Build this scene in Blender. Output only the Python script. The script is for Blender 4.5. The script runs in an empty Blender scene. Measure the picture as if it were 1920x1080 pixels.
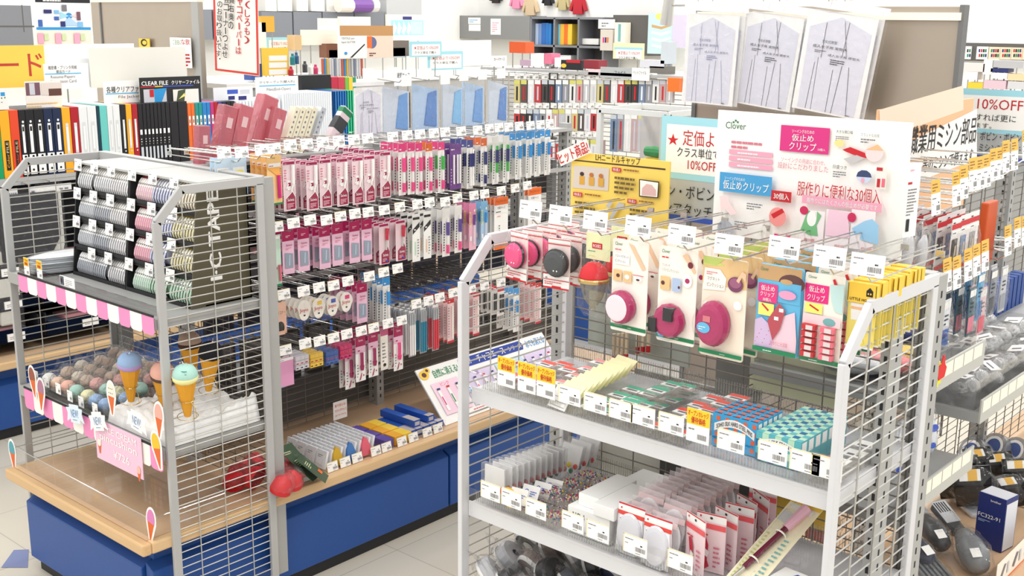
import bpy, math, random
from mathutils import Vector, Matrix
R = math.radians
PI = math.pi
SC = bpy.context.scene
COL = SC.collection
rnd = random.Random(7)
# ------------------------------------------------------------------ camera
F_PX, YAW, PITCH, ROLL = 2123.0, 0.7196, 0.2327, 0.0102
CAM = Vector((2.7966, -1.6722, 1.8767))
fwd = Vector((-math.sin(YAW) * math.cos(PITCH), math.cos(YAW) * math.cos(PITCH), -math.sin(PITCH)))
rt = fwd.cross(Vector((0, 0, 1))).normalized()
up = rt.cross(fwd)
rt, up = rt * math.cos(ROLL) + up * math.sin(ROLL), up * math.cos(ROLL) - rt * math.sin(ROLL)
cd = bpy.data.cameras.new('camera')
cam = bpy.data.objects.new('camera', cd)
COL.objects.link(cam)
cd.sensor_width = 36
cd.lens = F_PX / 1920 * 36
cd.clip_start = 0.05
cam.matrix_world = Matrix(((rt.x, up.x, -fwd.x, CAM.x), (rt.y, up.y, -fwd.y, CAM.y), (rt.z, up.z, -fwd.z, CAM.z), (0, 0, 0, 1)))
SC.camera = cam
def P(px, py, ax, v):
    """point of the plane ax = v that the photograph shows at pixel (px, py)"""
    d = fwd + rt * ((px - 960) / F_PX) + up * ((540 - py) / F_PX)
    k = 'xyz'.index(ax)
    return CAM + d * ((v - CAM[k]) / d[k])
# ------------------------------------------------------------------ light
w = bpy.data.worlds.new('shop_light')
SC.world = w
w.use_nodes = True
w.node_tree.nodes['Background'].inputs[0].default_value = (1.0, 0.985, 0.96, 1)
w.node_tree.nodes['Background'].inputs[1].default_value = 0.95
def lamp(x, y, z, sx, sy, watt, rz=0):
    l = bpy.data.lights.new('ceiling_tube', 'AREA')
    l.shape = 'RECTANGLE'; l.size = sx; l.size_y = sy; l.energy = watt; l.color = (1, 0.985, 0.95)
    o = bpy.data.objects.new('ceiling_tube', l); o.location = (x, y, z); o.rotation_euler = (0, 0, rz)
    COL.objects.link(o)
for lx in (-5.6, -3.2, -0.9, 1.3, 3.6):
    for ly in (-1.5, 1.6, 4.6, 7.6):
        lamp(lx, ly, 3.1, 0.28, 2.3, 24)
SC.view_settings.view_transform = 'Standard'
SC.view_settings.look = 'None'
SC.view_settings.gamma = 1
SC.view_settings.use_curve_mapping = False
SC.view_settings.exposure = 0.05
SC.cycles.transparent_max_bounces = 24
SC.cycles.max_bounces = 8
SC.cycles.diffuse_bounces = 4
SC.cycles.glossy_bounces = 3
SC.cycles.caustics_reflective = False
SC.cycles.caustics_refractive = False
# ------------------------------------------------------------------ materials
M = {}
def lin(c):
    return tuple((v / 255 / 12.92) if v / 255 <= .04045 else ((v / 255 + .055) / 1.055) ** 2.4 for v in c) + (1,)
def mat(name, rgb, rough=.5, metal=0., noise=0., scale=40., spec=.5, emit=0):
    """plain surface: principled shader, its colour a little broken up by noise"""
    if name in M: return M[name]
    m = bpy.data.materials.new(name); m.use_nodes = True
    nt = m.node_tree; b = nt.nodes['Principled BSDF']
    c = lin(rgb)
    b.inputs['Base Color'].default_value = c
    b.inputs['Roughness'].default_value = rough
    b.inputs['Metallic'].default_value = metal
    b.inputs['Specular IOR Level'].default_value = spec
    if emit:
        b.inputs['Emission Color'].default_value = c; b.inputs['Emission Strength'].default_value = emit
    if noise:
        tc = nt.nodes.new('ShaderNodeTexCoord'); n = nt.nodes.new('ShaderNodeTexNoise'); n.inputs['Scale'].default_value = scale
        n.inputs['Detail'].default_value = 4
        mx = nt.nodes.new('ShaderNodeMix'); mx.data_type = 'RGBA'
        mx.inputs[6].default_value = tuple(v * (1 - noise) for v in c[:3]) + (1,)
        mx.inputs[7].default_value = tuple(min(1, v * (1 + noise)) for v in c[:3]) + (1,)
        nt.links.new(tc.outputs['Object'], n.inputs['Vector']); nt.links.new(n.outputs['Fac'], mx.inputs[0])
        nt.links.new(mx.outputs[2], b.inputs['Base Color'])
    M[name] = m
    return m
def clear(name, tint=(255, 255, 255), gloss=.10, rough=.06, crinkle=0., scale=60., k=.7, haze=0., hazec=(255, 255, 255)):
    """thin clear plastic: see-through, shiny at a grazing look, optionally crinkled and a bit milky"""
    if name in M: return M[name]
    m = bpy.data.materials.new(name); m.use_nodes = True
    nt = m.node_tree; nt.nodes.clear(); N = nt.nodes.new; L = nt.links.new
    out = N('ShaderNodeOutputMaterial'); tr = N('ShaderNodeBsdfTransparent'); gl = N('ShaderNodeBsdfGlossy')
    tr.inputs[0].default_value = lin(tint); gl.inputs['Roughness'].default_value = rough
    lw = N('ShaderNodeLayerWeight'); fr = N('ShaderNodeMath'); fr.operation = 'POWER'; fr.inputs[1].default_value = 4; L(lw.outputs['Facing'], fr.inputs[0])
    ma = N('ShaderNodeMath'); ma.operation = 'MULTIPLY_ADD'; ma.inputs[1].default_value = k; ma.inputs[2].default_value = gloss; ma.use_clamp = True
    mx = N('ShaderNodeMixShader')
    L(fr.outputs[0], ma.inputs[0]); L(ma.outputs[0], mx.inputs[0])
    base = tr
    if haze:
        df = N('ShaderNodeBsdfDiffuse'); df.inputs[0].default_value = lin(hazec)
        m2 = N('ShaderNodeMixShader'); m2.inputs[0].default_value = haze
        L(tr.outputs[0], m2.inputs[1]); L(df.outputs[0], m2.inputs[2]); base = m2
    L(base.outputs[0], mx.inputs[1]); L(gl.outputs[0], mx.inputs[2]); L(mx.outputs[0], out.inputs[0])
    if crinkle:
        tc = N('ShaderNodeTexCoord'); no = N('ShaderNodeTexNoise'); no.inputs['Scale'].default_value = scale; no.inputs['Detail'].default_value = 3
        bu = N('ShaderNodeBump'); bu.inputs['Strength'].default_value = crinkle; bu.inputs['Distance'].default_value = .02
        L(tc.outputs['Object'], no.inputs['Vector']); L(no.outputs['Fac'], bu.inputs['Height'])
        L(bu.outputs[0], gl.inputs['Normal']); L(bu.outputs[0], lw.inputs['Normal'])
    M[name] = m
    return m
def wood(name, a, b, scale=3., axis=1, rough=.4):
    if name in M: return M[name]
    m = mat(name, a, rough); nt = m.node_tree; N = nt.nodes.new; L = nt.links.new
    tc = N('ShaderNodeTexCoord'); mp = N('ShaderNodeMapping'); sc = [40, 40, 40]; sc[axis] = 1.2
    mp.inputs['Scale'].default_value = sc
    n = N('ShaderNodeTexNoise'); n.inputs['Scale'].default_value = scale; n.inputs['Detail'].default_value = 5
    mx = N('ShaderNodeMix'); mx.data_type = 'RGBA'; mx.inputs[6].default_value = lin(a); mx.inputs[7].default_value = lin(b)
    L(tc.outputs['Object'], mp.inputs[0]); L(mp.outputs[0], n.inputs['Vector']); L(n.outputs['Fac'], mx.inputs[0])
    L(mx.outputs[2], nt.nodes['Principled BSDF'].inputs['Base Color'])
    return m
WHITE = mat('white_card', (250, 249, 246), .6)
CREAM = mat('cream_card', (250, 243, 226), .6)
INK = mat('black_ink', (28, 26, 28), .6)
GREYINK = mat('grey_ink', (125, 125, 130), .6)
RED = mat('red_print', (205, 28, 40), .55)
STEEL = mat('grey_painted_steel', (168, 168, 166), .45, .0, .04, 30)
LITSTEEL = mat('brightly_lit_steel', (216, 216, 219), .4, 0, .03, 30)  # same steel as PALE, paler: brighter light on the right rack painted in
PALE = mat('light_grey_steel', (182, 182, 181), .4, 0, .03, 30)
DSTEEL = mat('dark_grey_steel', (112, 112, 112), .5)
SLOT = mat('black_slot', (40, 40, 42), .8)
WIRE = mat('grey_wire', (158, 157, 152), .35, .25)
WIREW = mat('light_wire', (186, 184, 178), .35, .2)
WIRED = mat('dark_wire', (118, 112, 105), .4, .25)
CHROME = mat('chrome', (205, 203, 198), .18, .9)
BLUE = mat('blue_enamel', (30, 78, 152), .42, 0, .05, 60)
KICK = mat('black_kick', (40, 40, 42), .6)
WOODT = wood('tan_counter_top', (226, 192, 156), (214, 178, 142), 3, 1, .3)
WOODE = wood('pale_wood_edge', (228, 194, 150), (214, 178, 132), 4, 1, .4)
WOODX = wood('pale_wood_trim', (226, 190, 142), (208, 170, 122), 4, 0, .4)
CLEAR = clear('clear_acrylic', (254, 254, 254), .03, .05)
BAG = clear('crinkled_clear_bag', (255, 255, 255), .03, .10, 1., 45, .5, .02)
FILM = clear('clear_blister', (255, 255, 255), .02, .08, .4, 30, .5, .01)
RIB = clear('ribbed_clear_plastic', (248, 248, 246), .10, .15, .5, 160, .8, .10, (225, 225, 220))
# ------------------------------------------------------------------ mesh building
_tx = {}
def text_mesh(s, bold=0.):
    key = (s, bold)
    if key not in _tx:
        c = bpy.data.curves.new('t', 'FONT'); c.body = s; c.resolution_u = 2; c.align_x = 'LEFT'; c.space_line = .95
        o = bpy.data.objects.new('t', c); COL.objects.link(o)
        dg = bpy.context.evaluated_depsgraph_get()
        me = bpy.data.meshes.new_from_object(o.evaluated_get(dg))
        vs = [(v.co.x, v.co.y, 0) for v in me.vertices]; fs = [tuple(p.vertices) for p in me.polygons]
        bpy.data.objects.remove(o); bpy.data.curves.remove(c); bpy.data.meshes.remove(me)
        if bold and vs:
            n = len(vs); e = bold * .45
            vs, fs = [(x + dx, y + dy, k * .00012) for k, (dx, dy) in enumerate(((-e, 0), (e, 0), (0, e * .7))) for x, y, _ in vs], [tuple(i + n * k for i in f) for k in range(3) for f in fs]
        if not vs: vs, fs = [(0, 0, 0), (1, 1, 0)], []
        x0 = min(v[0] for v in vs); x1 = max(v[0] for v in vs); y0 = min(v[1] for v in vs); y1 = max(v[1] for v in vs)
        _tx[key] = ([((x - x0) / (x1 - x0), (y - y0) / (y1 - y0), k) for x, y, k in vs], fs, (x1 - x0) / max(1e-6, y1 - y0))
    return _tx[key]
class MB:
    """collects shapes and links them as ONE mesh object"""
    def __init__(s):
        s.v = []; s.f = []; s.m = []; s.mats = []
    def mi(s, m):
        if m not in s.mats: s.mats.append(m)
        return s.mats.index(m)
    def add(s, vs, fs, m):
        k = len(s.v); i = s.mi(m)
        s.v += [tuple(v) for v in vs]
        for f in fs: s.f.append(tuple(a + k for a in f)); s.m.append(i)
        return s
    def box(s, x0, x1, y0, y1, z0, z1, m):
        return s.add([(x0, y0, z0), (x1, y0, z0), (x1, y1, z0), (x0, y1, z0), (x0, y0, z1), (x1, y0, z1), (x1, y1, z1), (x0, y1, z1)],
                     [(3, 2, 1, 0), (4, 5, 6, 7), (0, 1, 5, 4), (1, 2, 6, 5), (2, 3, 7, 6), (3, 0, 4, 7)], m)
    def open_box(s, x0, x1, y0, y1, z0, z1, m):
        return s.add([(x0, y0, z0), (x1, y0, z0), (x1, y1, z0), (x0, y1, z0), (x0, y0, z1), (x1, y0, z1), (x1, y1, z1), (x0, y1, z1)],
                     [(0, 1, 2, 3), (0, 1, 5, 4), (1, 2, 6, 5), (2, 3, 7, 6), (3, 0, 4, 7)], m)
    def rect(s, u0, v0, u1, v1, d, m):
        """flat print facing -Y at depth d in front of y = 0"""
        return s.add([(u0, -d, v0), (u1, -d, v0), (u1, -d, v1), (u0, -d, v1)], [(0, 1, 2, 3)], m)
    def poly(s, pts, d, m):
        return s.add([(u, -d, v) for u, v in pts], [tuple(range(len(pts)))], m)
    def oval(s, cu, cv, ru, rv, d, m, n=20):
        return s.poly([(cu + ru * math.cos(2 * PI * k / n), cv + rv * math.sin(2 * PI * k / n)) for k in range(n)], d, m)
    def text(s, t, u0, v0, u1, v1, d, m, bold=0.0, keep=False):
        vs, fs, asp = text_mesh(t, bold)
        if keep and (u1 - u0) > (v1 - v0) * asp * 1.001:
            c = (u0 + u1) / 2; h = (v1 - v0) * asp / 2; u0, u1 = c - h, c + h
        return s.add([(u0 + x * (u1 - u0), -d - k, v0 + y * (v1 - v0)) for x, y, k in vs], fs, m)
    def lines(s, u0, v0, u1, v1, n, d, m, fill=.35, seed=1):
        """rows of fine print too small to read"""
        r = random.Random(seed); st = (v1 - v0) / n
        for i in range(n):
            e = u0 + (u1 - u0) * (r.uniform(.7, 1) if i else r.uniform(.4, .75))
            x = u0
            while x < e:
                wd = min(e - x, st * r.uniform(.6, 1.6)); s.rect(x, v0 + i * st, x + wd * .86, v0 + (i + fill) * st, d, m); x += wd
        return s
    def prism(s, pts, y0, y1, m, mside=None):
        n = len(pts); k = len(s.v)
        s.add([(u, y0, v) for u, v in pts] + [(u, y1, v) for u, v in pts], [tuple(range(n)), tuple(range(2 * n - 1, n - 1, -1))], m)
        i = s.mi(mside or m)
        for a in range(n):
            b = (a + 1) % n; s.f.append((k + a, k + n + a, k + n + b, k + b)); s.m.append(i)
        return s
    def bar(s, a, b, r, m, n=6, r2=None):
        a = Vector(a); b = Vector(b); d = (b - a)
        if d.length < 1e-7: return s
        d.normalize(); u = d.orthogonal().normalized(); w_ = d.cross(u); r2 = r if r2 is None else r2
        vs = []
        for c, q in ((a, r), (b, r2)):
            for k in range(n):
                t = 2 * PI * (k + .5) / n; vs.append(c + u * (q * math.cos(t)) + w_ * (q * math.sin(t)))
        fs = [(k, (k + 1) % n, n + (k + 1) % n, n + k) for k in range(n)] + [tuple(range(n - 1, -1, -1)), tuple(range(n, 2 * n))]
        return s.add(vs, fs, m)
    def path(s, pts, r, m, n=6):
        for a, b in zip(pts, pts[1:]): s.bar(a, b, r, m, n)
        return s
    def beam(s, a, b, w_, h, m):
        """square tube from a to b, w_ wide along x, h across"""
        a = Vector(a); b = Vector(b); d = (b - a).normalized()
        x = Vector((1, 0, 0)) if abs(d.x) < .9 else Vector((0, 1, 0))
        y = d.cross(x).normalized(); x = y.cross(d).normalized()
        vs = [c + x * (i * w_ / 2) + y * (j * h / 2) for c in (a, b) for i, j in ((-1, -1), (1, -1), (1, 1), (-1, 1))]
        return s.add(vs, [(3, 2, 1, 0), (4, 5, 6, 7), (0, 1, 5, 4), (1, 2, 6, 5), (2, 3, 7, 6), (3, 0, 4, 7)], m)
    def lathe(s, prof, m, n=16, c=(0, 0, 0), axis='z', a0=0, a1=2 * PI):
        """turned shape: prof lists (radius, height)"""
        k = len(s.v); i = s.mi(m); full = abs(a1 - a0 - 2 * PI) < 1e-6; cols = n if full else n + 1
        for rr, h in prof:
            for q in range(cols):
                t = a0 + (a1 - a0) * q / n; x, y = rr * math.cos(t), rr * math.sin(t)
                s.v.append({'z': (c[0] + x, c[1] + y, c[2] + h), 'y': (c[0] + x, c[1] + h, c[2] + y), 'x': (c[0] + h, c[1] + x, c[2] + y)}[axis])
        for a in range(len(prof) - 1):
            for q in range(n):
                b = (q + 1) % cols
                s.f.append((k + a * cols + q, k + a * cols + b, k + (a + 1) * cols + b, k + (a + 1) * cols + q)); s.m.append(i)
        return s
    def blob(s, c, rx, ry, rz, m, n=10, rows=7, jit=0., seed=0):
        r = random.Random(seed); k = len(s.v); i = s.mi(m)
        for a in range(rows + 1):
            t = PI * a / rows
            for q in range(n):
                p = 2 * PI * q / n; j = 1 + r.uniform(-jit, jit)
                if a in (0, rows): j = 1
                s.v.append((c[0] + rx * j * math.sin(t) * math.cos(p), c[1] + ry * j * math.sin(t) * math.sin(p), c[2] + rz * j * math.cos(t)))
        for a in range(rows):
            for q in range(n):
                b = (q + 1) % n; s.f.append((k + a * n + q, k + (a + 1) * n + q, k + (a + 1) * n + b, k + a * n + b)); s.m.append(i)
        return s
    def build(s, name, parent=None, loc=None, smooth=False, bevel=0., rot=None):
        me = bpy.data.meshes.new(name); me.from_pydata(s.v, [], s.f)
        for m in s.mats: me.materials.append(m)
        me.polygons.foreach_set('material_index', s.m)
        if smooth: me.polygons.foreach_set('use_smooth', [True] * len(s.f))
        me.update()
        o = bpy.data.objects.new(name, me); COL.objects.link(o)
        if parent: o.parent = parent
        if loc is not None: o.location = loc
        if rot is not None: o.rotation_euler = rot
        if bevel:
            b = o.modifiers.new('soft_edges', 'BEVEL'); b.width = bevel; b.segments = 2; b.limit_method = 'ANGLE'; b.angle_limit = R(40)
        return o
def tag(o, label=None, cat=None, group=None, kind=None):
    if label: o['label'] = label
    if cat: o['category'] = cat
    if group: o['group'] = group
    if kind: o['kind'] = kind
    return o
def thing(name, label, cat, loc=(0, 0, 0), rz=0, group=None, rot=None):
    o = bpy.data.objects.new(name, None); COL.objects.link(o); o.empty_display_size = .05
    o.location = loc; o.rotation_euler = rot or (0, 0, rz)
    return tag(o, label, cat, group)
KIDS = {}
def dup(root, loc, label=None, group=None, rz=None, rot=None):
    r = root.copy(); COL.objects.link(r); r.location = loc
    if rz is not None: r.rotation_euler = (0, 0, rz)
    if rot is not None: r.rotation_euler = rot
    if label: r['label'] = label
    if group: r['group'] = group
    if root.name not in KIDS: KIDS[root.name] = [(c, list(c.children)) for c in root.children]
    for ch, gs in KIDS[root.name]:
        c = ch.copy(); COL.objects.link(c); c.parent = r
        for g in gs:
            d = g.copy(); COL.objects.link(d); d.parent = c
    return r
ORD = ['first', 'second', 'third', 'fourth', 'fifth', 'sixth', 'seventh', 'eighth', 'ninth', 'tenth', 'eleventh', 'twelfth', 'thirteenth', 'fourteenth',
       'fifteenth', 'sixteenth', 'seventeenth', 'eighteenth', 'nineteenth', 'twentieth'] + ['%d%s' % (k, {1: 'st', 2: 'nd', 3: 'rd'}.get(k % 10, 'th')) for k in range(21, 60)]
# ================================================================== the room
def struct(mb, name, **k): return tag(mb.build(name, **k), kind='structure')
fm = mat('floor_tiles', (222, 217, 205), .35)
nt = fm.node_tree; N = nt.nodes.new; L = nt.links.new
tc = N('ShaderNodeTexCoord'); br = N('ShaderNodeTexBrick'); br.offset = 0; br.inputs['Scale'].default_value = 1
br.inputs['Brick Width'].default_value = .45; br.inputs['Row Height'].default_value = .45; br.inputs['Mortar Size'].default_value = .0018
br.inputs['Color1'].default_value = lin((216, 209, 194)); br.inputs['Color2'].default_value = lin((211, 204, 189)); br.inputs['Mortar'].default_value = lin((176, 171, 160))
L(tc.outputs['Object'], br.inputs['Vector']); L(br.outputs['Color'], nt.nodes['Principled BSDF'].inputs['Base Color'])
struct(MB().add([(-9, -4, 0), (6, -4, 0), (6, 11, 0), (-9, 11, 0)], [(0, 1, 2, 3)], fm), 'floor')
q = P(8, 1062, 'z', .001)
struct(MB().add([P(2, 1064, 'z', .0015), P(52, 1064, 'z', .0015), P(54, 1030, 'z', .0015), P(26, 1031, 'z', .0015)], [(0, 1, 2, 3)], mat('blue_floor_tile', (128, 138, 178), .4)), 'floor_tile_inlay')
WALLM = mat('white_wall', (246, 246, 243), .8)
struct(MB().box(-9, 6, 8.7, 8.8, 0, 3.2, WALLM), 'wall_back')
struct(MB().box(-7.0, -6.9, -4, 8.8, 0, 3.2, WALLM), 'wall_left')
# ================================================================== gondolas
WH = .025      # spacing of the horizontal wires
def wires(mb, axis, a0, a1, z0, z1, c, m, step=.09, r=.0017, zr=None):
    """welded wire grid in the plane x = c ('y' runs along it) or y = c ('x' runs along it)"""
    def pt(a, z, o=0): return (c + o, a, z) if axis == 'y' else (a, c + o, z)
    z = z0
    while z <= z1 + 1e-6:
        mb.bar(pt(a0, z), pt(a1, z), r, m, 4); z += WH
    n = max(1, round((a1 - a0) / step))
    for k in range(n + 1):
        a = a0 + (a1 - a0) * k / n; mb.bar(pt(a, z0, .003), pt(a, z1, .003), r, m, 4)
    return mb
def side_frame(root, x, y0, y1, z1, z2, c, zb, name='side_frame', PALE=PALE):
    mb = MB(); tw, th = .013, .026
    mb.beam((x, y0 + .012, zb), (x, y0 + .012, z1), tw, th, PALE)
    mb.beam((x, y0 + .012, z1 - .004), (x, y0 + c, z2 - .012), tw, th, PALE)
    mb.beam((x, y0 + c - .004, z2 - .013), (x, y1, z2 - .013), tw, th, PALE)
    mb.beam((x, y1 - .013, zb), (x, y1 - .013, z2 - .02), tw, th, PALE)
    o = mb.build(name, root, bevel=.002)
    wm = MB(); z = zb + .01
    while z < z2 - .03:
        t = 0 if z < z1 else (z - z1) / (z2 - z1)
        wm.bar((x, y0 + .012 + t * c, z), (x, y1 - .013, z), .0019, WIREW, 4); z += WH
    n = 4
    for k in range(1, n):
        y = y0 + (y1 - y0) * k / n; zt = z2 - .02 if y - y0 > c else z1 + (z2 - z1) * (y - y0) / c - .02
        wm.bar((x + .003, y, zb), (x + .003, y, zt), .0019, WIREW, 4)
    wm.build('wire_grid', o)
def post(mb, x, y, z0, z1, wx=.03, wy=.045, face='x'):
    mb.box(x - wx / 2, x + wx / 2, y - wy / 2, y + wy / 2, z0, z1, STEEL)
    if face == 'plain': return mb
    z = z0 + .03
    while z < z1 - .03:
        mb.box(x - wx / 2 - .0006, x + wx / 2 + .0006, y - wy / 2 - .0006, y - wy / 2 + .001, z, z + .012, SLOT) if 0 else mb.box(x - .003, x + .003, y - wy / 2 - .0006, y - wy / 2 + .001, z, z + .014, SLOT)
        if face == 'x': mb.box(x + wx / 2 - .004, x + wx / 2 + .0006, y - .003, y + .003, z, z + .014, SLOT)
        z += .03
    return mb
HC = .372      # counter height
def base_unit(root, x0, x1, y0, y1, splits, zt=.335, inset=.045, frame=True):
    """blue steel plinth with framed panels along its right side and its front"""
    mb = MB(); mb.box(x0 + inset + .02, x1 - inset - .02, y0 + inset + .02, y1 - .02, 0, .06, KICK)
    mb.build('kick_plate', root)
    MB().box(x0 + inset, x1 - inset - .034, y0 + inset + .034, y1, .055, zt, BLUE).build('plinth', root)
    for a, b in zip(splits, splits[1:]):
        mb = MB(); xo, xi, zz = x1 - inset + .004, x1 - inset - .036, zt - .062
        mb.add([(x, y, z) for y in (a + .005, b - .005) for x, z in ((xi, .052), (xo, .052), (xo, zz - .016), (xi, zz + .004))], [(0, 1, 2, 3), (7, 6, 5, 4), (0, 4, 5, 1), (1, 5, 6, 2), (2, 6, 7, 3), (3, 7, 4, 0)], BLUE)
        mb.build('side_panel', root, bevel=.003)
    mb = MB(); yo, yi, zz = y0 + inset - .004, y0 + inset + .036, zt - .062
    mb.add([(x, y, z) for x in (x0 + inset + .004, x1 - inset - .045) for y, z in ((yi, .052), (yo, .052), (yo, zz - .016), (yi, zz + .004))], [(3, 2, 1, 0), (4, 5, 6, 7), (0, 1, 5, 4), (1, 2, 6, 5), (2, 3, 7, 6), (3, 0, 4, 7)], BLUE)
    mb.build('front_panel', root, bevel=.003)
# ---- left gondola (its long side faces the aisle)
AX0, AX1, AS, AYE = -.9149, 0., -.4575, .375      # left frame, right frame, spine, back of the end rack
AY1 = 2.42
ga = thing('gondola_shelving', 'long shop gondola with blue plinth, wood counter and wire grid, left of the aisle', 'shelving', (0, 0, 0))
base_unit(ga, -.8734, -.005, -.0961, AY1, [-.05, AYE + .02, 1.22, 2.05, AY1])
ct = MB(); ct.box(-.8734 + .03, -.035, -.066, AY1, .345, HC, WOODT)
ct.build('counter_top', ga)
MB().box(-.8734, -.005, -.0961, -.0655, .3357, HC + .0008, WOODX).build('wood_edge', ga, bevel=.006)
MB().box(-.0362, -.004, -.0655, AY1, .3357, HC + .0006, WOODE).build('wood_edge', ga, bevel=.006)
MB().box(-.8734, -.842, -.0655, AY1, .3357, HC + .0006, WOODE).build('wood_edge', ga, bevel=.006)
side_frame(ga, AX0, 0, AYE, 1.3175, 1.4125, .0978, .1)
side_frame(ga, AX1, 0, AYE, 1.3175, 1.4125, .0978, .1)
MB().beam((AX0, AYE - .006, 1.399), (AX1, AYE - .006, 1.399), .03, .03, PALE).build('top_rail', ga, bevel=.002)
wires(MB(), 'x', AX0 + .02, AX1 - .02, HC + .03, 1.38, AYE - .012, WIRED).build('wire_panel', ga)
pm = MB()
for x in (-.02, -.8949): pm = MB(); post(pm, x, AYE + .022, .1, 1.405, face='plain'); pm.build('end_post', ga)
pm = MB(); post(pm, -.47, AYE + .01, HC, 1.39); pm.build('end_post', ga)
for a, b in ((AYE + .05, 1.20), (1.245, 2.05), (2.09, AY1)):
    wires(MB(), 'y', a, b, HC + .02, 1.375, AS + .012, WIRED).build('wire_panel', ga)
for y in (1.222, 2.07, AY1 - .02):
    pm = MB(); post(pm, AS, y, HC, 1.42, .05, .035); pm.build('spine_post', ga)
MB().box(AS - .03, AS + .03, AYE + .03, AY1, 1.385, 1.40, PALE).build('top_cap', ga)
for z in (1.213, .955):
    MB().box(AS + .012, AS + .028, AYE + .05, AY1, z - .008, z + .008, PALE).build('hook_rail', ga)
# shelves of the left end rack
def shelf(label, x0, x1, y0, y1, z, th=.032, lip=True, m=None):
    t = thing('shelf', label, 'shelf', ((x0 + x1) / 2, (y0 + y1) / 2, z))
    w_, d = (x1 - x0) / 2, (y1 - y0) / 2; m = m or STEEL
    MB().box(-w_, w_, -d, d, -th, 0, m).build('board', t, bevel=.002)
    MB().box(-w_, w_, -d - .003, -d + .001, -th, .004, m).build('front_edge', t)
    return t
shelf('grey steel shelf under the dark tape display in the left end rack', AX0 + .01, AX1 - .01, -.005, AYE - .02, 1.037)
shelf('grey steel shelf under the pincushion tray in the left end rack', AX0 + .01, AX1 - .01, -.005, AYE - .02, .642)
# ---- right gondola with the end rack towards us
BX0, BX1, BY0, BYE = 1.1209, 2.0112, .0662, .46
BS = 1.566
BY1 = 1.94
gb = thing('gondola_shelving', 'shop gondola with wire end rack of pincushions, right of the aisle', 'shelving', (0, 0, 0))
base_unit(gb, BX0, BX1, BYE, BY1, [BYE + .05, 1.2, BY1])
MB().box(BX0 + .035, BX1 - .035, BYE + .03, BY1, .345, HC, WOODT).build('counter_top', gb)
MB().box(BX1 - .036, BX1, BYE, BY1, .3357, HC + .0006, WOODE).build('wood_edge', gb, bevel=.006)
MB().box(BX0, BX0 + .036, BYE, BY1, .3357, HC + .0006, WOODE).build('wood_edge', gb, bevel=.006)
side_frame(gb, BX0, BY0, BYE, 1.3175, 1.4125, .0978, .42, PALE=LITSTEEL)
side_frame(gb, BX1, BY0, BYE, 1.3175, 1.4125, .0978, .42, PALE=LITSTEEL)
MB().beam((BX0, BYE - .004, 1.399), (BX1, BYE - .004, 1.399), .03, .03, PALE).build('top_rail', gb, bevel=.002)
wires(MB(), 'x', BX0 + .02, BX1 - .02, .42, 1.38, BYE - .012, WIRED).build('wire_panel', gb)
pm = MB(); post(pm, BX0 - .03, BYE + .01, .1, 1.405, .035, .05); pm.build('end_post', gb)
pm = MB(); post(pm, BX1 - .01, BYE - .16, .1, 1.35, .02, .05); pm.build('end_post', gb)
pm = MB(); post(pm, BX1 - .012, BYE + .02, .1, 1.405, .035, .05); pm.build('end_post', gb)
wires(MB(), 'y', BYE + .05, BY1, HC + .02, 1.45, BS + .012, WIRED).build('wire_panel', gb)
for y in (1.30,):
    pm = MB(); post(pm, BS, y, HC, 1.5, .05, .035); pm.build('spine_post', gb)
shelf('light grey shelf of boxed pins at the middle of the right end rack', BX0 + .008, BX1 - .008, .10, BYE - .02, 1.068, m=LITSTEEL)
shelf('light grey shelf of boxed pins and magnet packets, lower in the right end rack', BX0 + .008, BX1 - .008, .09, BYE - .02, .795, m=LITSTEEL)
shelf('light grey bottom shelf of bagged bobbins in the right end rack', BX0 + .008, BX1 - .008, .09, BYE - .02, .55, m=PALE)
ge = thing('gondola_shelving', 'further gondola of the right aisle with wire grid spine and wood counter', 'shelving', (0, 0, 0))
MB().box(1.53, BX1 - .05, 1.96, 3.6, .0, .335, BLUE).build('plinth', ge); MB().box(1.50, BX1, 1.955, 3.6, .3357, HC, WOODT).build('counter_top', ge)
wires(MB(), 'y', 1.97, 3.6, HC + .02, 1.45, BS + .012, WIRED).build('wire_panel', ge)
for y in (2.2, 3.1):
    pm = MB(); post(pm, BS, y, HC, 1.5, .05, .035); pm.build('spine_post', ge)
# ---- gondola beyond, with the binders
CS = -2.5
gc = thing('gondola_shelving', 'gondola of binders with blue plinth and wood counter, behind the left rack', 'shelving', (0, 0, 0))
base_unit(gc, -2.9, -2.06, -.6, 3.6, [-.55, .4, 1.3, 2.2, 3.1, 3.6])
MB().box(-2.87, -2.09, -.57, 3.6, .345, HC, WOODT).build('counter_top', gc)
MB().box(-2.1, -2.06, -.6, 3.6, .3357, HC + .0006, WOODE).build('wood_edge', gc, bevel=.006)
MB().box(CS - .02, CS + .02, -.6, 3.5, HC, 1.42, mat('black_back_panel', (38, 38, 42), .6)).build('back_panel', gc)
for y in (-.5, .4, 1.3, 2.2, 3.1):
    pm = MB(); post(pm, CS + .03, y, HC, 1.45, .04, .04); pm.build('spine_post', gc)
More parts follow.
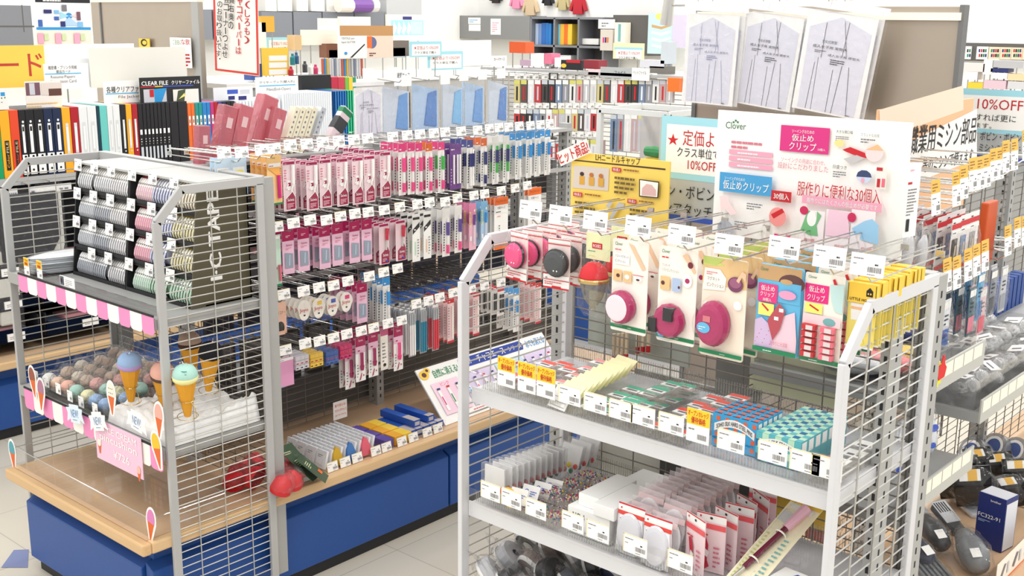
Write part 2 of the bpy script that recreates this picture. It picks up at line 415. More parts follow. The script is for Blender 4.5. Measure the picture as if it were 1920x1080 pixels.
# ================================================================== left end rack: dark tape display
DBOX = mat('black_display_plastic', (44, 44, 46), .3)
DTOP = mat('pale_grey_board', (186, 186, 183), .5)
DSIDE = mat('dark_olive_panel', (92, 86, 68), .35)
def vtext(mb, s, u0, v0, u1, v1, d, m, bold=.02):
    """lettering that runs upwards"""
    vs, fs, asp = text_mesh(s, bold)
    mb.add([(u1 - y * (u1 - u0), -d - k, v0 + x * (v1 - v0)) for x, y, k in vs], fs, m)
TZ0, TZ1 = 1.037, 1.408
def front_y(z): return .128 + .042 * (z - TZ0) / (TZ1 - TZ0)
TAPE = {}
def roll_mesh(key, band, cover, edge, dot=True):
    """one roll of tape standing on edge: pale band above, tab with a hole, see-through cover below"""
    r, h = .041, .0049
    sp = MB(); rb = MB()
    for a0, a1, m_ in ((165, 50, edge), (50, 12, band)):
        n = 7 if a0 > 100 else 2
        for k in range(n):
            t0, t1 = R(a0 + (a1 - a0) * k / n), R(a0 + (a1 - a0) * (k + 1) / n)
            q = [(x, -math.cos(t) * r, math.sin(t) * r) for t in (t0, t1) for x in (-h, h)]
            q = [(a, b, c) for a, b, c in q]
            rb.add([q[0], q[1], q[3], q[2]], [(0, 1, 2, 3)], m_)
    if dot:
        for dd in (0,):
            t0, t1 = R(27), R(20)
            q = [(x, -math.cos(t) * (r + .0006), math.sin(t) * (r + .0006)) for t in (t0, t1) for x in (-.0018, .0018)]
            rb.add([q[0], q[1], q[3], q[2]], [(0, 1, 2, 3)], INK)
    for x, rr in ((-h, r * .985), (h, r * .985)):
        sp.add([(x, -math.cos(R(t)) * rr, math.sin(R(t)) * rr) for t in range(0, 360, 20)], [tuple(range(18))], cover)
    pts = [(.0, 12), (.005, -6), (.012, -24), (.019, -42), (.022, -60)]
    pv = []
    for o, t in pts: pv.append((-math.cos(R(t)) * (r + o), math.sin(R(t)) * (r + o * .4)))
    sp.add([(x, y, z) for y, z in pv for x in (-h, h)], [(2 * k, 2 * k + 1, 2 * k + 3, 2 * k + 2) for k in range(4)], cover)
    return rb, sp
def tint(n, c, rough=.18): return mat('tape_' + n, c, rough)
TSPEC = {  # band, cover, edge
    'white': ((244, 243, 240), (202, 204, 208), (238, 235, 232)), 'grey': ((240, 240, 240), (180, 184, 190), (220, 213, 210)),
    'black': ((240, 240, 240), (160, 164, 172), (60, 58, 58)), 'pale': ((246, 244, 240), (204, 203, 206), (240, 236, 230)),
    'pink': ((245, 238, 236), (218, 176, 186), (232, 208, 204)), 'rust': ((244, 236, 232), (216, 182, 190), (150, 60, 66)),
    'blue': ((240, 240, 244), (182, 186, 210), (228, 228, 238)), 'cream': ((248, 243, 230), (214, 204, 184), (238, 228, 206)),
    'red': ((246, 238, 236), (218, 160, 174), (214, 40, 44)), 'royal': ((240, 240, 246), (186, 190, 216), (44, 96, 178)),
    'yellow': ((248, 244, 230), (214, 206, 166), (236, 196, 36)), 'mint': ((244, 246, 240), (190, 212, 196), (222, 226, 214)),
    'green': ((242, 246, 238), (178, 208, 184), (60, 172, 86)), 'dark': ((244, 240, 232), (150, 144, 128), (150, 138, 96))}
cols = [(-.728, -.402, 'left'), (-.398, -.035, 'right')]
plan = {'left': [['white', 'white', 'pale'], ['grey', 'black', 'pale'], ['grey', 'black', 'pale'], ['black', 'black', 'pale']],
        'right': [['rust', 'blue', 'cream'], ['red', 'royal', 'yellow'], ['red', 'royal', 'yellow'], ['mint', 'green', 'green']]}
for x0, x1, nm in cols:
    t = thing('tape_display', f'dark {nm} half of the stepped display box full of tape rolls on the left rack', 'display box', ((x0 + x1) / 2, .13, TZ0))
    w_ = (x1 - x0) / 2; yb = .215; H = TZ1 - TZ0
    side = [(0, .0), (yb, 0), (yb, H), (.042, H)]
    for sx in (-1, 1):
        mb = MB(); a, b = (sx * w_, sx * (w_ - .004))
        mb.add([(a, y, z) for y, z in side] + [(b, y, z) for y, z in side], [(0, 1, 2, 3), (7, 6, 5, 4), (0, 4, 5, 1), (1, 5, 6, 2), (2, 6, 7, 3), (3, 7, 4, 0)], DBOX if (nm, sx) != ('right', 1) else DSIDE)
        if (nm, sx) == ('right', 1):
            pl = mb.build('side_panel', t)
            tm = MB(); vtext(tm, 'I·C TAPE', .070, .075, .112, .345, 0, WHITE, .06)
            tm.build('lettering', pl, loc=(w_ + .0008, 0, 0), rot=(0, 0, R(90)))
        else: mb.build('side_panel', t)
    MB().box(-w_, w_, yb - .004, yb, 0, H, DBOX).build('back_panel', t)
    MB().box(-w_ + .001, w_ - .001, .046, yb, H - .006, H + .001, DTOP).build('top_board', t, bevel=.001)
    MB().box(-w_, w_, .05, yb, -.0 + .001, .006, DBOX).build('bottom_board', t)
    for k in range(4):
        z = .004 + k * .0925; y = .042 * z / H
        tr = MB(); tr.add([(-w_ + .004, y + .002, z), (w_ - .004, y + .002, z), (w_ - .004, yb - .004, z + .045), (-w_ + .004, yb - .004, z + .045)], [(0, 1, 2, 3)], DBOX)
        tr.box(-w_ + .004, w_ - .004, y, y + .002, z - .002, z + .008, SLOT)
        if k: tr.box(-w_ + .004, w_ - .004, y + .004, y + .012, z - .012, z - .002, SLOT)
        tr.build('tier', t)
    for k, tier in enumerate(plan[nm]):
        z = TZ1 - .055 - k * .0925 + .006; y = front_y(z) + .050
        n = 8; gw = (x1 - x0 - .016) / 3
        for g, key in enumerate(tier):
            miss = {('left', 0, 0): 1, ('left', 0, 1): 0, ('left', 3, 1): 1, ('right', 0, 0): 0, ('right', 2, 1): 2, ('right', 3, 1): 1}.get((nm, k, g), 0)
            for q in range(n - miss):
                x = x0 + .008 + gw * g + (q + .5) * gw / n + (.026 if (nm, g) == ('right', 0) else .012 if (nm, g) == ('left', 0) and k > 0 else .0) * (1 - q / n)
                lab = f'{"first" if q == 0 else "last" if q == n - miss - 1 else "inner"} tape roll, {ORD[g]} bay of {ORD[k]} tier, {nm} half of the tape display'
                if key not in TAPE:
                    b_, c_, e_ = TSPEC[key]; rb, sp = roll_mesh(key, mat('tape_band', (246, 245, 242), .5) if 0 else tint(key + '_band', b_, .5), tint(key + '_cover', c_), tint(key + '_edge', e_, .4))
                    t = thing('tape_roll', lab, 'tape roll', (x, y, z), 0, 'tape rolls on the stepped display')
                    rb.build('paper_band', t); sp.build('clear_spool', t); TAPE[key] = t
                else: dup(TAPE[key], (x, y, z), lab)
# ------------------------------------------------------------------ price tags and hooks
CODE = mat('grey_barcode', (120, 118, 122), .7)
def price_card(w_=.05, h=.036, edge=None, seed=3, fold=True):
    mb = MB(); mb.box(-w_ / 2, w_ / 2, 0, .0012, 0, h, WHITE)
    if edge:
        for a in ((-w_ / 2, 0, -w_ / 2 + .002, h), (-w_ / 2, h - .002, w_ / 2, h)): mb.rect(*a, .0003, edge)
    mb.lines(-w_ * .42, h * .74, w_ * .2, h * .84, 1, .0004, GREYINK, .5, seed)
    mb.lines(-w_ * .42, h * .5, -w_ * .2, h * .58, 1, .0004, GREYINK, .5, seed + 1)
    mb.lines(w_ * .22, h * .52, w_ * .42, h * .66, 1, .0004, INK, .5, seed + 4)
    r = random.Random(seed); x = w_ * .02
    while x < w_ * .42:
        b = r.choice((.0006, .001, .0014)) * w_ / .05; mb.rect(x, h * .2, x + b, h * .44, .0004, CODE); x += b + r.choice((.0007, .001)) * w_ / .05
    mb.lines(w_ * .02, h * .08, w_ * .4, h * .15, 1, .0004, GREYINK, .5, seed + 2)
    return mb
first = None
for x0, x1, nm in cols:
    for k in range(4):
        z = TZ1 - .026 - k * .0925; gw = (x1 - x0 - .016) / 3
        for g in range(3):
            if (nm, k, g) == ('left', 3, 0): continue
            x = x0 + .022 + gw * g; y = front_y(z) - .004
            lab = f'small white price tag over {ORD[g]} bay of {ORD[k]} tier, {nm} half of tape display'
            if first is None:
                first = tag(price_card(.045, .038).build('price_tag', None, (x, y, z)), lab, 'price tag', 'price tags on the tape display')
                first.rotation_euler = (R(-6), 0, 0)
            else: dup(first, (x, y, z), lab)
# ------------------------------------------------------------------ tray of flat packets beside the tape display
t = thing('acrylic_tray', 'clear acrylic tray of flat plastic packets beside the tape display on the left rack', 'tray', (-.80, .17, 1.038))
mb = MB(); mb.open_box(-.068, .058, -.155, .15, 0, .052, clear('smoky_acrylic', (236, 236, 236), .06, .06)); mb.build('tray_body', t)
mb = MB(); mb.box(-.066, .056, -.157, -.1556, .0, .02, clear('smoky_acrylic', (206, 206, 206))); mb.build('front_lip', t)
PKT = mat('milky_packet', (232, 236, 240), .15, 0, .06, 60)
base = None
for k in range(12):
    z = .004 + k * .0045
    loc = (-.803 + rnd.uniform(-.004, .004), .17 + rnd.uniform(-.006, .006), 1.039 + z)
    if base is None:
        mb = MB(); mb.blob((0, 0, .002), .062, .142, .004, PKT, 14, 6, .05, 3); base = tag(mb.build('plastic_packet', None, loc, True), 'milky flat plastic packet piled in the clear tray beside the tape display', 'packet', 'milky packets piled beside the tape display')
    else: dup(base, loc, rz=rnd.uniform(-.05, .05))
YELL = mat('yellow_tag', (250, 208, 44), .55)
def open_tag(w_, h):
    """price card with a yellow head printed in red"""
    mb = MB(); mb.box(-w_ / 2, w_ / 2, 0, .0012, 0, h, WHITE)
    mb.rect(-w_ / 2, h * .52, w_ / 2, h, .0003, YELL)
    mb.text('オープンカレッジ', -w_ * .45, h * .78, w_ * .45, h * .95, .0006, RED, .03)
    mb.text('優待価格', -w_ * .3, h * .56, w_ * .33, h * .76, .0006, RED, .04)
    mb.lines(-w_ * .4, h * .36, w_ * .2, h * .44, 1, .0006, GREYINK, .5)
    x = 0
    while x < w_ * .4: mb.rect(x, h * .1, x + w_ * .025, h * .26, .0006, CODE); x += w_ * .045
    return mb
for k, (px, py) in enumerate(((51, 516), (75, 522))):
    p = P(px, py, 'y', -.012)
    tag(open_tag(.034, .058).build('price_tag', None, p), f'yellow headed price tag on the clear packet tray, {"left" if k == 0 else "right"} of two', 'price tag', 'yellow price tags on the left rack')
p = P(126, 530, 'y', -.011)
mb = MB(); mb.box(-.045, .045, 0, .001, -.014, .018, WHITE); mb.rect(-.043, -.012, -.02, .016, .0004, mat('grey_photo', (90, 94, 110), .5)); mb.oval(-.034, .002, .006, .008, .0007, INK)
mb.lines(-.012, -.01, .04, .012, 4, .0004, GREYINK, .3)
tag(mb.build('label_card', None, p), 'small white caption card on the shelf front below the tape display', 'card')
# clear fence in front of the tape display
mb = MB(); mb.box(-.74, -.01, .02, .023, 1.038, 1.066, clear('smoky_acrylic', (206, 206, 206)))
tag(mb.build('shelf_fence', None), 'low smoky acrylic fence along the shelf front below the tape display', 'fence')
# ------------------------------------------------------------------ scalloped awnings
PINK = mat('candy_pink', (240, 146, 196), .5)
APINK = mat('awning_white', (252, 249, 242), .5)
def awning(x0, x1, y, z0, z1, n, label):
    mb = MB(); st = (x1 - x0) / n; r = .012
    for k in range(n):
        a = k * st; b = a + st
        pts = [(a, z1), (b, z1), (b, z0 + r), (b - r * .3, z0 + r * .3), (b - r, z0), (a + r, z0), (a + r * .3, z0 + r * .3), (a, z0 + r)]
        mb.prism([(u, v - z0) for u, v in pts], -.0008, .0008, PINK if k % 2 == 0 else APINK)
    mb.box(0, x1 - x0, -.002, .002, z1 - z0 - .001, z1 - z0 + .005, SLOT)
    return tag(mb.build('awning_strip', None, (x0, y, z0)), label, 'awning')
awning(-.815, -.003, -.014, .992, 1.048, 13, 'pink and white scalloped awning strip along the upper shelf of the left rack')
awning(-.85, -.003, -.014, .578, .648, 13, 'pink and white scalloped awning strip below the pincushion tray')
# ------------------------------------------------------------------ pincushion tray
t = thing('acrylic_tray', 'clear acrylic tray heaped with bagged pastel pincushions on the left rack', 'tray', (-.60, .17, .643))
mb = MB(); mb.open_box(-.235, .235, -.165, .165, 0, .055, clear('smoky_acrylic', (206, 206, 206))); mb.build('tray_body', t)
BALLC = {'white': (240, 240, 236), 'peach': (244, 208, 184), 'salmon': (246, 190, 172), 'mint': (176, 218, 206), 'sky': (156, 186, 224), 'lemon': (240, 236, 190), 'tan': (206, 182, 162), 'mocha': (178, 152, 134), 'rose': (238, 178, 172), 'ivory': (226, 214, 196)}
def ball_thing(key):
    t = thing('bagged_pincushion', '', 'pincushion')
    f = mat('felt_' + key, BALLC[key], .9, 0, .06, 120)
    mb = MB(); mb.lathe([(.0, -.022), (.013, -.020), (.022, -.009), (.0255, .0), (.022, .012), (.013, .021), (0, .024)], f, 14)
    b = mb.build('felt_scoop', t, smooth=True)
    mb = MB(); mb.lathe([(.024, -.007), (.0268, -.003), (.0262, .002)], mat('felt_lip_' + key, tuple(int(v * .93) for v in BALLC[key]), .9), 14); mb.build('felt_rim', b)
    mb = MB(); mb.blob((0, .002, .004), .033, .035, .031, BAG, 12, 8, .13, hash(key) % 97 if 0 else len(key))
    mb.add([(-.028, .03, .02), (.028, .03, .02), (.038, .055, .05), (-.034, .05, .055)], [(0, 1, 2, 3)], BAG)
    mb.build('clear_bag', t, smooth=True)
    return t
balls = {}
rows = [['white', 'peach', 'salmon', 'mint', 'lemon', 'sky', 'sky'], ['tan', 'ivory', 'tan', 'rose', 'mint', 'lemon', 'sky'], ['ivory', 'tan', 'mocha', 'tan', 'rose', 'ivory', 'mint'],
        ['tan', 'mocha', 'ivory', 'mocha', 'tan', 'rose', 'tan'], ['mocha', 'tan', 'mocha', 'ivory', 'tan', 'tan', 'rose']]
for j, rw in enumerate(rows):
    for i, key in enumerate(rw):
        loc = (-.785 + i * .062 + (j % 2) * .015 + rnd.uniform(-.006, .006), .045 + j * .061 + rnd.uniform(-.005, .005), .672 + j * .010 + rnd.uniform(0, .006))
        lab = f'{key} felt pincushion in a clear bag, {ORD[i]} from the left in {ORD[j]} row'
        if key not in balls: balls[key] = ball_thing(key); o = balls[key]; o.location = loc; o['label'] = lab; o['group'] = 'bagged pincushions in the acrylic tray'
        else: dup(balls[key], loc, lab)
        (balls[key] if False else o)
for k, (px, py) in enumerate(((67, 708), (87, 719), (109, 732), (131, 746), (152, 757), (178, 770))):
    p = P(px, py, 'y', -.001); lab = f'white price tag on the pincushion tray front, {ORD[k]} from the left'
    if k == 0: pt0 = tag(price_card(.032, .036).build('price_tag', None, (p.x, -.001, p.z - .012)), lab, 'price tag', 'price tags on the pincushion tray')
    else: dup(pt0, (p.x, -.001, p.z - .012), lab)
# cotton batting
def hills(x0, x1, y0, y1, nx, ny, fn, m):
    mb = MB(); vs = []; fs = []
    for j in range(ny + 1):
        for i in range(nx + 1):
            x = x0 + (x1 - x0) * i / nx; y = y0 + (y1 - y0) * j / ny; e = min(i, nx - i, j * 1.0, ny - j)
            vs.append((x, y, fn(x, y) if e > 0 else 0.0))
    for j in range(ny):
        for i in range(nx): a = j * (nx + 1) + i; fs.append((a, a + 1, a + nx + 2, a + nx + 1))
    return mb.add(vs, fs, m)
COT = mat('white_cotton', (246, 246, 244), 1., 0, .03, 90)
from mathutils import noise as mnoise
def cotton_h(x, y):
    n = mnoise.noise(Vector((x * 16, y * 16, 3))) * .5 + mnoise.noise(Vector((x * 42, y * 42, 1))) * .4 + mnoise.noise(Vector((x * 130, y * 130, 5))) * .10
    return .038 + n * .052 + .05 * max(0, y / .33) * (.5 + .5 * math.sin(x * 22 + 1.5))
tag(hills(-.352, -.012, .012, .34, 44, 42, cotton_h, COT).build('cotton_batting', None, (0, 0, .6435), True), 'fluffy white cotton batting under the ice cream cone pincushions', 'cotton')
t = thing('acrylic_tray', 'low clear acrylic tray holding the cotton batting and cone pincushions', 'tray', (-.182, .176, .6425))
MB().open_box(-.178, .176, -.172, .17, 0, .05, CLEAR).build('tray_body', t)
# ice cream cone pincushions on wire stands
OCHRE = mat('ochre_felt', (226, 160, 44), .85, 0, .05, 90)
GOLD = mat('gold_wire', (206, 178, 120), .25, .8)
def cone_thing(label, loc, lean, scoop, rim, h=.125, pins=True, stripes=None, flip=0):
    t = thing('cone_pincushion', label, 'pincushion', loc, 0, 'ice cream cone pincushions on the left rack', rot=lean)
    mb = MB(); n = 6; k = 10
    mb.lathe([(.0095, 0), (.024, h * .62), (.033, h * .96), (.030, h * .98), (.0, h * .9)], OCHRE, 9); mb.build('felt_cone', t)
    s = mat('felt_' + label.split()[0], scoop, .9, 0, .05, 120)
    mb = MB(); z = h * .93
    mb.lathe([(.033, z + .006), (.0365, z + .014), (.034, z + .028), (.026, z + .040), (.013, z + .047), (0, z + .049)], s, 18)
    sc = mb.build('felt_scoop', t, smooth=True)
    mb = MB(); mb.lathe([(.030, z - .004), (.0365, z + .002), (.0372, z + .013), (.034, z + .015)], mat('rim_' + label.split()[0], rim, .9), 18); mb.build('felt_rim', sc, smooth=True)
    if stripes:
        mb = MB()
        for q in range(3):
            pts = []
            for a in range(9): u = -.8 + a * .2; pts.append((.034 * math.sin(u * 1.3), -.034 * math.cos(u * 1.3) * (.95 - q * .12), z + .018 + q * .009 + .004 * u))
            mb.path(pts, .0012, mat('drizzle', stripes, .6), 5)
        mb.build('drizzle', sc)
    if pins:
        mb = MB(); r = random.Random(len(label))
        for q in range(7):
            a = r.uniform(0, 6.28); e = r.uniform(.004, .022); x, y = e * math.cos(a), e * math.sin(a); zz = z + .049 - e * e * 22
            mb.bar((x, y, zz - .004), (x * 1.2, y * 1.2, zz + .005), .0005, CHROME, 4); mb.blob((x * 1.2, y * 1.2, zz + .006), .0018, .0018, .0018, mat('pin_white' if q % 2 else 'pin_red', (246, 244, 240) if q % 2 else (190, 40, 60), .3), 6, 4)
        mb.build('pins', sc)
    mb = MB()
    ring = [(.022 * math.cos(a * PI / 8), .022 * math.sin(a * PI / 8), h * .42) for a in range(17)]
    mb.path(ring, .0011, GOLD, 5); mb.path([(.022, 0, h * .42), (.036, .004, h * .30), (.036, .006, h * .05), (.02, .004, -.004)], .0011, GOLD, 5)
    mb.path([(.03 * math.cos(a * PI / 8), .03 * math.sin(a * PI / 8), .0) for a in range(17)], .0011, GOLD, 5)
    mb.build('wire_stand', t)
    return t
for lab, px, py, yy, lean, sc, rim, st in (
    ('blue ice cream cone pincushion standing free beside the bagged pincushions', 246, 752, .05, (R(3), R(8), 0), (150, 178, 214), (178, 150, 200), None),
    ('mocha topped cone pincushion at the back of the cotton', 362, 714, .26, (R(2), R(0), 0), (178, 146, 128), (70, 42, 32), None),
    ('black topped cone pincushion tilted at the right of the cotton', 391, 732, .22, (R(0), R(10), 0), (26, 24, 30), (20, 18, 24), None),
    ('pink topped cone pincushion lying low in the cotton behind the front post', 306, 760, .13, (R(10), R(20), 0), (244, 186, 168), (96, 72, 66), None),
    ('mint topped cone pincushion with green drizzle at the front of the cotton', 352, 780, .06, (R(4), R(6), 0), (166, 212, 206), (236, 232, 166), (60, 130, 130))):
    p = P(px, py, 'y', yy)
    cone_thing(lab, (p.x, p.y, max(.650, p.z)), lean, sc, rim, stripes=st)
# paper ice cream cut-outs and NEW! banners
CORANGE = mat('print_orange', (226, 104, 40), .5)
def cutout(label, px, py, y, hgt, tilt, scoop, dots=None):
    s = hgt; p = P(px, py, 'y', y)
    mb = MB()
    def shape(g):
        pts = [(-.03 - g, -.52 * 1 - g * .2), (.03 + g, -.52 - g * .2), (.2 + g, .05)]
        pts += [((.2 + g) * math.cos(a), .18 + (.32 + g) * math.sin(a)) for a in [R(v) for v in range(0, 181, 20)]]
        return [(u * s, v * s) for u, v in pts + [(-.2 - g, .05)]]
    mb.prism(shape(.05), -.0006, .0006, WHITE)
    mb.poly([(u * s, v * s) for u, v in ((-.02, -.5), (.02, -.5), (.17, .06), (-.17, .06))], .001, CORANGE)
    mb.poly([(u * s, v * s) for u, v in [(-.18, .06), (.18, .06)] + [(.19 * math.cos(R(a)), .18 + .3 * math.sin(R(a))) for a in range(-10, 191, 20)]], .0014, mat('print_' + label.split()[0], scoop, .5))
    if dots:
        for q in range(6): mb.oval((-.09 + .09 * (q % 3)) * s, (.16 + .14 * (q // 3)) * s, .02 * s, .02 * s, .0018, INK, 6)
    o = mb.build('ice_cream_cutout', None, p); o.rotation_euler = (0, R(tilt), 0)
    return tag(o, label, 'cut-out', 'paper ice cream cut-outs')
cutout('brown paper ice cream cut-out at the left end of the lower awning', 62, 716, -.020, .105, -8, (150, 84, 62))
cutout('mauve paper ice cream cut-out hanging on the lower awning', 77, 740, -.026, .11, 6, (176, 120, 146))
cutout('spotted paper ice cream cut-out on the tray front centre', 209, 747, -.020, .105, 0, (246, 238, 222), 1)
cutout('swirled paper ice cream cut-out by the front right post of the left rack', 298, 788, -.024, .105, 3, (240, 176, 160))
cutout('yellow paper ice cream cut-out beside the pink price sign', 295, 845, -.026, .11, -12, (246, 196, 40))
cutout('teal paper ice cream cut-out at the left corner of the wooden counter', 24, 853, -.052, .105, -4, (84, 164, 178))
cutout('orchid paper ice cream cut-out at the right corner of the wooden counter', 283, 984, -.054, .105, 8, (222, 130, 190))
NBLUE = mat('pale_blue_card', (224, 238, 248), .6); NTX = mat('denim_print', (96, 140, 196), .6)
for lab, px, py, tl, m_ in (('pale blue NEW banner tag, leftmost on the lower awning', 140, 776, -8, NBLUE), ('white NEW banner tag next to the pink price sign', 183, 790, -14, WHITE), ('white NEW banner tag on the cotton tray front', 256, 790, 6, WHITE)):
    p = P(px, py, 'y', -.030); mb = MB()
    mb.prism([(-.055, -.028), (-.03, -.018), (-.03, -.03), (.03, -.03), (.03, -.018), (.055, -.028), (.045, .0), (.052, .018), (.03, .02), (.03, .03), (-.03, .03), (-.03, .02), (-.052, .018), (-.045, 0)], -.0005, .0005, m_)
    mb.text('NEW!', -.022, -.012, .024, .014, .001, NTX); mb.rect(-.016, -.021, .012, -.019, .001, NTX)
    o = mb.build('banner_tag', None, p); o.rotation_euler = (0, R(tl), 0); tag(o, lab, 'tag', 'NEW banner tags')
PSIGN = mat('sign_pink', (246, 200, 224), .5)
t = thing('price_sign', 'pink ice cream pincushion price sign hanging from the middle shelf of the left rack', 'sign', (-.239, -.020, .528))
MB().box(-.133, .133, -.001, .001, 0, .132, PSIGN).build('card', t)
mb = MB(); PT = mat('sign_white_print', (255, 252, 250), .5)
mb.text('ICE CREAM', -.068, .098, .108, .120, .002, PT, .015); mb.text('pincushion', -.105, .062, .108, .094, .002, PT, .03); mb.text('¥726', -.03, .026, .062, .052, .002, PT, .02); mb.build('lettering', t)
mb = MB()
for cx, cz, c in ((-.112, .052, (250, 240, 220)), (.112, .022, (240, 190, 170))):
    mb.poly([(cx - .003, cz - .032), (cx + .003, cz - .032), (cx + .009, cz - .004), (cx - .009, cz - .004)], .002, CORANGE); mb.oval(cx, cz + .004, .011, .012, .0024, mat('cone_top_%d' % c[1], c, .5))
mb.build('printed_cones', t)
# clear acrylic box standing on the counter
t = thing('acrylic_box', 'large empty clear acrylic box standing on the wooden counter of the left rack', 'box', (-.455, .08, HC + .001))
mb = MB(); mb.open_box(-.425, .425, -.13, .13, 0.001, .062, CLEAR); mb.build('box_body', t)
mb = MB()
for a in ((-.425, -.13, .425, -.13), (-.425, .13, .425, .13), (-.425, -.13, -.425, .13), (.425, -.13, .425, .13)): mb.bar((a[0], a[1], .062), (a[2], a[3], .062), .0018, clear('acrylic_edge', (226, 228, 226), .2, .1, 0, 1, .7, .25, (235, 235, 230)), 4)
mb.build('rim', t)
# ================================================================== right end rack
class Card(MB):
    """hanging card: origin at the middle of its top edge, prints given in fractions of its width and height (0,0 = lower left)"""
    def __init__(s, w_, h, m, th=.0012, r=.0):
        super().__init__(); s.w, s.h, s.d = w_, h, .0003
        if r:
            q = []
            for cx, cz, a0 in ((w_ / 2 - r, -h + r, -90), (w_ / 2 - r, -r, 0), (-w_ / 2 + r, -r, 90), (-w_ / 2 + r, -h + r, 180)):
                q += [(cx + r * math.cos(R(a0 + a)), cz + r * math.sin(R(a0 + a))) for a in (0, 45, 90)]
            s.prism(q, 0, th, m)
        else: s.box(-w_ / 2, w_ / 2, 0, th, -h, 0, m)
    def X(s, u): return (u - .5) * s.w
    def Z(s, v): return (v - 1) * s.h
    def up(s): s.d += .00035; return s.d
    def r(s, u0, v0, u1, v1, m): s.rect(s.X(u0), s.Z(v0), s.X(u1), s.Z(v1), s.up(), m); return s
    def o(s, u, v, ru, rv, m, n=18): s.oval(s.X(u), s.Z(v), ru * s.w, rv * s.h, s.up(), m, n); return s
    def p(s, pts, m): s.poly([(s.X(u), s.Z(v)) for u, v in pts], s.up(), m); return s
    def t(s, t, u0, v0, u1, v1, m, b=.0, keep=False): s.text(t, s.X(u0), s.Z(v0), s.X(u1), s.Z(v1), s.up(), m, b, keep); return s
    def l(s, u0, v0, u1, v1, n, m, fill=.4, seed=1): s.lines(s.X(u0), s.Z(v0), s.X(u1), s.Z(v1), n, s.up(), m, fill, seed); return s
def C(n, *c, rough=.5): return mat(n, c, rough)
GREENP = C('leaf_green_print', 30, 130, 84); SKYP = C('sky_blue_print', 96, 186, 230); PINKP = C('hot_pink_print', 232, 40, 130); MAG = C('magenta_plastic', 176, 44, 98, rough=.2)
PALEP = C('pale_pink_print', 248, 214, 218); BROWNP = C('kraft_brown', 206, 164, 112); SKIN = C('skin_tone_print', 240, 200, 166); SANDP = C('sand_photo', 232, 196, 142)
DKBR = C('dark_brown_print', 96, 52, 50); LILAC = C('lilac_print', 214, 190, 226); BLACKP = C('glossy_black', 26, 28, 32, rough=.15); YEL = C('golden_yellow', 250, 206, 70); LEMON = C('lemon_print', 250, 238, 120)
IVORY = C('ivory_card', 252, 246, 236); OLIVE = C('olive_print', 206, 214, 120); PALEG = C('pale_green_print', 220, 236, 190)
def film(parent, w_, h, d, m=FILM, name='clear_bag', y0=.002):
    mb = MB(); a, b = w_ / 2, w_ * .42
    mb.add([(-a, -.001, 0), (a, -.001, 0), (a, -.001, -h), (-a, -.001, -h), (-b, -d, -h * .35), (b, -d, -h * .35), (b, -d, -h * .8), (-b, -d, -h * .8)],
           [(0, 1, 5, 4), (1, 2, 6, 5), (2, 3, 7, 6), (3, 0, 4, 7), (4, 5, 6, 7)], m)
    return mb.build(name, parent)
def blister(parent, cx, cz, rx, rz, d, m=FILM, n=18, name='clear_blister'):
    mb = MB(); k = len(mb.v); vs = []
    for f, y in ((1.16, -.0012), (1.06, -d * .6), (.9, -d), ):
        vs += [(cx + rx * f * math.cos(2 * PI * q / n), y, cz + rz * f * math.sin(2 * PI * q / n)) for q in range(n)]
    fs = [(a * n + q, a * n + (q + 1) % n, (a + 1) * n + (q + 1) % n, (a + 1) * n + q) for a in range(2) for q in range(n)] + [tuple(range(2 * n, 3 * n))]
    mb.add(vs, fs, m); return mb.build(name, parent)
def disc(parent, name, cx, cz, r, d0, d1, m, rz=None, n=22, bev=.25):
    """rounded disc standing off a card, from depth d0 to d1"""
    mb = MB(); rz = rz or r; vs = []; dd = d1 - d0
    for f, y in ((1, -d0), (1.03, -(d0 + dd * .4)), (1 - bev * .3, -(d0 + dd * .85)), (1 - bev, -d1)):
        vs += [(cx + r * f * math.cos(2 * PI * q / n), y, cz + rz * f * math.sin(2 * PI * q / n)) for q in range(n)]
    fs = [(a * n + q, a * n + (q + 1) % n, (a + 1) * n + (q + 1) % n, (a + 1) * n + q) for a in range(3) for q in range(n)] + [tuple(range(3 * n, 4 * n))]
    mb.add(vs, fs, m); return mb.build(name, parent, smooth=False)
def pk(name, label, cat='packet'): return thing(name, label, cat)
def pk_round(label, col, ring, dark):
    t = pk('pincushion_packet', label); c = Card(.056, .104, C('blush_card', 246, 226, 222))
    c.r(0, .9, 1, 1, WHITE).r(0, .86, 1, .88, RED).r(0, .97, 1, .985, RED); c.build('header_card', t)
    f = Card(.066, .03, WHITE); f.r(0, 0, 1, .12, RED).r(0, .62, 1, .68, RED).r(.35, .12, .7, .22, RED).l(.06, .3, .8, .6, 2, RED).l(.1, .75, .3, .9, 1, INK); f.build('footer_card', t, loc=(-.004, -.004, -.08))
    b = disc(t, 'felt_pincushion', -.002, -.052, .0285, .002, .024, col, bev=.5)
    mb = MB(); mb.lathe([(.029, -.008), (.0312, -.004), (.029, .0)], ring, 20, (-.002, -.006, -.052), 'y')
    for x in (-.004, .004): mb.blob((x + .006, -.0245, -.066), .0018, .0012, .0018, WHITE, 6, 4)
    mb.build('ring', b); film(t, .064, .104, .026); return t
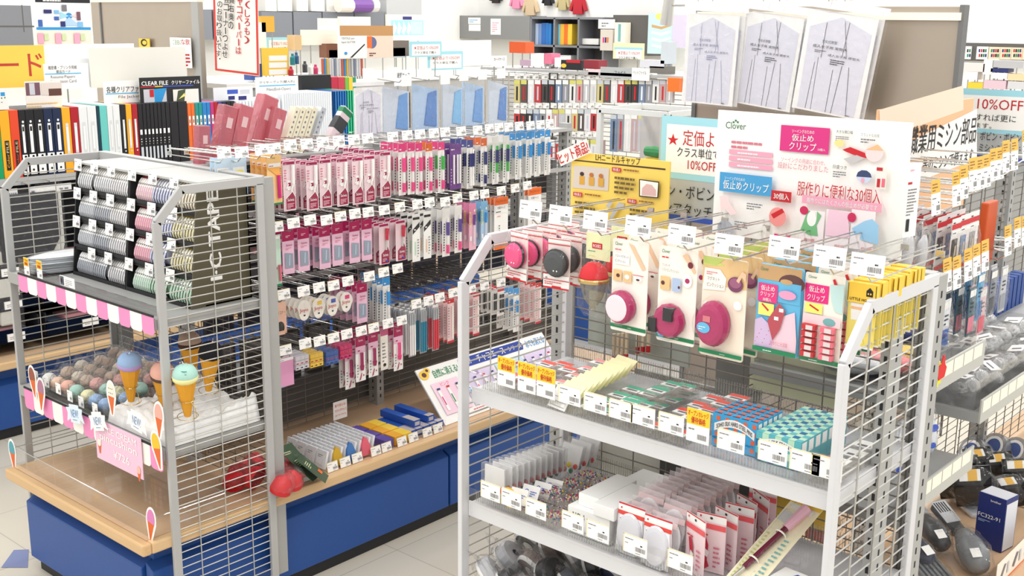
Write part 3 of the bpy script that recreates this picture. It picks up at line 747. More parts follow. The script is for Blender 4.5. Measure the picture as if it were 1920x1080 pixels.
def pk_bell(label):
    t = pk('pincushion_packet', label); c = Card(.062, .056, C('pale_lime_card', 236, 240, 190), .002)
    c.r(.26, .42, .68, .64, RED).t('ROSES', .31, .47, .63, .59, WHITE, .03).l(.1, .3, .8, .37, 1, GREENP).l(.15, .12, .75, .18, 1, OLIVE); c.build('header_card', t)
    mb = MB(); mb.lathe([(.0, .026), (.014, .024), (.026, .012), (.031, -.004), (.0315, -.008), (.0, -.008)], C('red_felt', 206, 34, 44, rough=.6), 20, (0, -.012, -.084)); b = mb.build('felt_dome', t, smooth=True)
    mb = MB(); mb.lathe([(.032, -.016), (.0335, -.010), (.032, -.007)], GOLD, 20, (0, -.012, -.084)); mb.build('gold_rim', b)
    mb = MB(); mb.lathe([(.031, -.012), (.026, -.03), (.02, -.052), (.006, -.072), (.009, -.078)], clear('pale_glass', (226, 222, 206), .12, .1, .6, 60, .7, .12, (230, 226, 210)), 12, (0, -.012, -.084)); mb.build('glass_stem', t)
    film(t, .064, .15, .034, BAG).location.z = -.03; return t
def clover(c, u0, v0, u1, v1): c.t('Clover', u0, v0, u1, v1, GREENP); return c
def pk_wrist(label, kind):
    t = pk('pincushion_blister', label); w_, h = .088, .192
    c = Card(w_, h, IVORY, .0014, .004); clover(c, .07, .93, .28, .965).r(0, .035, 1, .075, GREENP).l(.5, .05, .72, .062, 1, WHITE)
    if kind == 'disc':
        c.p([(.45, .97), (.6, .95), (.95, .72), (.85, .7), (.7, .8)], SKIN).l(.08, .88, .5, .91, 1, C('rose_print', 214, 120, 140)).r(.07, .73, .5, .85, WHITE).t('リストマグネット', .1, .80, .48, .835, GREYINK).t('ピンクッション', .1, .75, .4, .785, GREYINK)
        c.r(.06, .55, .3, .67, SANDP).r(.35, .55, .58, .67, SANDP).o(.2, .61, .05, .02, DKBR).o(.46, .61, .07, .025, WHITE).r(.63, .64, .92, .65, C('rose_print', 214, 120, 140)).o(.77, .61, .1, .03, WHITE).o(.77, .6, .05, .012, DKBR)
        c.build('card', t); cx, cz = -.012, -.138
        blister(t, cx, cz, .034, .036, .03); d = disc(t, 'magnet_dish', cx, cz, .032, .002, .024, MAG, .034, bev=.2)
        disc(d, 'pale_pad', cx - .002, cz, .0255, .0236, .0258, C('pale_pink_pad', 250, 226, 234, rough=.4), .027)
    else:
        c.l(.08, .88, .5, .91, 1, RED).t('ワンタッチ', .1, .79, .3, .82, GREYINK).t('リストピンクッション', .1, .74, .55, .775, GREYINK).p([(.62, .93), (.75, .96), (.98, .78), (.93, .76), (.8, .84)], SKIN).o(.84, .845, .07, .033, C('wine_print', 120, 40, 56))
        c.o(.78, .68, .12, .07, WHITE).o(.78, .68, .06, .026, MAG).r(.08, .55, .33, .69, SANDP).o(.15, .62, .05, .022, DKBR).r(.4, .55, .62, .69, C('pale_denim_print', 176, 196, 226)).o(.58, .6, .03, .015, DKBR)
        c.build('card', t); cx, cz = -.010, -.146
        blister(t, cx, cz, .036, .036, .032); d = disc(t, 'wrist_pincushion', cx, cz, .034, .002, .022, MAG, .034, n=12, bev=.3)
        mb = MB(); mb.prism([(cx - .002, cz + .004), (cx + .018, cz + .004), (cx + .018, cz + .03), (cx - .002, cz + .03)], -.029, -.012, BLACKP); mb.prism([(cx - .038, cz - .024), (cx - .02, cz - .024), (cx - .02, cz + .004), (cx - .038, cz + .004)], -.026, -.008, BLACKP)
        o = mb.build('strap', d); o.rotation_euler = (0, R(0), 0)
        e = Card(.018, .018, SKYP); e = MB(); e.oval(-.032, -.176, .009, .009, .003, SKYP); e.lines(-.038, -.18, -.027, -.172, 2, .0036, WHITE); e.build('round_sticker', t)
    return t
def pk_egg(label):
    t = pk('pincushion_blister', label); w_, h = .096, .196
    c = Card(w_, h, C('oat_card', 246, 234, 216), .0014, .005); c.r(0, .72, 1, .99, SANDP).p([(0, .9), (.5, .92), (.2, .99), (0, .99)], OLIVE).p([(0, .99), (.5, .99), (.3, .92), (0, .93)], C('leafy_print', 190, 206, 110))
        
    c.p([(.02, .66), (.52, .68), (.55, .8), (.4, .88), (.05, .88)], IVORY).t('マグネット', .12, .76, .4, .8, GREYINK).t('ピンクッション', .12, .7, .5, .74, GREYINK).l(.1, .82, .4, .86, 2, C('rose_print', 214, 120, 140))
    c.o(.76, .76, .17, .075, C('plum_print', 122, 66, 98)).o(.76, .775, .13, .05, C('plum_light_print', 160, 96, 128)).p([(.78, .8), (.9, .9), (.99, .88), (.99, .8), (.9, .84), (.84, .78)], SKIN)
    c.o(.84, .56, .09, .045, WHITE).o(.15, .52, .07, .03, WHITE).o(.15, .51, .04, .012, DKBR).r(0, .03, 1, .07, GREENP).l(.5, .045, .78, .055, 1, WHITE); c.build('card', t)
    cx, cz = -.014, -.128
    blister(t, cx, cz, .036, .047, .034); d = disc(t, 'magnet_dish', cx, cz, .0335, .002, .028, MAG, .044, bev=.3)
    mb = MB(); mb.oval(cx - .010, cz - .006, .0145, .0105, .0292, SKYP); mb.lines(cx - .02, cz - .01, cx + .0, cz - .001, 2, .0298, WHITE); mb.rect(cx - .012, cz + .006, cx + .004, cz + .018, .029, C('rose_sticker', 214, 120, 130)); mb.build('oval_sticker', d)
    mb = MB(); mb.lathe([(.020, -.030), (.023, -.030)], WHITE, 12, (cx, 0, cz), 'y', R(250), R(330)); mb.build('highlight_band', d) if 0 else None
    return t
def pk_pouch(label):
    t = pk('clip_pouch', label); w_, h = .088, .166
    mb = Card(w_, h, SKYP, .01, .004); mb.r(0, .83, 1, 1, BROWNP).o(.78, .83, .3, .1, DKBR).r(0, .6, 1, .83, SKYP).o(.66, .84, .14, .03, C('tan_print', 206, 164, 112)); clover(mb, .06, .93, .24, .97)
    mb.p([(0, .06), (0, .36), (.15, .4), (.42, .3), (.5, .06)], LILAC).p([(.42, .06), (.5, .3), (.62, .45), (.9, .52), (.98, .2), (.98, .06)], C('blush_print', 244, 208, 222)).r(.04, .58, .48, .79, PINKP).t('仮止め', .1, .71, .42, .77, WHITE, .02).t('クリップ', .09, .645, .42, .7, WHITE, .02).t('30個入', .16, .592, .36, .632, WHITE, .03)
    mb.r(.07, .43, .43, .57, LEMON).p([(.14, .55), (.3, .48), (.32, .5), (.16, .565)], RED).o(.72, .7, .2, .05, C('rose_shirt_print', 236, 160, 200)).p([(.3, .38), (.55, .6), (.7, .52), (.6, .3), (.45, .16)], C('clear_red_print', 186, 70, 84)).r(.56, .5, .66, .54, WHITE).r(.46, .4, .56, .44, WHITE)
    mb.t('服作りに大活躍', .4, .11, .8, .16, C('rose_print', 214, 120, 140)).r(0, .015, 1, .065, GREENP).l(.25, .03, .7, .052, 1, WHITE)
    for q in range(9): mb.o(.06 + .045 * q, .12 + .05 * (q * 5 % 4), .01, .006, RED, 6)
    mb.build('printed_bag', t, bevel=.003)
    film(t, w_ * .98, h, .014); return t
def pk_clips(label):
    t = pk('clip_blister', label); w_, h = .076, .166
    c = Card(w_, h, C('cream_print_card', 250, 244, 232), .0014, .003); clover(c, .08, .94, .3, .97); c.r(.02, .68, .62, .88, PINKP).t('仮止め', .12, .79, .52, .86, WHITE, .02).t('クリップ', .09, .7, .54, .77, WHITE, .02).p([(.7, .96), (.76, .97), (.88, .86), (.8, .85)], RED)
    c.p([(.64, .9), (1, .92), (1, .6), (.8, .62), (.7, .74)], C('pale_teal_print', 196, 226, 224)).r(.06, .56, .5, .67, LEMON).p([(.16, .64), (.4, .59), (.42, .605), (.18, .655)], RED).r(.02, .44, .98, .55, PALEP).o(.7, .49, .16, .045, C('teal_print', 116, 178, 178)).r(0, .02, 1, .07, GREENP).l(.25, .035, .75, .055, 1, WHITE); c.build('card', t)
    for cx, col, nm in ((-.020, RED, 'red_clip'), (.016, C('coral_clip', 240, 110, 130, rough=.25), 'pink_clip')):
        for q in range(5):
            mb = MB(); z = -.098 - q * .0125
            mb.prism([(cx - .013, z - .0048), (cx + .013, z - .0048), (cx + .013, z + .0048), (cx - .013, z + .0048)], -.013, -.002, col); mb.box(cx - .004, cx + .009, -.0145, -.012, z - .004, z + .004, C('clear_clip', 226, 216, 214, rough=.15)); mb.build('clip', t)
    mb = MB(); mb.open_box(-.036, .036, -.018, -.0014, -.16, -.09, FILM); mb.build('clear_blister', t)
    return t
def pk_house(label):
    t = pk('notion_packet', label); w_, h = .054, .118
    mb = MB(); mb.box(-w_ / 2, w_ / 2, -.002, .010, -.036, 0, YEL); mb.rect(-w_ * .48, -.034, -w_ * .46, -.002, .0025, INK); mb.rect(w_ * .46, -.034, w_ * .48, -.002, .0025, INK)
    mb.text('LITTLE HOUSE', -w_ * .4, -.032, w_ * .4, -.027, .0026, INK, .03); mb.prism([(.008, -.022), (.02, -.022), (.02, -.012), (.014, -.006), (.008, -.012)], -.0027, -.0024, INK); mb.rect(.0105, -.0185, .0130, -.0155, .003, YEL); mb.rect(.0150, -.0185, .0175, -.0155, .003, YEL)
    mb.build('header_card', t)
    c = Card(w_ * .96, h - .036, C('lemon_card', 246, 226, 110)); c.p([(.1, .98), (.9, .98), (.6, .62), (.15, .6)], WHITE).r(.12, .84, .7, .9, C('peach_print', 246, 190, 140)).p([(.3, .6), (.6, .1), (.66, .12), (.4, .62)], LEMON).r(0, 0, 1, .05, WHITE); c.build('insert_card', t, loc=(0, .002, -.036))
    film(t, w_ * .98, h - .03, .008).location.z = -.03; return t
# ---- hooks
def hook_proto(L_, tw, th, style, seed=3, z_tag=.016):
    """wire hook with a price plate on its second arm; origin where it clips on the grid, pointing to -Y"""
    t = thing('display_hook', '', 'hook')
    mb = MB(); r = .0017
    mb.path([(0, 0, 0), (0, -L_ + .012, 0), (0, -L_ - .004, .013)], r, CHROME, 5); mb.box(-.008, .008, -.003, .002, -.002, .010, CHROME)
    mb.path([(-.007, 0, z_tag + .004), (-.007, -L_ - .01, z_tag + .010), (.007, -L_ - .01, z_tag + .010), (.007, 0, z_tag + .004)], r * .85, CHROME, 5); mb.build('wire_prong', t)
    if style == 'plain': pc = price_card(tw, th, None, seed)
    elif style == 'cream': pc = price_card(tw, th, C('yellowed_edge', 240, 228, 180), seed)
    elif style == 'orange':
        pc = price_card(tw, th * .62, None, seed); pc.box(-tw / 2, tw / 2, 0, .0012, th * .62, th, C('amber_label', 240, 188, 74)); pc.lines(-tw * .4, th * .68, tw * .4, th * .94, 3, .0004, C('amber_ink', 150, 100, 30), .4)
    if style: pc.build('price_tag', t, loc=(0, -L_ - .0125, z_tag - .002), rot=(R(-6), 0, 0))
    return t
HK = {}
def hook_at(key, loc, rz, label, group, L_=.29, tw=.05, th=.036, style='plain', z_tag=.016):
    if key not in HK:
        o = hook_proto(L_, tw, th, style, len(HK) + 3, z_tag); o.location = loc; o.rotation_euler = (0, 0, rz); o['label'] = label; o['group'] = group; HK[key] = o; return o
    return dup(HK[key], loc, label, group, rz)
BB = BYE - .006
btags = [(994, 412), (1050, 422), (1115, 433), (1195, 444), (1277, 461), (1365, 480), (1468, 486), (1553, 505), (1624, 520)]
bnames = ['pink round pincushion', 'black round pincushion', 'red bell pincushion', 'pale pink wrist magnet', 'strapped wrist pincushion', 'big magenta magnet dish', 'sky blue clip pouch', 'ten clip blister', 'yellow house packet']
for k, (px, py) in enumerate(btags):
    p = P(px, py, 'y', .125)
    hook_at('b', (p.x, BB, p.z - .012), 0, f'chrome hook with white price plate above the {bnames[k]}', 'hooks of the right end rack', .318, .060, .038)
bp = [(pk_round, (C('pink_felt', 236, 84, 136, rough=.8), BLACKP, 0), (974, 434), .17, 5, .045), (pk_round, (C('charcoal_felt', 74, 76, 78, rough=.8), C('charcoal_ring', 40, 40, 42), 1), (1049, 447), .165, 5, .045), (pk_bell, (), (1122, 438), .18, 2, .09),
      (pk_wrist, ('disc',), (1183, 451), .165, 5, .05), (pk_wrist, ('strap',), (1273, 465), .16, 4, .055), (pk_egg, (), (1361, 484), .16, 5, .05), (pk_pouch, (), (1464, 500), .165, 4, .055), (pk_clips, (), (1548, 515), .17, 5, .045), (pk_house, (), (1619, 531), .18, 12, .018)]
for k, (fn, args, (px, py), y, n, st) in enumerate(bp):
    p = P(px, py, 'y', y); hook_n = bnames[k]
    lab = f'{hook_n} packet hanging in front, {ORD[k]} hook of the right end rack'
    t = fn(lab, *args); t.location = p; t['group'] = f'{hook_n} packets'
    if k < 3: t.rotation_euler = (0, 0, R((-8, 6, 0)[k]))
    for q in range(1, n):
        dup(t, (p.x + rnd.uniform(-.003, .003), y + st * q, p.z + rnd.uniform(-.002, .002)), f'{hook_n} packet behind the front one, {ORD[k]} hook of right end rack', rz=R(rnd.uniform(-4, 4)))
# ---- trays and shelf tickets
def tray(label, x0, x1, y0, y1, z, h, m=CLEAR, ribs=True):
    t = thing('acrylic_tray', label, 'tray', ((x0 + x1) / 2, (y0 + y1) / 2, z)); a, b = (x1 - x0) / 2, (y1 - y0) / 2
    MB().open_box(-a, a, -b, b, 0, h, m).build('tray_body', t)
    mb = MB(); x = -a + .004
    while x < a - .004 and ribs: mb.box(x, x + .002, b - .003, b - .001, .002, h * .95, RIB); x += .0065
    if ribs: mb.build('rib_strip', t); mb = MB()
    x = -a + .004
    while x < a - .004 and ribs: mb.box(x, x + .002, -b + .001, -b + .003, .002, h * .5, RIB); x += .0065
    if ribs: mb.build('rib_strip', t)
    return t
S1, S2, S3 = 1.0685, .7955, .5505
tray('clear ribbed tray at the left of the upper shelf, right end rack', 1.150, 1.425, .105, .425, S1, .045)
tray('clear ribbed tray of green stickered pin boxes on the upper shelf', 1.429, 1.555, .105, .425, S1, .045)
tray('clear ribbed tray of red stickered pin boxes on the upper shelf', 1.559, 1.700, .105, .425, S1, .045)
tray('clear ribbed tray under the blue and green pin cartons', 1.704, 1.915, .105, .425, S1, .04)
tray('clear ribbed tray of loose pin boxes at the right of the upper shelf', 1.918, 1.995, .105, .425, S1, .045)
PIN = clear('pin_box_plastic', (254, 253, 252), .04, .12, .5, 140, .6, .14, (236, 232, 226))
def pinbox(label, w_, d, h, st, wd, group):
    t = thing('pin_box', label, 'box'); t['group'] = group
    MB().box(-w_ / 2, w_ / 2, -d / 2, d / 2, 0, h, PIN).build('clear_case', t)
    if st:
        mb = MB(); mb.box(-w_ * wd / 2, w_ * wd / 2, -d * .36, d * .36, h, h + .0006, WHITE); mb.box(-w_ * wd / 2, w_ * wd / 2, d * .02, d * .38, h + .0006, h + .0009, st); mb.box(-w_ * wd * .3, w_ * wd * .36, -d * .24, -d * .06, h + .0006, h + .0009, CODE); mb.build('sticker', t)
    mb = MB(); r = random.Random(4)
    for q in range(8): x = r.uniform(-.4, .3) * w_; y = r.uniform(-.4, .4) * d; mb.bar((x, y, h * .3), (x + w_ * r.uniform(.05, .15), y + d * r.uniform(-.3, .3), h * r.uniform(.2, .7)), .0006, CHROME, 3)
    mb.build('pins', t); return t
STG = C('mint_sticker', 70, 178, 142); STR_ = C('coral_sticker', 236, 84, 66); STP = C('rose_sticker_print', 240, 150, 150)
pb = {}
def pins(key, label, loc, w_=.052, d=.040, h=.014, st=None, wd=.8, group='', rz=0):
    if key not in pb: t = pinbox(label, w_, d, h, st, wd, group); t.location = loc; t.rotation_euler = (0, 0, rz); pb[key] = t
    else: dup(pb[key], loc, label, rz=rz)
for c_ in range(2):
    for r_ in range(4):
        for l_ in range(2 - (r_ % 2)): pins('rose', f'clear pin box with coral sticker, {("left", "right")[c_]} column, {ORD[r_]} row, layer {l_ + 1}', (1.200 + c_ * .066, .155 + r_ * .06, S1 + .002 + l_ * .0155), .056, .046, .0145, STR_, .75, 'coral stickered boxes in the left tray', rnd.uniform(-.12, .12))
for r_ in range(5): pins('rosew', f'white lidded pin box with rose print in the left tray, {ORD[r_]} from the front', (1.322 - .004 * r_, .15 + r_ * .05, S1 + .003 + .004 * r_), .06, .044, .02, STP, .95, 'rose printed boxes in the left tray')
PYEL = C('pale_yellow_paper', 250, 246, 196)
yp = None
for q in range(9):
    loc = (1.375 - .002 * q, .165 + q * .026, S1 + .028 + .001 * q); lab = f'pale yellow needle paper leaning in the left tray, {ORD[q]} from the front'
    if yp is None:
        c = Card(.066, .05, PYEL); c.o(.4, .6, .05, .05, LEMON); yp = c.build('needle_paper', None, loc); yp.location.z += .022; yp.rotation_euler = (R(-52), 0, R(-12)); tag(yp, lab, 'paper', 'pale yellow needle papers')
    else: dup(yp, (loc[0], loc[1], loc[2] + .022), lab)
wp = Card(.055, .05, WHITE); wp.r(.1, .1, .9, .12, GREYINK).r(.1, .3, .9, .32, GREYINK).r(.1, .5, .9, .52, GREYINK); o = wp.build('needle_paper', None, (1.375, .128, S1 + .05)); o.rotation_euler = (R(-35), 0, R(-10)); tag(o, 'white ruled needle paper leaning at the front of the left tray', 'paper')
for c_ in range(3):
    for r_ in range(5):
        if c_ == 0 and r_ > 3: continue
        hh = (.001, .001, .018)[c_] + (.017 if c_ == 2 and r_ in (0, 2, 3) else 0)
        pins('green', f'clear pin box with mint sticker, {ORD[c_]} column from left, {ORD[r_]} row from front', (1.415 + c_ * .056 + (.012 if c_ == 0 else 0) + .004, .14 + r_ * .052, S1 + hh), .048, .044, .016, STG, .85, 'mint stickered boxes')
        if c_ == 2: pins('green', f'clear pin box with mint sticker in lower layer, third column, {ORD[r_]} row', (1.531, .14 + r_ * .052, S1 + .001))
for c_ in range(2):
    for r_ in range(5):
        pins('coral', f'clear pin box with red sticker, {("left", "right")[c_]} column, {ORD[r_]} row from front', (1.598 + c_ * .062 - (.006 if c_ else 0), .135 + r_ * .056, S1 + .002 + (.016 if c_ == 1 and r_ else 0)), .05, .046, .016, STR_, .9, 'red stickered boxes')
def carton(label, w_, d, h, base, chk, title, tw, arc, group, style):
    t = thing('pin_carton', label, 'box'); t['group'] = group
    MB().box(-w_ / 2, w_ / 2, 0, d, 0, h, base).build('carton', t)
    mb = MB(); n = 5 if style == 'spot' else 7; dd = 0
    if style == 'spot':
        for i in range(n):
            for j in range(4):
                u = -w_ / 2 + w_ * (i + .3 + .05 * j) / n; mb.rect(u, h * (.08 + j * .24), u + w_ * .085, h * (.08 + j * .24) + h * .13, .0004, chk)
            u = -w_ / 2 + w_ * (i + .35) / n; mb.add([(u, d * .25, h + .0004), (u + w_ * .1, d * .25, h + .0004), (u + w_ * .1, d * .8, h + .0004), (u, d * .8, h + .0004)], [(0, 1, 2, 3)], chk)
            mb.add([(u - .004, d * .05, h + .0003), (u + w_ * .12, d * .05, h + .0003), (u + w_ * .12, d * .22, h + .0003), (u - .004, d * .22, h + .0003)], [(0, 1, 2, 3)], C('navy_print', 22, 44, 100))
    else:
        lt = C('mint_check', 196, 236, 206); nv = C('teal_check', 20, 110, 160)
        for i in range(n):
            for j in range(4):
                u = -w_ / 2 + w_ * i / n
                if (i + j) % 2 == 0: mb.rect(u, h * j / 4, u + w_ / n, h * (j + 1) / 4, .0004, lt if j % 2 else nv)
            u = -w_ / 2 + w_ * i / n
            for a, b, cc in ((0, .5, lt if i % 2 else base), (.5, 1, nv if i % 2 else lt)): mb.add([(u, d * a, h + .0004), (u + w_ / n, d * a, h + .0004), (u + w_ / n, d * b, h + .0004), (u, d * b, h + .0004)], [(0, 1, 2, 3)], cc)
    mb.add([(w_ / 2 + .0004, d * .15, h * .55), (w_ / 2 + .0004, d * .85, h * .55), (w_ / 2 + .0004, d * .85, h * .95), (w_ / 2 + .0004, d * .15, h * .95)], [(0, 1, 2, 3)], WHITE)
    pr = mb.build('print', t)
    mb = MB(); k = 14
    up_ = [(-w_ * .45 + w_ * .9 * i / k, h * (.52 + .26 * math.sin(PI * i / k * .9 + .15)) - h * .0) for i in range(k + 1)]
    mb.poly([(u, v - h * .10) for u, v in up_] + [(u, v + h * .13) for u, v in reversed(up_)], .001, WHITE)
    vs, fs, asp = text_mesh(title, .01)
    def bend(x): return h * (.52 + .26 * math.sin(PI * x * .9 + .15))
    mb.add([(-w_ * .40 + x * w_ * .8, -.0014 - k_, bend(.055 + x * .89) - h * .05 + y * h * .13) for x, y, k_ in vs], fs, INK)
    mb.poly([(-w_ * .1, h * .12), (-w_ * .02, h * .22), (w_ * .06, h * .12), (w_ * .09, h * .3), (w_ * .03, h * .38), (-w_ * .08, h * .38), (-w_ * .13, h * .3)], .0012, C('navy_print', 22, 44, 100))
    if style == 'spot': mb.text('HIGHEST', -w_ * .48, h * .24, -w_ * .22, h * .30, .0012, C('navy_print', 22, 44, 100)); mb.text('QUALITY', w_ * .2, h * .24, w_ * .44, h * .30, .0012, C('navy_print', 22, 44, 100))
    mb.build('banner', t); return t
for key, n, x, y0, d, args in (('blue', 5, 1.765, .158, .0195, (.098, .0188, .068, C('sky_carton', 62, 168, 222), C('orange_square', 236, 104, 62), 'SOHO SILK HARD STEEL PINS', 0, 0, 'sky blue pin cartons', 'spot')),
                               ('green', 7, 1.8625, .150, .0275, (.092, .0268, .056, C('aqua_carton', 96, 190, 200), None, 'SOHO SILK STAIN PIN', 0, 0, 'green gingham pin cartons', 'check'))):
    for q in range(n):
        lab = f'{"sky blue pin carton with orange squares" if key == "blue" else "green gingham pin carton"} on the upper shelf, {ORD[q]} from the front'
        if q == 0: c0 = carton(lab, *args); c0.location = (x, y0, S1 + .002)
        else: dup(c0, (x, y0 + d * q, S1 + .002), lab)
pins('org', 'clear pin box with orange sticker beside the gingham cartons', (1.955, .15, S1 + .018), .06, .05, .02, C('orange_sticker', 244, 150, 60), .6, 'loose pin boxes at right')
for r_ in range(4): pins('wh', f'clear white stickered pin box, right end of the upper shelf, {ORD[r_]} from front', (1.962 - .006 * (r_ % 2), .15 + .058 * r_, S1 + .002), .055, .05, .016, WHITE, .7, 'white stickered pin boxes')
tk = None
def ticket(kind, px, py, y, label, w_=.058, h=.040, yellow=False):
    global tk
    p = P(px, py - (0 if yellow else 7), 'y', y)
    if yellow: return tag(open_tag(w_, h * 1.5).build('price_ticket', None, (p.x, y, p.z)), label, 'price ticket', 'yellow headed price tickets')
    if tk is None: tk = tag(price_card(w_, h, C('yellowed_edge', 240, 228, 180), 9).build('price_ticket', None, (p.x, y, p.z)), label, 'price ticket', 'price tickets on shelf edges of right end rack'); return tk
    return dup(tk, (p.x, y, p.z), label)
for k, (px, py) in enumerate(((949, 725), (987, 736), (1023, 746))): ticket(0, px, py, .083, f'yellow headed price ticket at the left of the upper shelf edge, {ORD[k]} of three', .050, .044, True)
ticket(0, 1307, 830, .083, 'yellow headed price ticket under the red stickered pin boxes', .050, .044, True)
for k, (px, py) in enumerate(((1067, 765), (1115, 780), (1163, 794), (1204, 805), (1257, 820), (1369, 853), (1447, 875), (1507, 893), (1548, 904))): ticket(0, px, py, .084, f'white price ticket on the upper shelf edge, {ORD[k]} from left')
for k, (px, py) in enumerate(((919, 944), (958, 958), (1004, 977), (1073, 1002), (1120, 1020), (1190, 1047), (1274, 1077))): ticket(0, px, py, .074, f'white price ticket on the lower shelf edge, {ORD[k]} from left')
def lip(label, z):
    o = MB().box(BX0 + .012, BX1 - .012, .0845, .0868, z, z + .042, CLEAR).build('ticket_rail', None); tag(o, label, 'ticket rail')
lip('clear ticket rail along the upper shelf edge of the right end rack', S1 + .002)
o = MB().box(BX0 + .012, BX1 - .012, .0765, .0785, S2 + .002, S2 + .042, CLEAR).build('ticket_rail', None); tag(o, 'clear ticket rail along the lower shelf edge of the right end rack', 'ticket rail')
# ---- lower shelf
tray('clear ribbed tray of novelty pins, left of the lower shelf', 1.135, 1.385, .10, .425, S2, .05)
tray('clear ribbed tray of white boxes and round packets on the lower shelf', 1.39, 1.66, .10, .425, S2, .05)
tray('clear ribbed tray of seam ripper cards on the lower shelf', 1.665, 1.985, .10, .425, S2, .05)
WBOX = C('white_box', 246, 246, 244)
for q in range(14):
    lean = q > 10; loc = (1.175 + .002 * q, .125 + q * .0185, S2 + .003); lab = f'clear upright case of novelty pins on the lower shelf, {ORD[q]} from the front'
    if q == 0:
        nv = thing('novelty_pin_case', lab, 'case', loc, 0, 'upright novelty pin cases'); MB().box(-.036, .036, -.007, .007, 0, .088, clear('case_plastic', (252, 252, 253), .06, .08, 0, 1, .7, .10, (250, 250, 250))).build('clear_case', nv)
        mb = MB(); mb.prism([(-.03, .03), (.03, .03), (.03, .084), (-.03, .084)], -.001, .003, WHITE); mb.build('backing_card', nv)
        mb = MB()
        for i in range(6): mb.blob((-.024 + .0095 * i, -.004, .022 + .012 * (i % 2)), .0065, .004, .007, C(('duck_yellow', 'pin_green', 'pin_crimson')[i % 3], *((250, 220, 40), (60, 130, 90), (214, 60, 50))[i % 3]), 7, 5)
        mb.build('novelty_heads', nv)
    else: dup(nv, (loc[0] + (.012 if lean else 0), loc[1] + (.012 * (q - 10) if lean else 0), loc[2]), lab, rot=(R(-22 if lean else -4), 0, 0))
t = thing('paper_tag', 'round yellow paper tag in front of the novelty pin cases', 'tag', (1.247, .094, S2 + .044)); mb = MB(); mb.prism([(.024 * math.cos(a * PI / 9), .024 * math.sin(a * PI / 9)) for a in range(18)], 0, .001, YEL); mb.lines(-.012, -.01, .014, .01, 3, .0006, C('amber_ink', 150, 100, 30)); mb.build('disc', t)
for q in range(4):
    o = Card(.045, .036, WHITE); o.o(.28, .5, .14, .22, C('royal_print', 60, 90, 190)).o(.28, .5, .1, .17, WHITE).l(.5, .3, .9, .7, 3, C('royal_print', 60, 90, 190)); o = o.build('folded_card', None, (1.245 + .005 * q, .135 + .035 * q, S2 + .052 - .002 * q)); o.rotation_euler = (R(-30), 0, R(8)); tag(o, f'white folded card with blue tick in the novelty pin tray, {ORD[q]} from front', 'card', 'folded cards in the pin tray')
BEADC = [(214, 60, 110), (40, 120, 150), (240, 214, 190), (120, 60, 140), (220, 200, 80), (240, 240, 240)]
bt = None
for c_ in range(2):
    for r_ in range(4):
        loc = (1.285 + .062 * c_ - .01 * r_ * 0, .135 + .066 * r_, S2 + .003 + (.019 if r_ > 0 else 0) * 1); lab = f'clear box of coloured bead headed pins, {("left", "right")[c_]} column, {ORD[r_]} row'
        if bt is None:
            bt = thing('bead_pin_box', lab, 'box', loc, 0, 'boxes of bead headed pins'); MB().open_box(-.029, .029, -.031, .031, 0, .018, PIN).build('clear_case', bt); r = random.Random(3)
            for ci, cc in enumerate(BEADC):
                mb = MB()
                for i in range(16): mb.blob((r.uniform(-.026, .026), r.uniform(-.028, .028), r.uniform(.006, .017)), .0021, .0021, .0021, C('bead_%d' % ci, *cc, rough=.2), 5, 4)
                mb.build('bead_heads', bt)
        else: dup(bt, loc, lab)
        if r_ > 0: dup(bt, (loc[0], loc[1], S2 + .0025), f'clear box of bead headed pins in the lower layer, {("left", "right")[c_]} column, {ORD[r_]} row')
t = thing('white_box', 'flat white carton printed NO.4 at the front of the lower shelf', 'box', (1.449, .155, S2 + .003)); mb = MB(); mb.box(-.056, .056, -.035, .04, 0, .060, WBOX); mb.build('carton', t, bevel=.001)
mb = MB(); mb.text('NO.4', -.042, .034, -.010, .049, .0358, INK, .03); mb.lines(-.01, .008, .03, .012, 1, .0358, GREYINK, .3); mb.build('lettering', t)
for q, (x, y, z) in enumerate(((1.437, .205, .0635), (1.492, .185, .0635))): tag(MB().box(x - .027, x + .027, y - .07, y + .07, S2 + z, S2 + z + .028, WBOX).build('white_box', None, bevel=.001), f'plain white carton lying on the NO.4 carton, {("left", "right")[q]} one', 'box', 'plain white cartons')
tag(MB().box(1.395, 1.505, .197, .40, S2 + .002, S2 + .062, WBOX).build('white_box', None, bevel=.001), 'plain white carton at the back under the two small white cartons', 'box')
def pk_weight(label):
    t = pk('magnet_weight_packet', label); c = Card(.066, .105, C('frosted_card', 242, 238, 240)); c.r(0, .8, 1, 1, WHITE).r(0, .965, 1, 1, RED).r(0, .76, 1, .84, C('vermilion_print', 230, 60, 44)).o(.12, .9, .03, .022, RED, 8)
    c.p([(.04, .05), (.02, .5), (.1, .75), (.5, .78), (.95, .75), (1, .5), (.96, .05), (.75, -.02), (.25, -.02)], C('frosted_white', 244, 244, 248)).t('マグネットウェイト', .14, .58, .8, .64, GREYINK).l(.1, .67, .4, .71, 1, INK).l(.14, .44, .9, .54, 3, GREYINK).o(.12, .4, .07, .045, GREYINK).o(.12, .4, .055, .035, WHITE).o(.12, .26, .07, .045, GREYINK).o(.12, .26, .055, .035, WHITE)
    c.build('card', t); disc(t, 'magnet_body', 0, -.06, .030, .0015, .008, C('frosted_grey', 222, 222, 228, rough=.2), .042); film(t, .066, .105, .014); return t
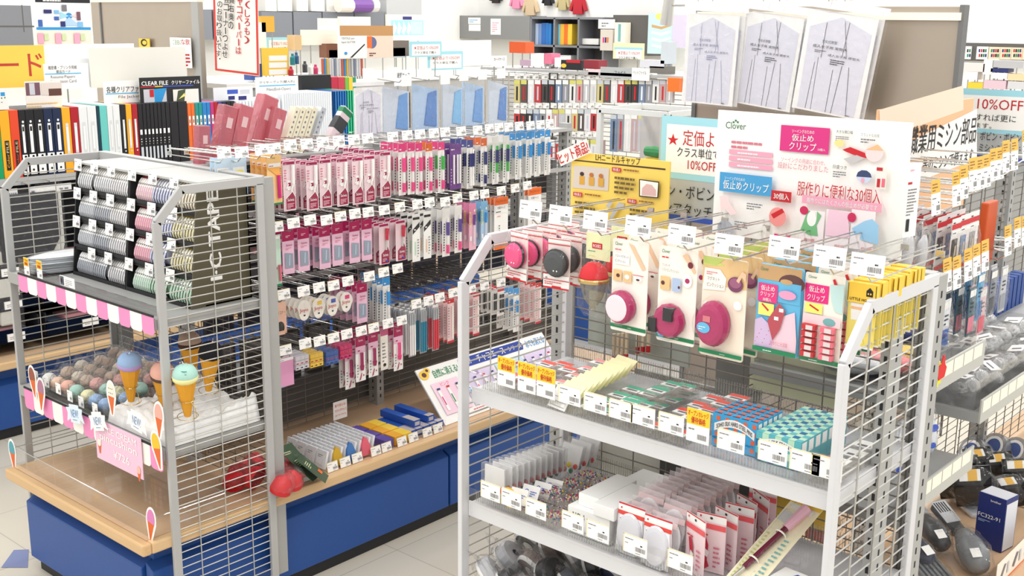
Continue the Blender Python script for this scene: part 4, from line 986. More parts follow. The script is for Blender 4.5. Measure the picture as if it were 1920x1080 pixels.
for c_ in range(2):
    for q in range(12):
        loc = (1.556 + c_ * .074, .128 + q * .0235 - .012 * c_, S2 + .108 + (.012 if q > 2 else 0)); lab = f'red banded round magnet packet on the lower shelf, {("left", "right")[c_]} row, {ORD[q]} from front'
        if q == 0 and c_ == 0: mw = pk_weight(lab); mw.location = loc; mw['group'] = 'round magnet packets'; mw.rotation_euler = (R(-6), 0, 0)
        elif q == 0: dup(mw, loc, lab)
        else:
            lab = f'frosted round magnet packet behind, lower shelf, {("left", "right")[c_]} row, {ORD[q]} from front'
            if c_ == 0 and q == 1:
                mw2 = pk('magnet_weight_packet', lab); cc = Card(.066, .105, clear('frosted_sleeve', (255, 252, 252), .06, .12, .5, 40, .7, .25, (242, 236, 238)), .0008); cc.build('sleeve', mw2); cc = Card(.066, .012, C('pale_coral_band', 240, 212, 212), .0006); cc.build('header_card', mw2, loc=(0, -.001, -.012)); disc(mw2, 'magnet_body', 0, -.06, .030, .0015, .008, C('frosted_white', 244, 244, 248), .042); mw2['group'] = 'round magnet packets'; mw2.location = loc; mw2.rotation_euler = (R(-6), 0, 0)
            else: dup(mw2, loc, lab, rot=(R(-6 - rnd.uniform(0, 10)), 0, R(rnd.uniform(-4, 4))))
def pk_ripper(label):
    t = pk('pink_tool_packet', label); c = Card(.062, .125, C('pink_tool_card', 248, 222, 226)); c.r(0, .86, 1, 1, WHITE).r(0, .98, 1, 1, RED).r(0, .74, 1, .83, C('coral_band', 240, 90, 96)).o(.5, .93, .05, .022, INK, 8).o(.14, .94, .03, .02, RED, 8).l(.1, .62, .85, .68, 1, RED).l(.62, .1, .9, .5, 5, C('rose_print', 214, 120, 140))
    c.p([(.2, .6), (.34, .62), (.45, .46), (.42, .2), (.5, .1), (.3, .02), (.2, .1), (.3, .34)], C('crimson_print', 200, 30, 60)).p([(.34, .4), (.5, .35), (.42, .25), (.3, .3)], WHITE); c.build('card', t); film(t, .06, .12, .008); return t
for q, (x, y, a) in enumerate(((1.705, .135, -62), (1.722, .165, 10), (1.735, .20, -14), (1.742, .24, 8), (1.735, .28, -20), (1.745, .32, -30), (1.728, .36, 6))):
    lab = f'pink tool packet standing on the lower shelf, {ORD[q]} from the front'
    if q == 0: pr_ = pk_ripper(lab); pr_.location = (x, y, S2 + .128); pr_.rotation_euler = (0, 0, R(a + 40)); pr_['group'] = 'pink tool packets'
    else: dup(pr_, (x, y, S2 + .128), lab, rz=R(a))
t = thing('chalk_pen_card', 'cream card with a maroon and pink chalk pen leaning in the lower shelf tray', 'packet', (1.815, .105, S2 + .018)); t.rotation_euler = (R(-58), 0, R(-12))
c = Card(.074, .25, C('cream_pen_card', 248, 240, 206)); c.r(0, .92, 1, 1, YEL).o(.5, .955, .06, .014, DKBR, 10).r(.15, .86, .85, .91, WHITE).r(.05, .72, .45, .82, C('pale_grey_print', 220, 222, 224)).l(.1, .1, .22, .6, 14, OLIVE).l(.7, .1, .9, .6, 12, C('teal_print', 116, 178, 178)).r(0, 0, 1, .04, YEL).r(.1, .01, .8, .03, GREENP); c.build('card', t, loc=(0, 0, .25))
mb = MB(); mb.bar((-.012, -.008, .05), (.004, -.008, .165), .006, C('maroon_plastic', 106, 18, 50, rough=.2), 10); mb.bar((.004, -.008, .165), (.012, -.008, .225), .009, C('pink_plastic', 236, 184, 202, rough=.3), 10, .011); mb.bar((-.020, -.006, .02), (-.012, -.008, .05), .003, CHROME, 8); b = mb.build('chalk_pen', t)
mb = MB(); mb.lathe([(.011, -.002), (.013, 0), (.011, .002)], IVORY, 12, (-.008, -.006, .075)); mb.lathe([(.011, -.002), (.013, 0), (.011, .002)], IVORY, 12, (.002, -.006, .15)); mb.build('holding_loops', b)
film(t, .06, .25, .012, BAG).location.z = .26
t = thing('tool_box', 'white box with a red pictured lid at the front right of the lower shelf', 'box', (1.928, .14, S2 + .002)); t.rotation_euler = (0, 0, R(-4)); MB().box(-.062, .058, -.03, .055, 0, .05, WBOX).build('carton', t, bevel=.001)
mb = MB()
for pts, m_, zz in (([(-.035, -.015), (.05, -.015), (.05, .045), (-.03, .045)], WHITE, .0505), ([(-.03, -.008), (.046, -.008), (.05, .02), (-.02, .03)], RED, .0509), ([(-.03, .03), (-.01, .028), (-.012, .04), (-.026, .042)], C('royal_print', 60, 90, 190), .0509), ([(-.02, .004), (.04, .0), (.04, .006), (-.02, .011)], C('dark_red_print', 130, 14, 30), .0512)): mb.add([(x, y, zz) for x, y in pts], [tuple(range(len(pts)))], m_)
mb.build('lid_print', t)
# ---- bottom shelf: bagged bobbins
tray('clear ribbed tray of bagged thread reels on the bottom shelf', 1.14, 1.60, .095, .43, S3, .05)
BOB = {'black': (30, 30, 34), 'navy': (34, 44, 96), 'grey': (188, 188, 192), 'taupe': (140, 122, 116), 'slate': (66, 72, 84)}
bob = {}
order = ['grey', 'black', 'taupe', 'slate', 'navy', 'grey', 'black', 'grey', 'taupe', 'black', 'slate', 'navy', 'black', 'grey', 'black', 'taupe', 'grey', 'black', 'navy', 'slate', 'grey', 'black', 'black', 'taupe', 'slate', 'black', 'navy', 'black']
k = 0
for j in range(4):
    for i in range(7):
        key = order[k % len(order)]; k += 1
        loc = (1.168 + i * .062 + rnd.uniform(-.006, .006), .125 + j * .075 + rnd.uniform(-.006, .006), S3 + .058 + .014 * j + rnd.uniform(0, .006))
        lab = f'{key} thread reel in a clear bag on the bottom shelf, {ORD[i]} from left, {ORD[j]} row'
        if key not in bob:
            t = thing('bagged_thread_reel', lab, 'thread reel', loc, 0, 'bagged reels on the bottom shelf', rot=(R(40), R(20), R(-25))); t.scale = (1.2, 1.2, 1.2); mm = C('reel_' + key, *BOB[key], rough=.35)
            mb = MB(); mb.lathe([(.008, -.014), (.030, -.014), (.034, -.010), (.034, .010), (.030, .014), (.008, .014)], mm, 18, (0, 0, 0), 'y'); r_ = mb.build('reel', t, smooth=False)
            mb = MB(); mb.lathe([(.031, -.0155), (.035, -.013), (.0355, -.008)], C('pale_reel_band', 232, 230, 228), 18, (0, 0, 0), 'y'); mb.oval(0, 0, .012, .012, .0150, C('reel_label', 236, 232, 226), 12); mb.build('paper_band', r_)
            mb = MB(); mb.blob((0, 0, .002), .042, .030, .042, BAG, 12, 8, .16, len(key)); mb.add([(-.03, .0, .034), (.03, .0, .034), (.044, .012, .062), (-.038, -.01, .066)], [(0, 1, 2, 3)], BAG); mb.build('clear_bag', t, smooth=True); bob[key] = t
        else: dup(bob[key], loc, lab, rot=(R(40 + rnd.uniform(-18, 18)), R(20 + rnd.uniform(-25, 25)), R(-25 + rnd.uniform(-40, 40))))
# ================================================================== long side of the left gondola
XB, XT, XF = AS + .014, -.150, -.195        # grid, price plates, front of the hanging packets
PINKC = C('blush_pack', 248, 222, 229); MAROON = C('maroon_label', 158, 34, 74); RASP = C('raspberry_header', 168, 20, 84)
GREYT = C('slate_window', 150, 160, 176); NAVY = C('navy_ink', 36, 40, 110); ORANGE = C('orange_print', 240, 112, 40); TEAL = C('teal_rod', 40, 140, 170); CORAL = C('coral_rod', 226, 70, 84)
PEN = lambda n, *c: C(n, *c, rough=.25)
def pk_seiwa(label):
    t = pk('marker_packet', label); c = Card(.050, .165, PINKC, .0012, .003); c.r(.05, .93, .95, .985, RASP).l(.15, .945, .5, .97, 1, WHITE).l(.08, .6, .3, .86, 5, C('rose_print', 214, 120, 140)).r(.3, .42, .62, .62, WHITE).r(.36, .5, .58, .57, RASP)
    c.p([(.12, .02), (.12, .26), (.72, .41), (.95, .28), (.95, .02)], WHITE).p([(.16, .035), (.16, .25), (.7, .38), (.91, .27), (.91, .035)], MAROON).t('Seiwa', .26, .2, .8, .26, WHITE, .02).l(.24, .06, .82, .17, 4, PALEP); c.build('card', t)
    mb = MB(); mb.bar((.011, -.008, -.012), (.009, -.008, -.075), .006, PEN('marker_white', 255, 252, 250), 8); mb.bar((.009, -.008, -.075), (.002, -.008, -.1), .0045, PEN('marker_white', 255, 252, 250), 8, .002); mb.bar((-.016, -.004, -.09), (-.006, -.004, -.075), .0016, WHITE, 5); mb.bar((.016, -.004, -.075), (.020, -.004, -.11), .0016, WHITE, 5); mb.build('marker_pen', t)
    mb = MB(); mb.open_box(-.022, .022, -.013, -.001, -.125, -.008, FILM); mb.build('clear_blister', t); return t
def pk_orange(label):
    t = pk('tool_card', label); c = Card(.058, .162, C('apricot_card', 250, 206, 140), .0012); clover(c, .3, .93, .6, .965).r(.1, .76, .92, .84, WHITE).l(.16, .78, .8, .82, 1, RED).p([(.1, .1), (.35, .45), (.5, .4), (.5, .1)], SKIN).p([(.05, .75), (.95, .75), (.95, .5)], C('tangerine_print', 248, 180, 90)).l(.85, .4, .97, .75, 8, GREYINK).r(0, 0, 1, .04, GREENP); c.build('card', t)
    mb = MB(); mb.bar((.012, -.007, -.065), (.014, -.007, -.14), .006, PEN('magenta_plastic2', 220, 50, 140), 9); mb.build('tool', t); return t
def pk_blue(label):
    t = pk('tool_card', label); c = Card(.058, .12, C('powder_blue_card', 206, 226, 242), .0012); clover(c, .1, .88, .4, .93).r(.1, .55, .85, .75, WHITE).o(.48, .63, .3, .05, LEMON).p([(0, 0), (1, 0), (1, .3), (.3, .4)], C('mid_blue_print', 160, 196, 228)); c.build('card', t); return t
def pk_pen(label, head, cap, body, tip, w_=.030, h=.185, n=1, words=INK):
    t = pk('pen_packet', label); c = Card(w_, h, WHITE, .0012); c.r(0, .84, 1, 1, head).l(.15, .87, .85, .93, 1, WHITE)
    for q in range(11): c.r(.12, .12 + q * .055, .26, .15 + q * .055, words)
    c.build('card', t); mb = MB()
    for q in range(n):
        x = .004 + (q - (n - 1) / 2) * .0135
        mb.bar((x, -.007, -.036), (x, -.007, -.052), .0045, body, 7); mb.bar((x, -.007, -.052), (x, -.007, -.102), .0066, cap, 7); mb.bar((x, -.007, -.102), (x, -.007, -h + .046), .0052, body, 7); mb.bar((x, -.007, -h + .046), (x, -.007, -h + .012), .0058, tip, 7)
    mb.build('pen', t); film(t, w_, h, .012); return t
def pk_purple(label):
    t = pk('pen_packet', label); c = Card(.062, .172, C('violet_card', 112, 62, 140), .0012, .004); c.l(.1, .87, .8, .93, 1, WHITE).l(.08, .1, .2, .5, 6, LILAC); c.build('card', t)
    mb = MB()
    for x in (-.014, .006, .019): mb.bar((x, -.006, -.04), (x, -.006, -.15), .0036, WHITE, 7)
    mb.build('pen', t); film(t, .06, .17, .01); return t
def pk_zip(label):
    t = pk('chalk_packet', label); c = Card(.048, .148, C('pink_bag', 242, 196, 220), .0012); c.r(0, .76, 1, 1, RASP).l(.3, .84, .8, .9, 2, PALEP).t('Seiwa', .3, .64, .82, .69, RASP).l(.25, .56, .85, .62, 2, C('rose_print', 214, 120, 140)).p([(.18, .14), (.18, .5), (.88, .46), (.88, .14)], GREYT).p([(.5, .2), (.58, .2), (.62, .44), (.56, .44)], C('pale_blue_chalk', 196, 214, 234)); c.build('card', t); film(t, .048, .11, .010).location.z = -.036; return t
def pk_mint(label):
    t = pk('tool_card', label); c = Card(.044, .172, C('mint_card', 206, 232, 214), .0012); c.r(.1, .92, .9, .97, WHITE).l(.2, .83, .75, .87, 1, INK).o(.4, .46, .14, .035, C('mid_green_print', 84, 170, 120)).p([(.05, .26), (.6, .38), (.6, .34), (.05, .22)], RED).r(0, 0, 1, .04, GREENP); c.build('card', t); mb = MB(); mb.bar((.012, -.006, -.1), (.014, -.006, -.155), .0045, PEN('coral_pink_plastic', 236, 120, 140), 8); mb.build('tool', t); return t
def pk_blade(label):
    t = pk('cutter_packet', label); c = Card(.050, .150, PINKC, .0012, .003); c.r(.04, .93, .9, .985, RASP).p([(.2, .02), (.2, .26), (.8, .42), (.96, .3), (.96, .02)], MAROON).t('Seiwa', .34, .2, .84, .26, WHITE, .02).l(.3, .07, .85, .16, 3, PALEP).o(.72, .08, .09, .03, C('royal_print', 60, 90, 190), 8); c.build('card', t)
    mb = MB(); mb.bar((.008, -.008, -.018), (.006, -.008, -.06), .0075, PEN('crimson_plastic', 206, 30, 66), 8, .006); mb.bar((.006, -.008, -.06), (.002, -.008, -.096), .003, CHROME, 6); mb.build('cutter', t); mb = MB(); mb.open_box(-.023, .023, -.017, -.001, -.12, -.006, FILM); mb.build('clear_blister', t); return t
def pk_diag(label, tip):
    t = pk('pen_packet', label); c = Card(.040, .180, WHITE, .0012); c.r(.08, .88, .92, .93, INK).p([(.05, .58), (.05, .68), (.92, .82), (.92, .72)], INK).l(.2, .66, .8, .72, 1, WHITE).r(.3, .14, .44, .42, C('pale_print_' + tip, *((190, 226, 196) if tip == 'green' else (240, 200, 170)))).l(.6, .1, .85, .5, 7, GREYINK); c.build('card', t); film(t, .040, .18, .008); return t
def pk_card2(label, a, b, pen):
    t = pk('pen_packet', label); c = Card(.040, .185, a, .0012); c.p([(0, .55), (1, .6), (1, 0), (0, 0)], b).r(.08, .5, .24, .82, LEMON).l(.09, .52, .22, .8, 8, INK).o(.75, .84, .12, .03, WHITE).r(.1, .2, .35, .3, WHITE); c.build('card', t)
    mb = MB(); mb.bar((.006, -.006, -.045), (.004, -.006, -.085), .005, pen, 7); mb.bar((.004, -.006, -.085), (.002, -.006, -.16), .0036, PEN('clear_barrel', 220, 220, 232), 7); mb.build('pen', t); film(t, .04, .185, .01); return t
def pk_sheet(label):
    t = pk('chalk_paper_packet', label); c = Card(.082, .21, WHITE, .003); c.r(0, .86, 1, 1, ORANGE).t('チャコペーパー', .1, .9, .9, .96, DKBR).r(.06, .7, .94, .84, WHITE).t('片面チャコ', .2, .78, .75, .83, INK).l(.1, .72, .9, .76, 1, INK).l(.2, .64, .75, .67, 1, ORANGE).r(0, 0, 1, .1, ORANGE).l(.3, .3, .4, .5, 4, INK); c.build('card', t); return t
def pk_bean(label, col):
    t = pk('chalk_packet', label); c = MB(); c.prism([(.030 * math.cos(a * PI / 10) * (1.0 if a < 10 else .8), -.036 + .036 * math.sin(a * PI / 10)) for a in range(20)], 0, .004, IVORY)
    c.rect(-.006, -.024, .014, -.010, .0006, col); c.text('Joyo', -.020, -.044, .016, -.028, .0006, RED, .03); c.lines(-.004, -.056, .016, -.049, 1, .0006, INK, .8); c.build('card', t); film(t, .064, .078, .014, BAG); return t
def pk_peach(label):
    t = pk('chalk_packet', label); c = Card(.052, .11, C('peach_card', 240, 192, 168), .0012); c.t('チャコナー', .15, .62, .9, .72, DKBR).o(.5, .2, .32, .2, BLACKP).l(.12, .8, .6, .88, 1, RED).r(.15, -.02, .85, .1, C('peach_card', 240, 192, 168)); c.build('card', t); film(t, .052, .11, .012, BAG); return t
def pk_cubes(label, col):
    t = pk('chalk_refill_packet', label); mb = MB()
    for i in range(3):
        for j in range(3): mb.box(-.028 + i * .019, -.010 + i * .019, -.010, .008, -.066 + j * .0165, -.051 + j * .0165, col)
    mb.build('refill_boxes', t); pr = MB()
    for i in range(3): pr.rect(-.026 + i * .019, -.062, -.018 + i * .019, -.058, .0106, INK); pr.rect(-.026 + i * .019, -.046, -.016 + i * .019, -.042, .0106, RED)
    pr.build('box_print', t); film(t, .062, .072, .014, BAG); return t
def pk_long(label, body):
    t = pk('chalk_pen_packet', label); c = Card(.046, .178, WHITE, .0012); c.r(0, .74, 1, 1, RASP).t('Seiwa', .3, .84, .75, .89, PALEP).r(0, .6, 1, .74, C('pink_bag', 242, 196, 220)).l(.2, .64, .8, .70, 1, RASP).l(.1, .1, .3, .4, 5, GREYINK).p([(.3, .02), (.46, .04), (.6, .16), (.54, .18)], RASP).o(.75, .12, .07, .02, RASP, 8).r(.3, .28, .74, .56, C('pale_rose_window', 246, 224, 232)); c.build('card', t)
    mb = MB(); mb.bar((.002, -.006, -.07), (.002, -.006, -.118), .0062, body, 8); mb.bar((.002, -.006, -.118), (.002, -.006, -.135), .009, body, 8, .006); mb.build('tool', t); film(t, .046, .178, .012); return t
def pk_white(label):
    t = pk('pen_packet', label); c = Card(.036, .16, IVORY, .0012); c.r(0, .82, 1, 1, C('dusty_rose_header', 190, 90, 130)).l(.2, .2, .8, .7, 6, GREYINK).o(.5, .12, .2, .04, BLACKP); c.build('card', t); film(t, .036, .13, .016, BAG).location.z = -.03; return t
def pk_rod(label, col, cap):
    t = pk('pencil_packet', label); c = Card(.036, .185, clear('milky_sleeve', (240, 240, 244), .08, .1, .4, 40, .7, .35, (236, 232, 236)), .0006); c.r(.1, .93, .9, .99, WHITE); c.build('sleeve', t)
    mb = MB()
    for q in range(3): x = -.011 + q * .011; mb.bar((x, -.004, -.06), (x, -.004, -.178), .0036, col, 6); mb.bar((x, -.004, -.018), (x, -.004, -.06), .0036, cap, 6)
    mb.build('pencils', t); mb = MB(); mb.lathe([(.009, 0), (.0096, .0008), (.009, .0016)], WHITE, 12, (0, -.003, -.012), 'y'); mb.build('hang_ring', t); return t
def pk_red(label):
    t = pk('pencil_packet', label); c = Card(.036, .178, C('soft_pink_card', 244, 210, 212), .0012); c.r(0, .9, 1, 1, RED).l(.15, .93, .8, .97, 1, WHITE).r(0, 0, 1, .05, RED).l(.1, .14, .3, .84, 12, GREYINK); c.build('card', t); mb = MB(); mb.bar((.006, -.005, -.03), (.006, -.005, -.16), .004, PEN('ivory_plastic', 250, 244, 236), 6); mb.build('pencil', t); film(t, .036, .178, .008); return t
def pk_black(label):
    t = pk('tool_packet', label); c = Card(.040, .12, C('ivory_tool_card', 244, 240, 236), .0012); c.r(0, .85, 1, 1, RED); c.build('card', t); mb = MB(); mb.bar((-.006, -.006, -.03), (-.006, -.006, -.105), .004, BLACKP, 6); mb.bar((.008, -.006, -.03), (.008, -.006, -.105), .004, BLACKP, 6); mb.build('tool', t); film(t, .04, .12, .01); return t
def pk_chalkcard(label):
    t = pk('chalk_sheet_packet', label); c = Card(.075, .1, C('tissue_pink', 240, 166, 208), .004); c.r(0, .9, 1, 1, WHITE).l(.2, .93, .8, .97, 1, GREYINK); c.build('card', t, ); s = Card(.075, .1, SKYP, .003); s.build('blue_sheet', t, loc=(-.028, .010, -.006)); film(t, .08, .102, .009); return t
PACKA = {}
def hang_a(key, fn, args, desc, row, k, px, pytop, n, st=.03, v=XF, jz=.0015):
    p = P(px, pytop, 'x', v)
    front = f'{desc}, front of the {ORD[k]} hook, {row}'
    back = f'{desc} behind the front one, {ORD[k]} hook, {row}'
    if key not in PACKA: t = fn(front, *args); t.location = p; t.rotation_euler = (0, 0, R(90)); t['group'] = desc + ' packets'; PACKA[key] = t; t0 = t
    else: t0 = dup(PACKA[key], p, front)
    t0['group'] = f'{desc} on {ORD[k]} hook of {row}'
    for q in range(1, n): dup(PACKA[key], (v - st * q, p.y + rnd.uniform(-.003, .003), p.z + rnd.uniform(-jz, jz)), back, t0['group'], rz=R(90 + rnd.uniform(-5, 5)))
r1tags = [(417, 296), (450, 295), (487, 290), (511, 288), (541, 281), (572, 279), (602, 276), (632, 273), (660, 271), (686, 268), (733, 265), (760, 262), (784, 260), (810, 258), (831, 256), (861, 254), (892, 252), (914, 249), (932, 247), (950, 246), (970, 244), (991, 243), (1010, 241), (1027, 239)]
for k, (px, py) in enumerate(r1tags):
    p = P(px, py, 'x', XT); hook_at('a1', (XB, p.y, p.z - .014), R(90), f'hook with white price plate, {ORD[k]} from left, top hook row of left gondola', 'hooks of the left gondola', XT - XB - .0, .05, .034)
T1 = 'top row of left gondola'
for k, px, py, n in ((0, 417, 297, 2), (1, 447, 295, 3)): hang_a('blue', pk_blue, (), 'powder blue tool card', T1, k, px, py, n)
hang_a('oran', pk_orange, (), 'apricot card with magenta tool', T1, 2, 513, 291, 4)
for k, (px, py, n) in enumerate(((541, 302, 3), (584, 303, 7), (609, 299, 3), (641, 297, 6), (670, 295, 6), (692, 292, 5), (722, 285, 9))): hang_a('sei', pk_seiwa, (), 'pink white-marker packet', T1, 3 + k, px, py, n, .028)
PNK = PEN('pink_pen', 240, 70, 140); PWH = PEN('white_pen', 246, 244, 242)
p1 = [('ppk', 'white and pink pen packet', (PNK, PNK, PWH, PNK), 753, 269), ('ppk', 'white and pink pen packet', (), 770, 268), ('ppk', 'white and pink pen packet', (), 785, 268), ('por', 'orange headed pen packet', (ORANGE, PNK, PWH, PNK), 804, 268), ('pgr', 'pink and green pen packet', (PNK, PEN('green_pen', 60, 180, 70), PWH, PNK), 827, 266), ('pur', 'violet card with white pens', None, 854, 270),
      ('pnv', 'navy capped pen packet', (C('navy_header', 70, 76, 150), NAVY, PWH, PWH), 881, 262), ('pon', 'orange headed navy pen packet', (ORANGE, NAVY, PWH, NAVY), 907, 259), ('pgw', 'green penned packet', (WHITE, NAVY, PEN('green_pen', 60, 180, 70), PWH), 929, 256), ('pgw', 'green penned packet', (), 949, 254), ('pbl', 'sky blue headed pen packet', (PEN('azure', 50, 150, 220), PEN('azure', 50, 150, 220), PWH, PWH), 972, 249), ('pbl', 'sky blue headed pen packet', (), 992, 247), ('pbl', 'sky blue headed pen packet', (), 1008, 245), ('pbl', 'sky blue headed pen packet', (), 1027, 243)]
for k, (key, d, a, px, py) in enumerate(p1):
    if a is None: hang_a(key, pk_purple, (), d, T1, 10 + k, px, py, 5)
    else: hang_a(key, pk_pen, a + (.034, .188, 1 if key != 'pnv' else 2) if a else (), d, T1, 10 + k, px, py, 4)
r2tags = [(516, 434), (547, 427), (578, 421), (609, 421), (635, 414), (662, 409), (687, 406), (717, 402), (746, 396), (779, 391), (802, 387), (831, 386), (854, 379), (885, 374), (905, 371), (936, 365), (962, 360), (985, 355)]
for k, (px, py) in enumerate(r2tags):
    p = P(px, py, 'x', XT); hook_at('a1' if k % 4 else 'a2', (XB, p.y, p.z - .014), R(90), f'hook with price plate, {ORD[k]} from left, second hook row of left gondola', 'hooks of the left gondola', XT - XB, .05, .034, 'plain' if k % 4 else 'cream')
T2 = 'second hook row'
hang_a('mint', pk_mint, (), 'mint tool card', T2, 0, 515, 441, 2)
for k, (px, py, n) in enumerate(((539, 432, 4), (568, 428, 5), (608, 424, 6), (632, 419, 5), (664, 415, 6), (687, 411, 4))): hang_a('zip', pk_zip, (), 'raspberry headed chalk packet', T2, 1 + k, px, py, n, .035)
for k, (px, py) in enumerate(((720, 419), (751, 413))): hang_a('blade', pk_blade, (), 'pink red-cutter packet', T2, 7 + k, px, py, 7, .03)
hang_a('dg', pk_diag, ('green',), 'white packet with black band', T2, 9, 780, 401, 5, .03); hang_a('do', pk_diag, ('orange',), 'white and orange banded packet', T2, 10, 801, 396, 4, .03)
for k, (px, py) in enumerate(((836, 391), (859, 385))): hang_a('pw', pk_pen, (WHITE, PEN('violet_pen', 92, 66, 150), PWH, PEN('azure', 50, 150, 220) if k else PNK, .040, .185), 'white packet with violet marker', T2, 11 + k, px, py, 4)
hang_a('cp', pk_card2, (C('bubble_pink', 244, 150, 190), C('pale_bubble_pink', 248, 190, 210), PEN('violet_pen', 92, 66, 150)), 'bubble pink pen card', T2, 13, 886, 381, 4); hang_a('cb', pk_card2, (C('cornflower_card', 130, 190, 232), C('pale_cornflower', 180, 212, 240), PEN('azure', 50, 150, 220)), 'cornflower blue pen card', T2, 14, 908, 377, 3)
hang_a('sh', pk_sheet, (), 'white chalk paper packet with orange bands', T2, 15, 940, 370, 3, .02)
hang_a('sh', pk_sheet, (), 'white chalk paper packet with orange bands', T2, 17, 1003, 352, 2, .02)
T3 = 'third hook row'
r3tags = [(529, 560), (566, 554), (595, 547), (622, 543), (649, 535), (689, 526), (716, 518), (742, 511)]
for k, (px, py) in enumerate(r3tags):
    p = P(px, py, 'x', XT); hook_at('a1' if k % 3 else 'a2', (XB, p.y, p.z - .014), R(90), f'hook with price plate, {ORD[k]} from left, third hook row of left gondola', 'hooks of the left gondola', XT - XB, .05, .034)
hang_a('peach', pk_peach, (), 'peach packet with a black chalk wheel', T3, 0, 524, 567, 1)
for k, (px, py, n, cn, cc) in enumerate(((570, 563, 6, 'white', IVORY), (597, 559, 4, 'yellow', YEL), (623, 555, 3, 'blue', C('royal_print', 60, 90, 190)), (649, 548, 2, 'pink', PINKP))): hang_a('bean' + cn, pk_bean, (cc,), f'oval chalk packet with {cn} mark', T3, 1 + k, px, py, n, .025)
hang_a('zip', pk_zip, (), 'raspberry headed chalk packet', T3, 5, 678, 530, 6, .03)
hang_a('pbl', pk_pen, (), 'sky blue headed pen packet', T3, 6, 724, 520, 5, .03)
# bare dark hooks beside the second post
DHOOK = C('dark_hook_metal', 70, 64, 60, rough=.3)
dh = None
for k in range(14):
    p = P(748 + k * 12, 545 - k * 2.6, 'x', -.20); loc = (XB, p.y, p.z); lab = f'bare dark hook, {ORD[k]} from left between the second and third hook rows'
    if dh is None: mb = MB(); mb.path([(0, 0, 0), (0, -.25, .004), (0, -.262, .014)], .0022, DHOOK, 5); mb.path([(.02, 0, .012), (.02, -.235, .014), (.02, -.248, .026)], .0022, DHOOK, 5); dh = tag(mb.build('display_hook', None, loc), lab, 'hook', 'bare dark hooks of the left gondola'); dh.rotation_euler = (0, 0, R(90))
    else: dup(dh, loc, lab)
T4 = 'lower hook row'
r4tags = [(532, 664), (569, 652), (596, 647), (622, 641), (647, 634), (674, 628), (697, 622), (724, 614), (750, 608), (777, 577), (800, 571), (821, 565), (846, 556), (880, 548), (905, 542), (935, 536)]
for k, (px, py) in enumerate(r4tags):
    p = P(px, py, 'x', XT); hook_at('a1' if k % 3 else 'a2', (XB, p.y, p.z - .014), R(90), f'hook with price plate, {ORD[k]} from left, lower hook row of left gondola', 'hooks of the left gondola', XT - XB, .05, .034)
hang_a('chs', pk_chalkcard, (), 'tissue pink chalk sheet packet', T4, 0, 533, 672, 2, .02)
for k, (px, py, cn, cc) in enumerate(((563, 656, 'white', C('lilac_white', 226, 222, 230)), (590, 652, 'yellow', YEL), (619, 648, 'blue', C('denim_box', 60, 100, 176)), (645, 637, 'magenta', C('magenta_box', 214, 40, 110)))): hang_a('cub' + cn, pk_cubes, (cc,), f'{cn} chalk refill packet', T4, 1 + k, px, py, 3, .03)
for k, (px, py) in enumerate(((655, 640), (675, 626), (699, 618))): hang_a('long', pk_long, (PEN('plum_plastic', 160, 30, 90),), 'long raspberry headed packet with plum tool', T4, (4, 5, 6)[k], px, py, (2, 4, 4)[k], .03, XF - (.03 if k == 0 else 0))
hang_a('wht', pk_white, (), 'white bagged pen packet', T4, 7, 720, 615, 4, .03); hang_a('zipl', pk_long, (PNK,), 'long pink pencil packet with raspberry header', T4, 8, 746, 608, 5, .03)
for k, (px, py, cn, c1, c2) in enumerate(((772, 580, 'white', PWH, C('grey_pencil', 190, 196, 200)), (793, 574, 'teal', TEAL, C('grey_pencil', 190, 196, 200)), (816, 570, 'red', CORAL, C('grey_pencil', 190, 196, 200)))): hang_a('rod' + cn, pk_rod, (c1, c2), f'sleeve of {cn} pencils', T4, 9 + k, px, py, 5, .028)
for k, (px, py) in enumerate(((845, 560), (871, 553), (893, 548))): hang_a('red', pk_red, (), 'pink pencil card with red ends', T4, 12 + k, px, py, 6, .026)
hang_a('blk', pk_black, (), 'red headed card with black tools', T4, 15, 939, 538, 5, .03); hang_a('pbl', pk_pen, (), 'sky blue headed pen packet', T4, 14, 968, 540, 4, .03); hang_a('red', pk_red, (), 'pink pencil card with red ends', 'lower row far end', 0, 1010, 530, 4, .03)
# ------------------------------------------------------------------ on the counter below
def ctray(lab, y0, y1, x0=-.30, x1=-.045): return tray(lab, x0, x1, y0, y1, HC + .0015, .035, CLEAR, False)
ctray('clear acrylic tray of felt pincushion bags on the long counter', .40, .60); ctray('clear acrylic tray of white chalk packets on the long counter', .605, .86); ctray('clear acrylic tray of small coloured boxes on the long counter', .865, 1.20)
def bagged(label, cat, shape, m2, loc, rot=(0, 0, 0), grp=None):
    t = thing('bagged_notion', label, cat, loc, rot=rot, group=grp); shape.build('felt_body', t, smooth=True); MB().blob((0, 0, .0), .045, .04, .04, BAG, 11, 7, .12, 3).build('clear_bag', t, smooth=True); return t
for q, (px, py) in enumerate(((535, 880), (548, 895), (530, 905), (545, 868), (455, 878), (478, 862), (438, 895), (470, 890))):
    p = P(px, py, 'z', HC + .055); mb = MB(); mb.lathe([(.038, -.03), (.040, -.015), (.026, .012), (0, .03)], C('strawberry_felt', 214, 34, 44, rough=.5), 14)
    bagged(f'red felt pincushion bag at the left end of the long counter, {ORD[q]} one', 'pincushion', mb, None, p, (R(10 * q), R(15), R(40 * q)), 'red felt pincushion bags')
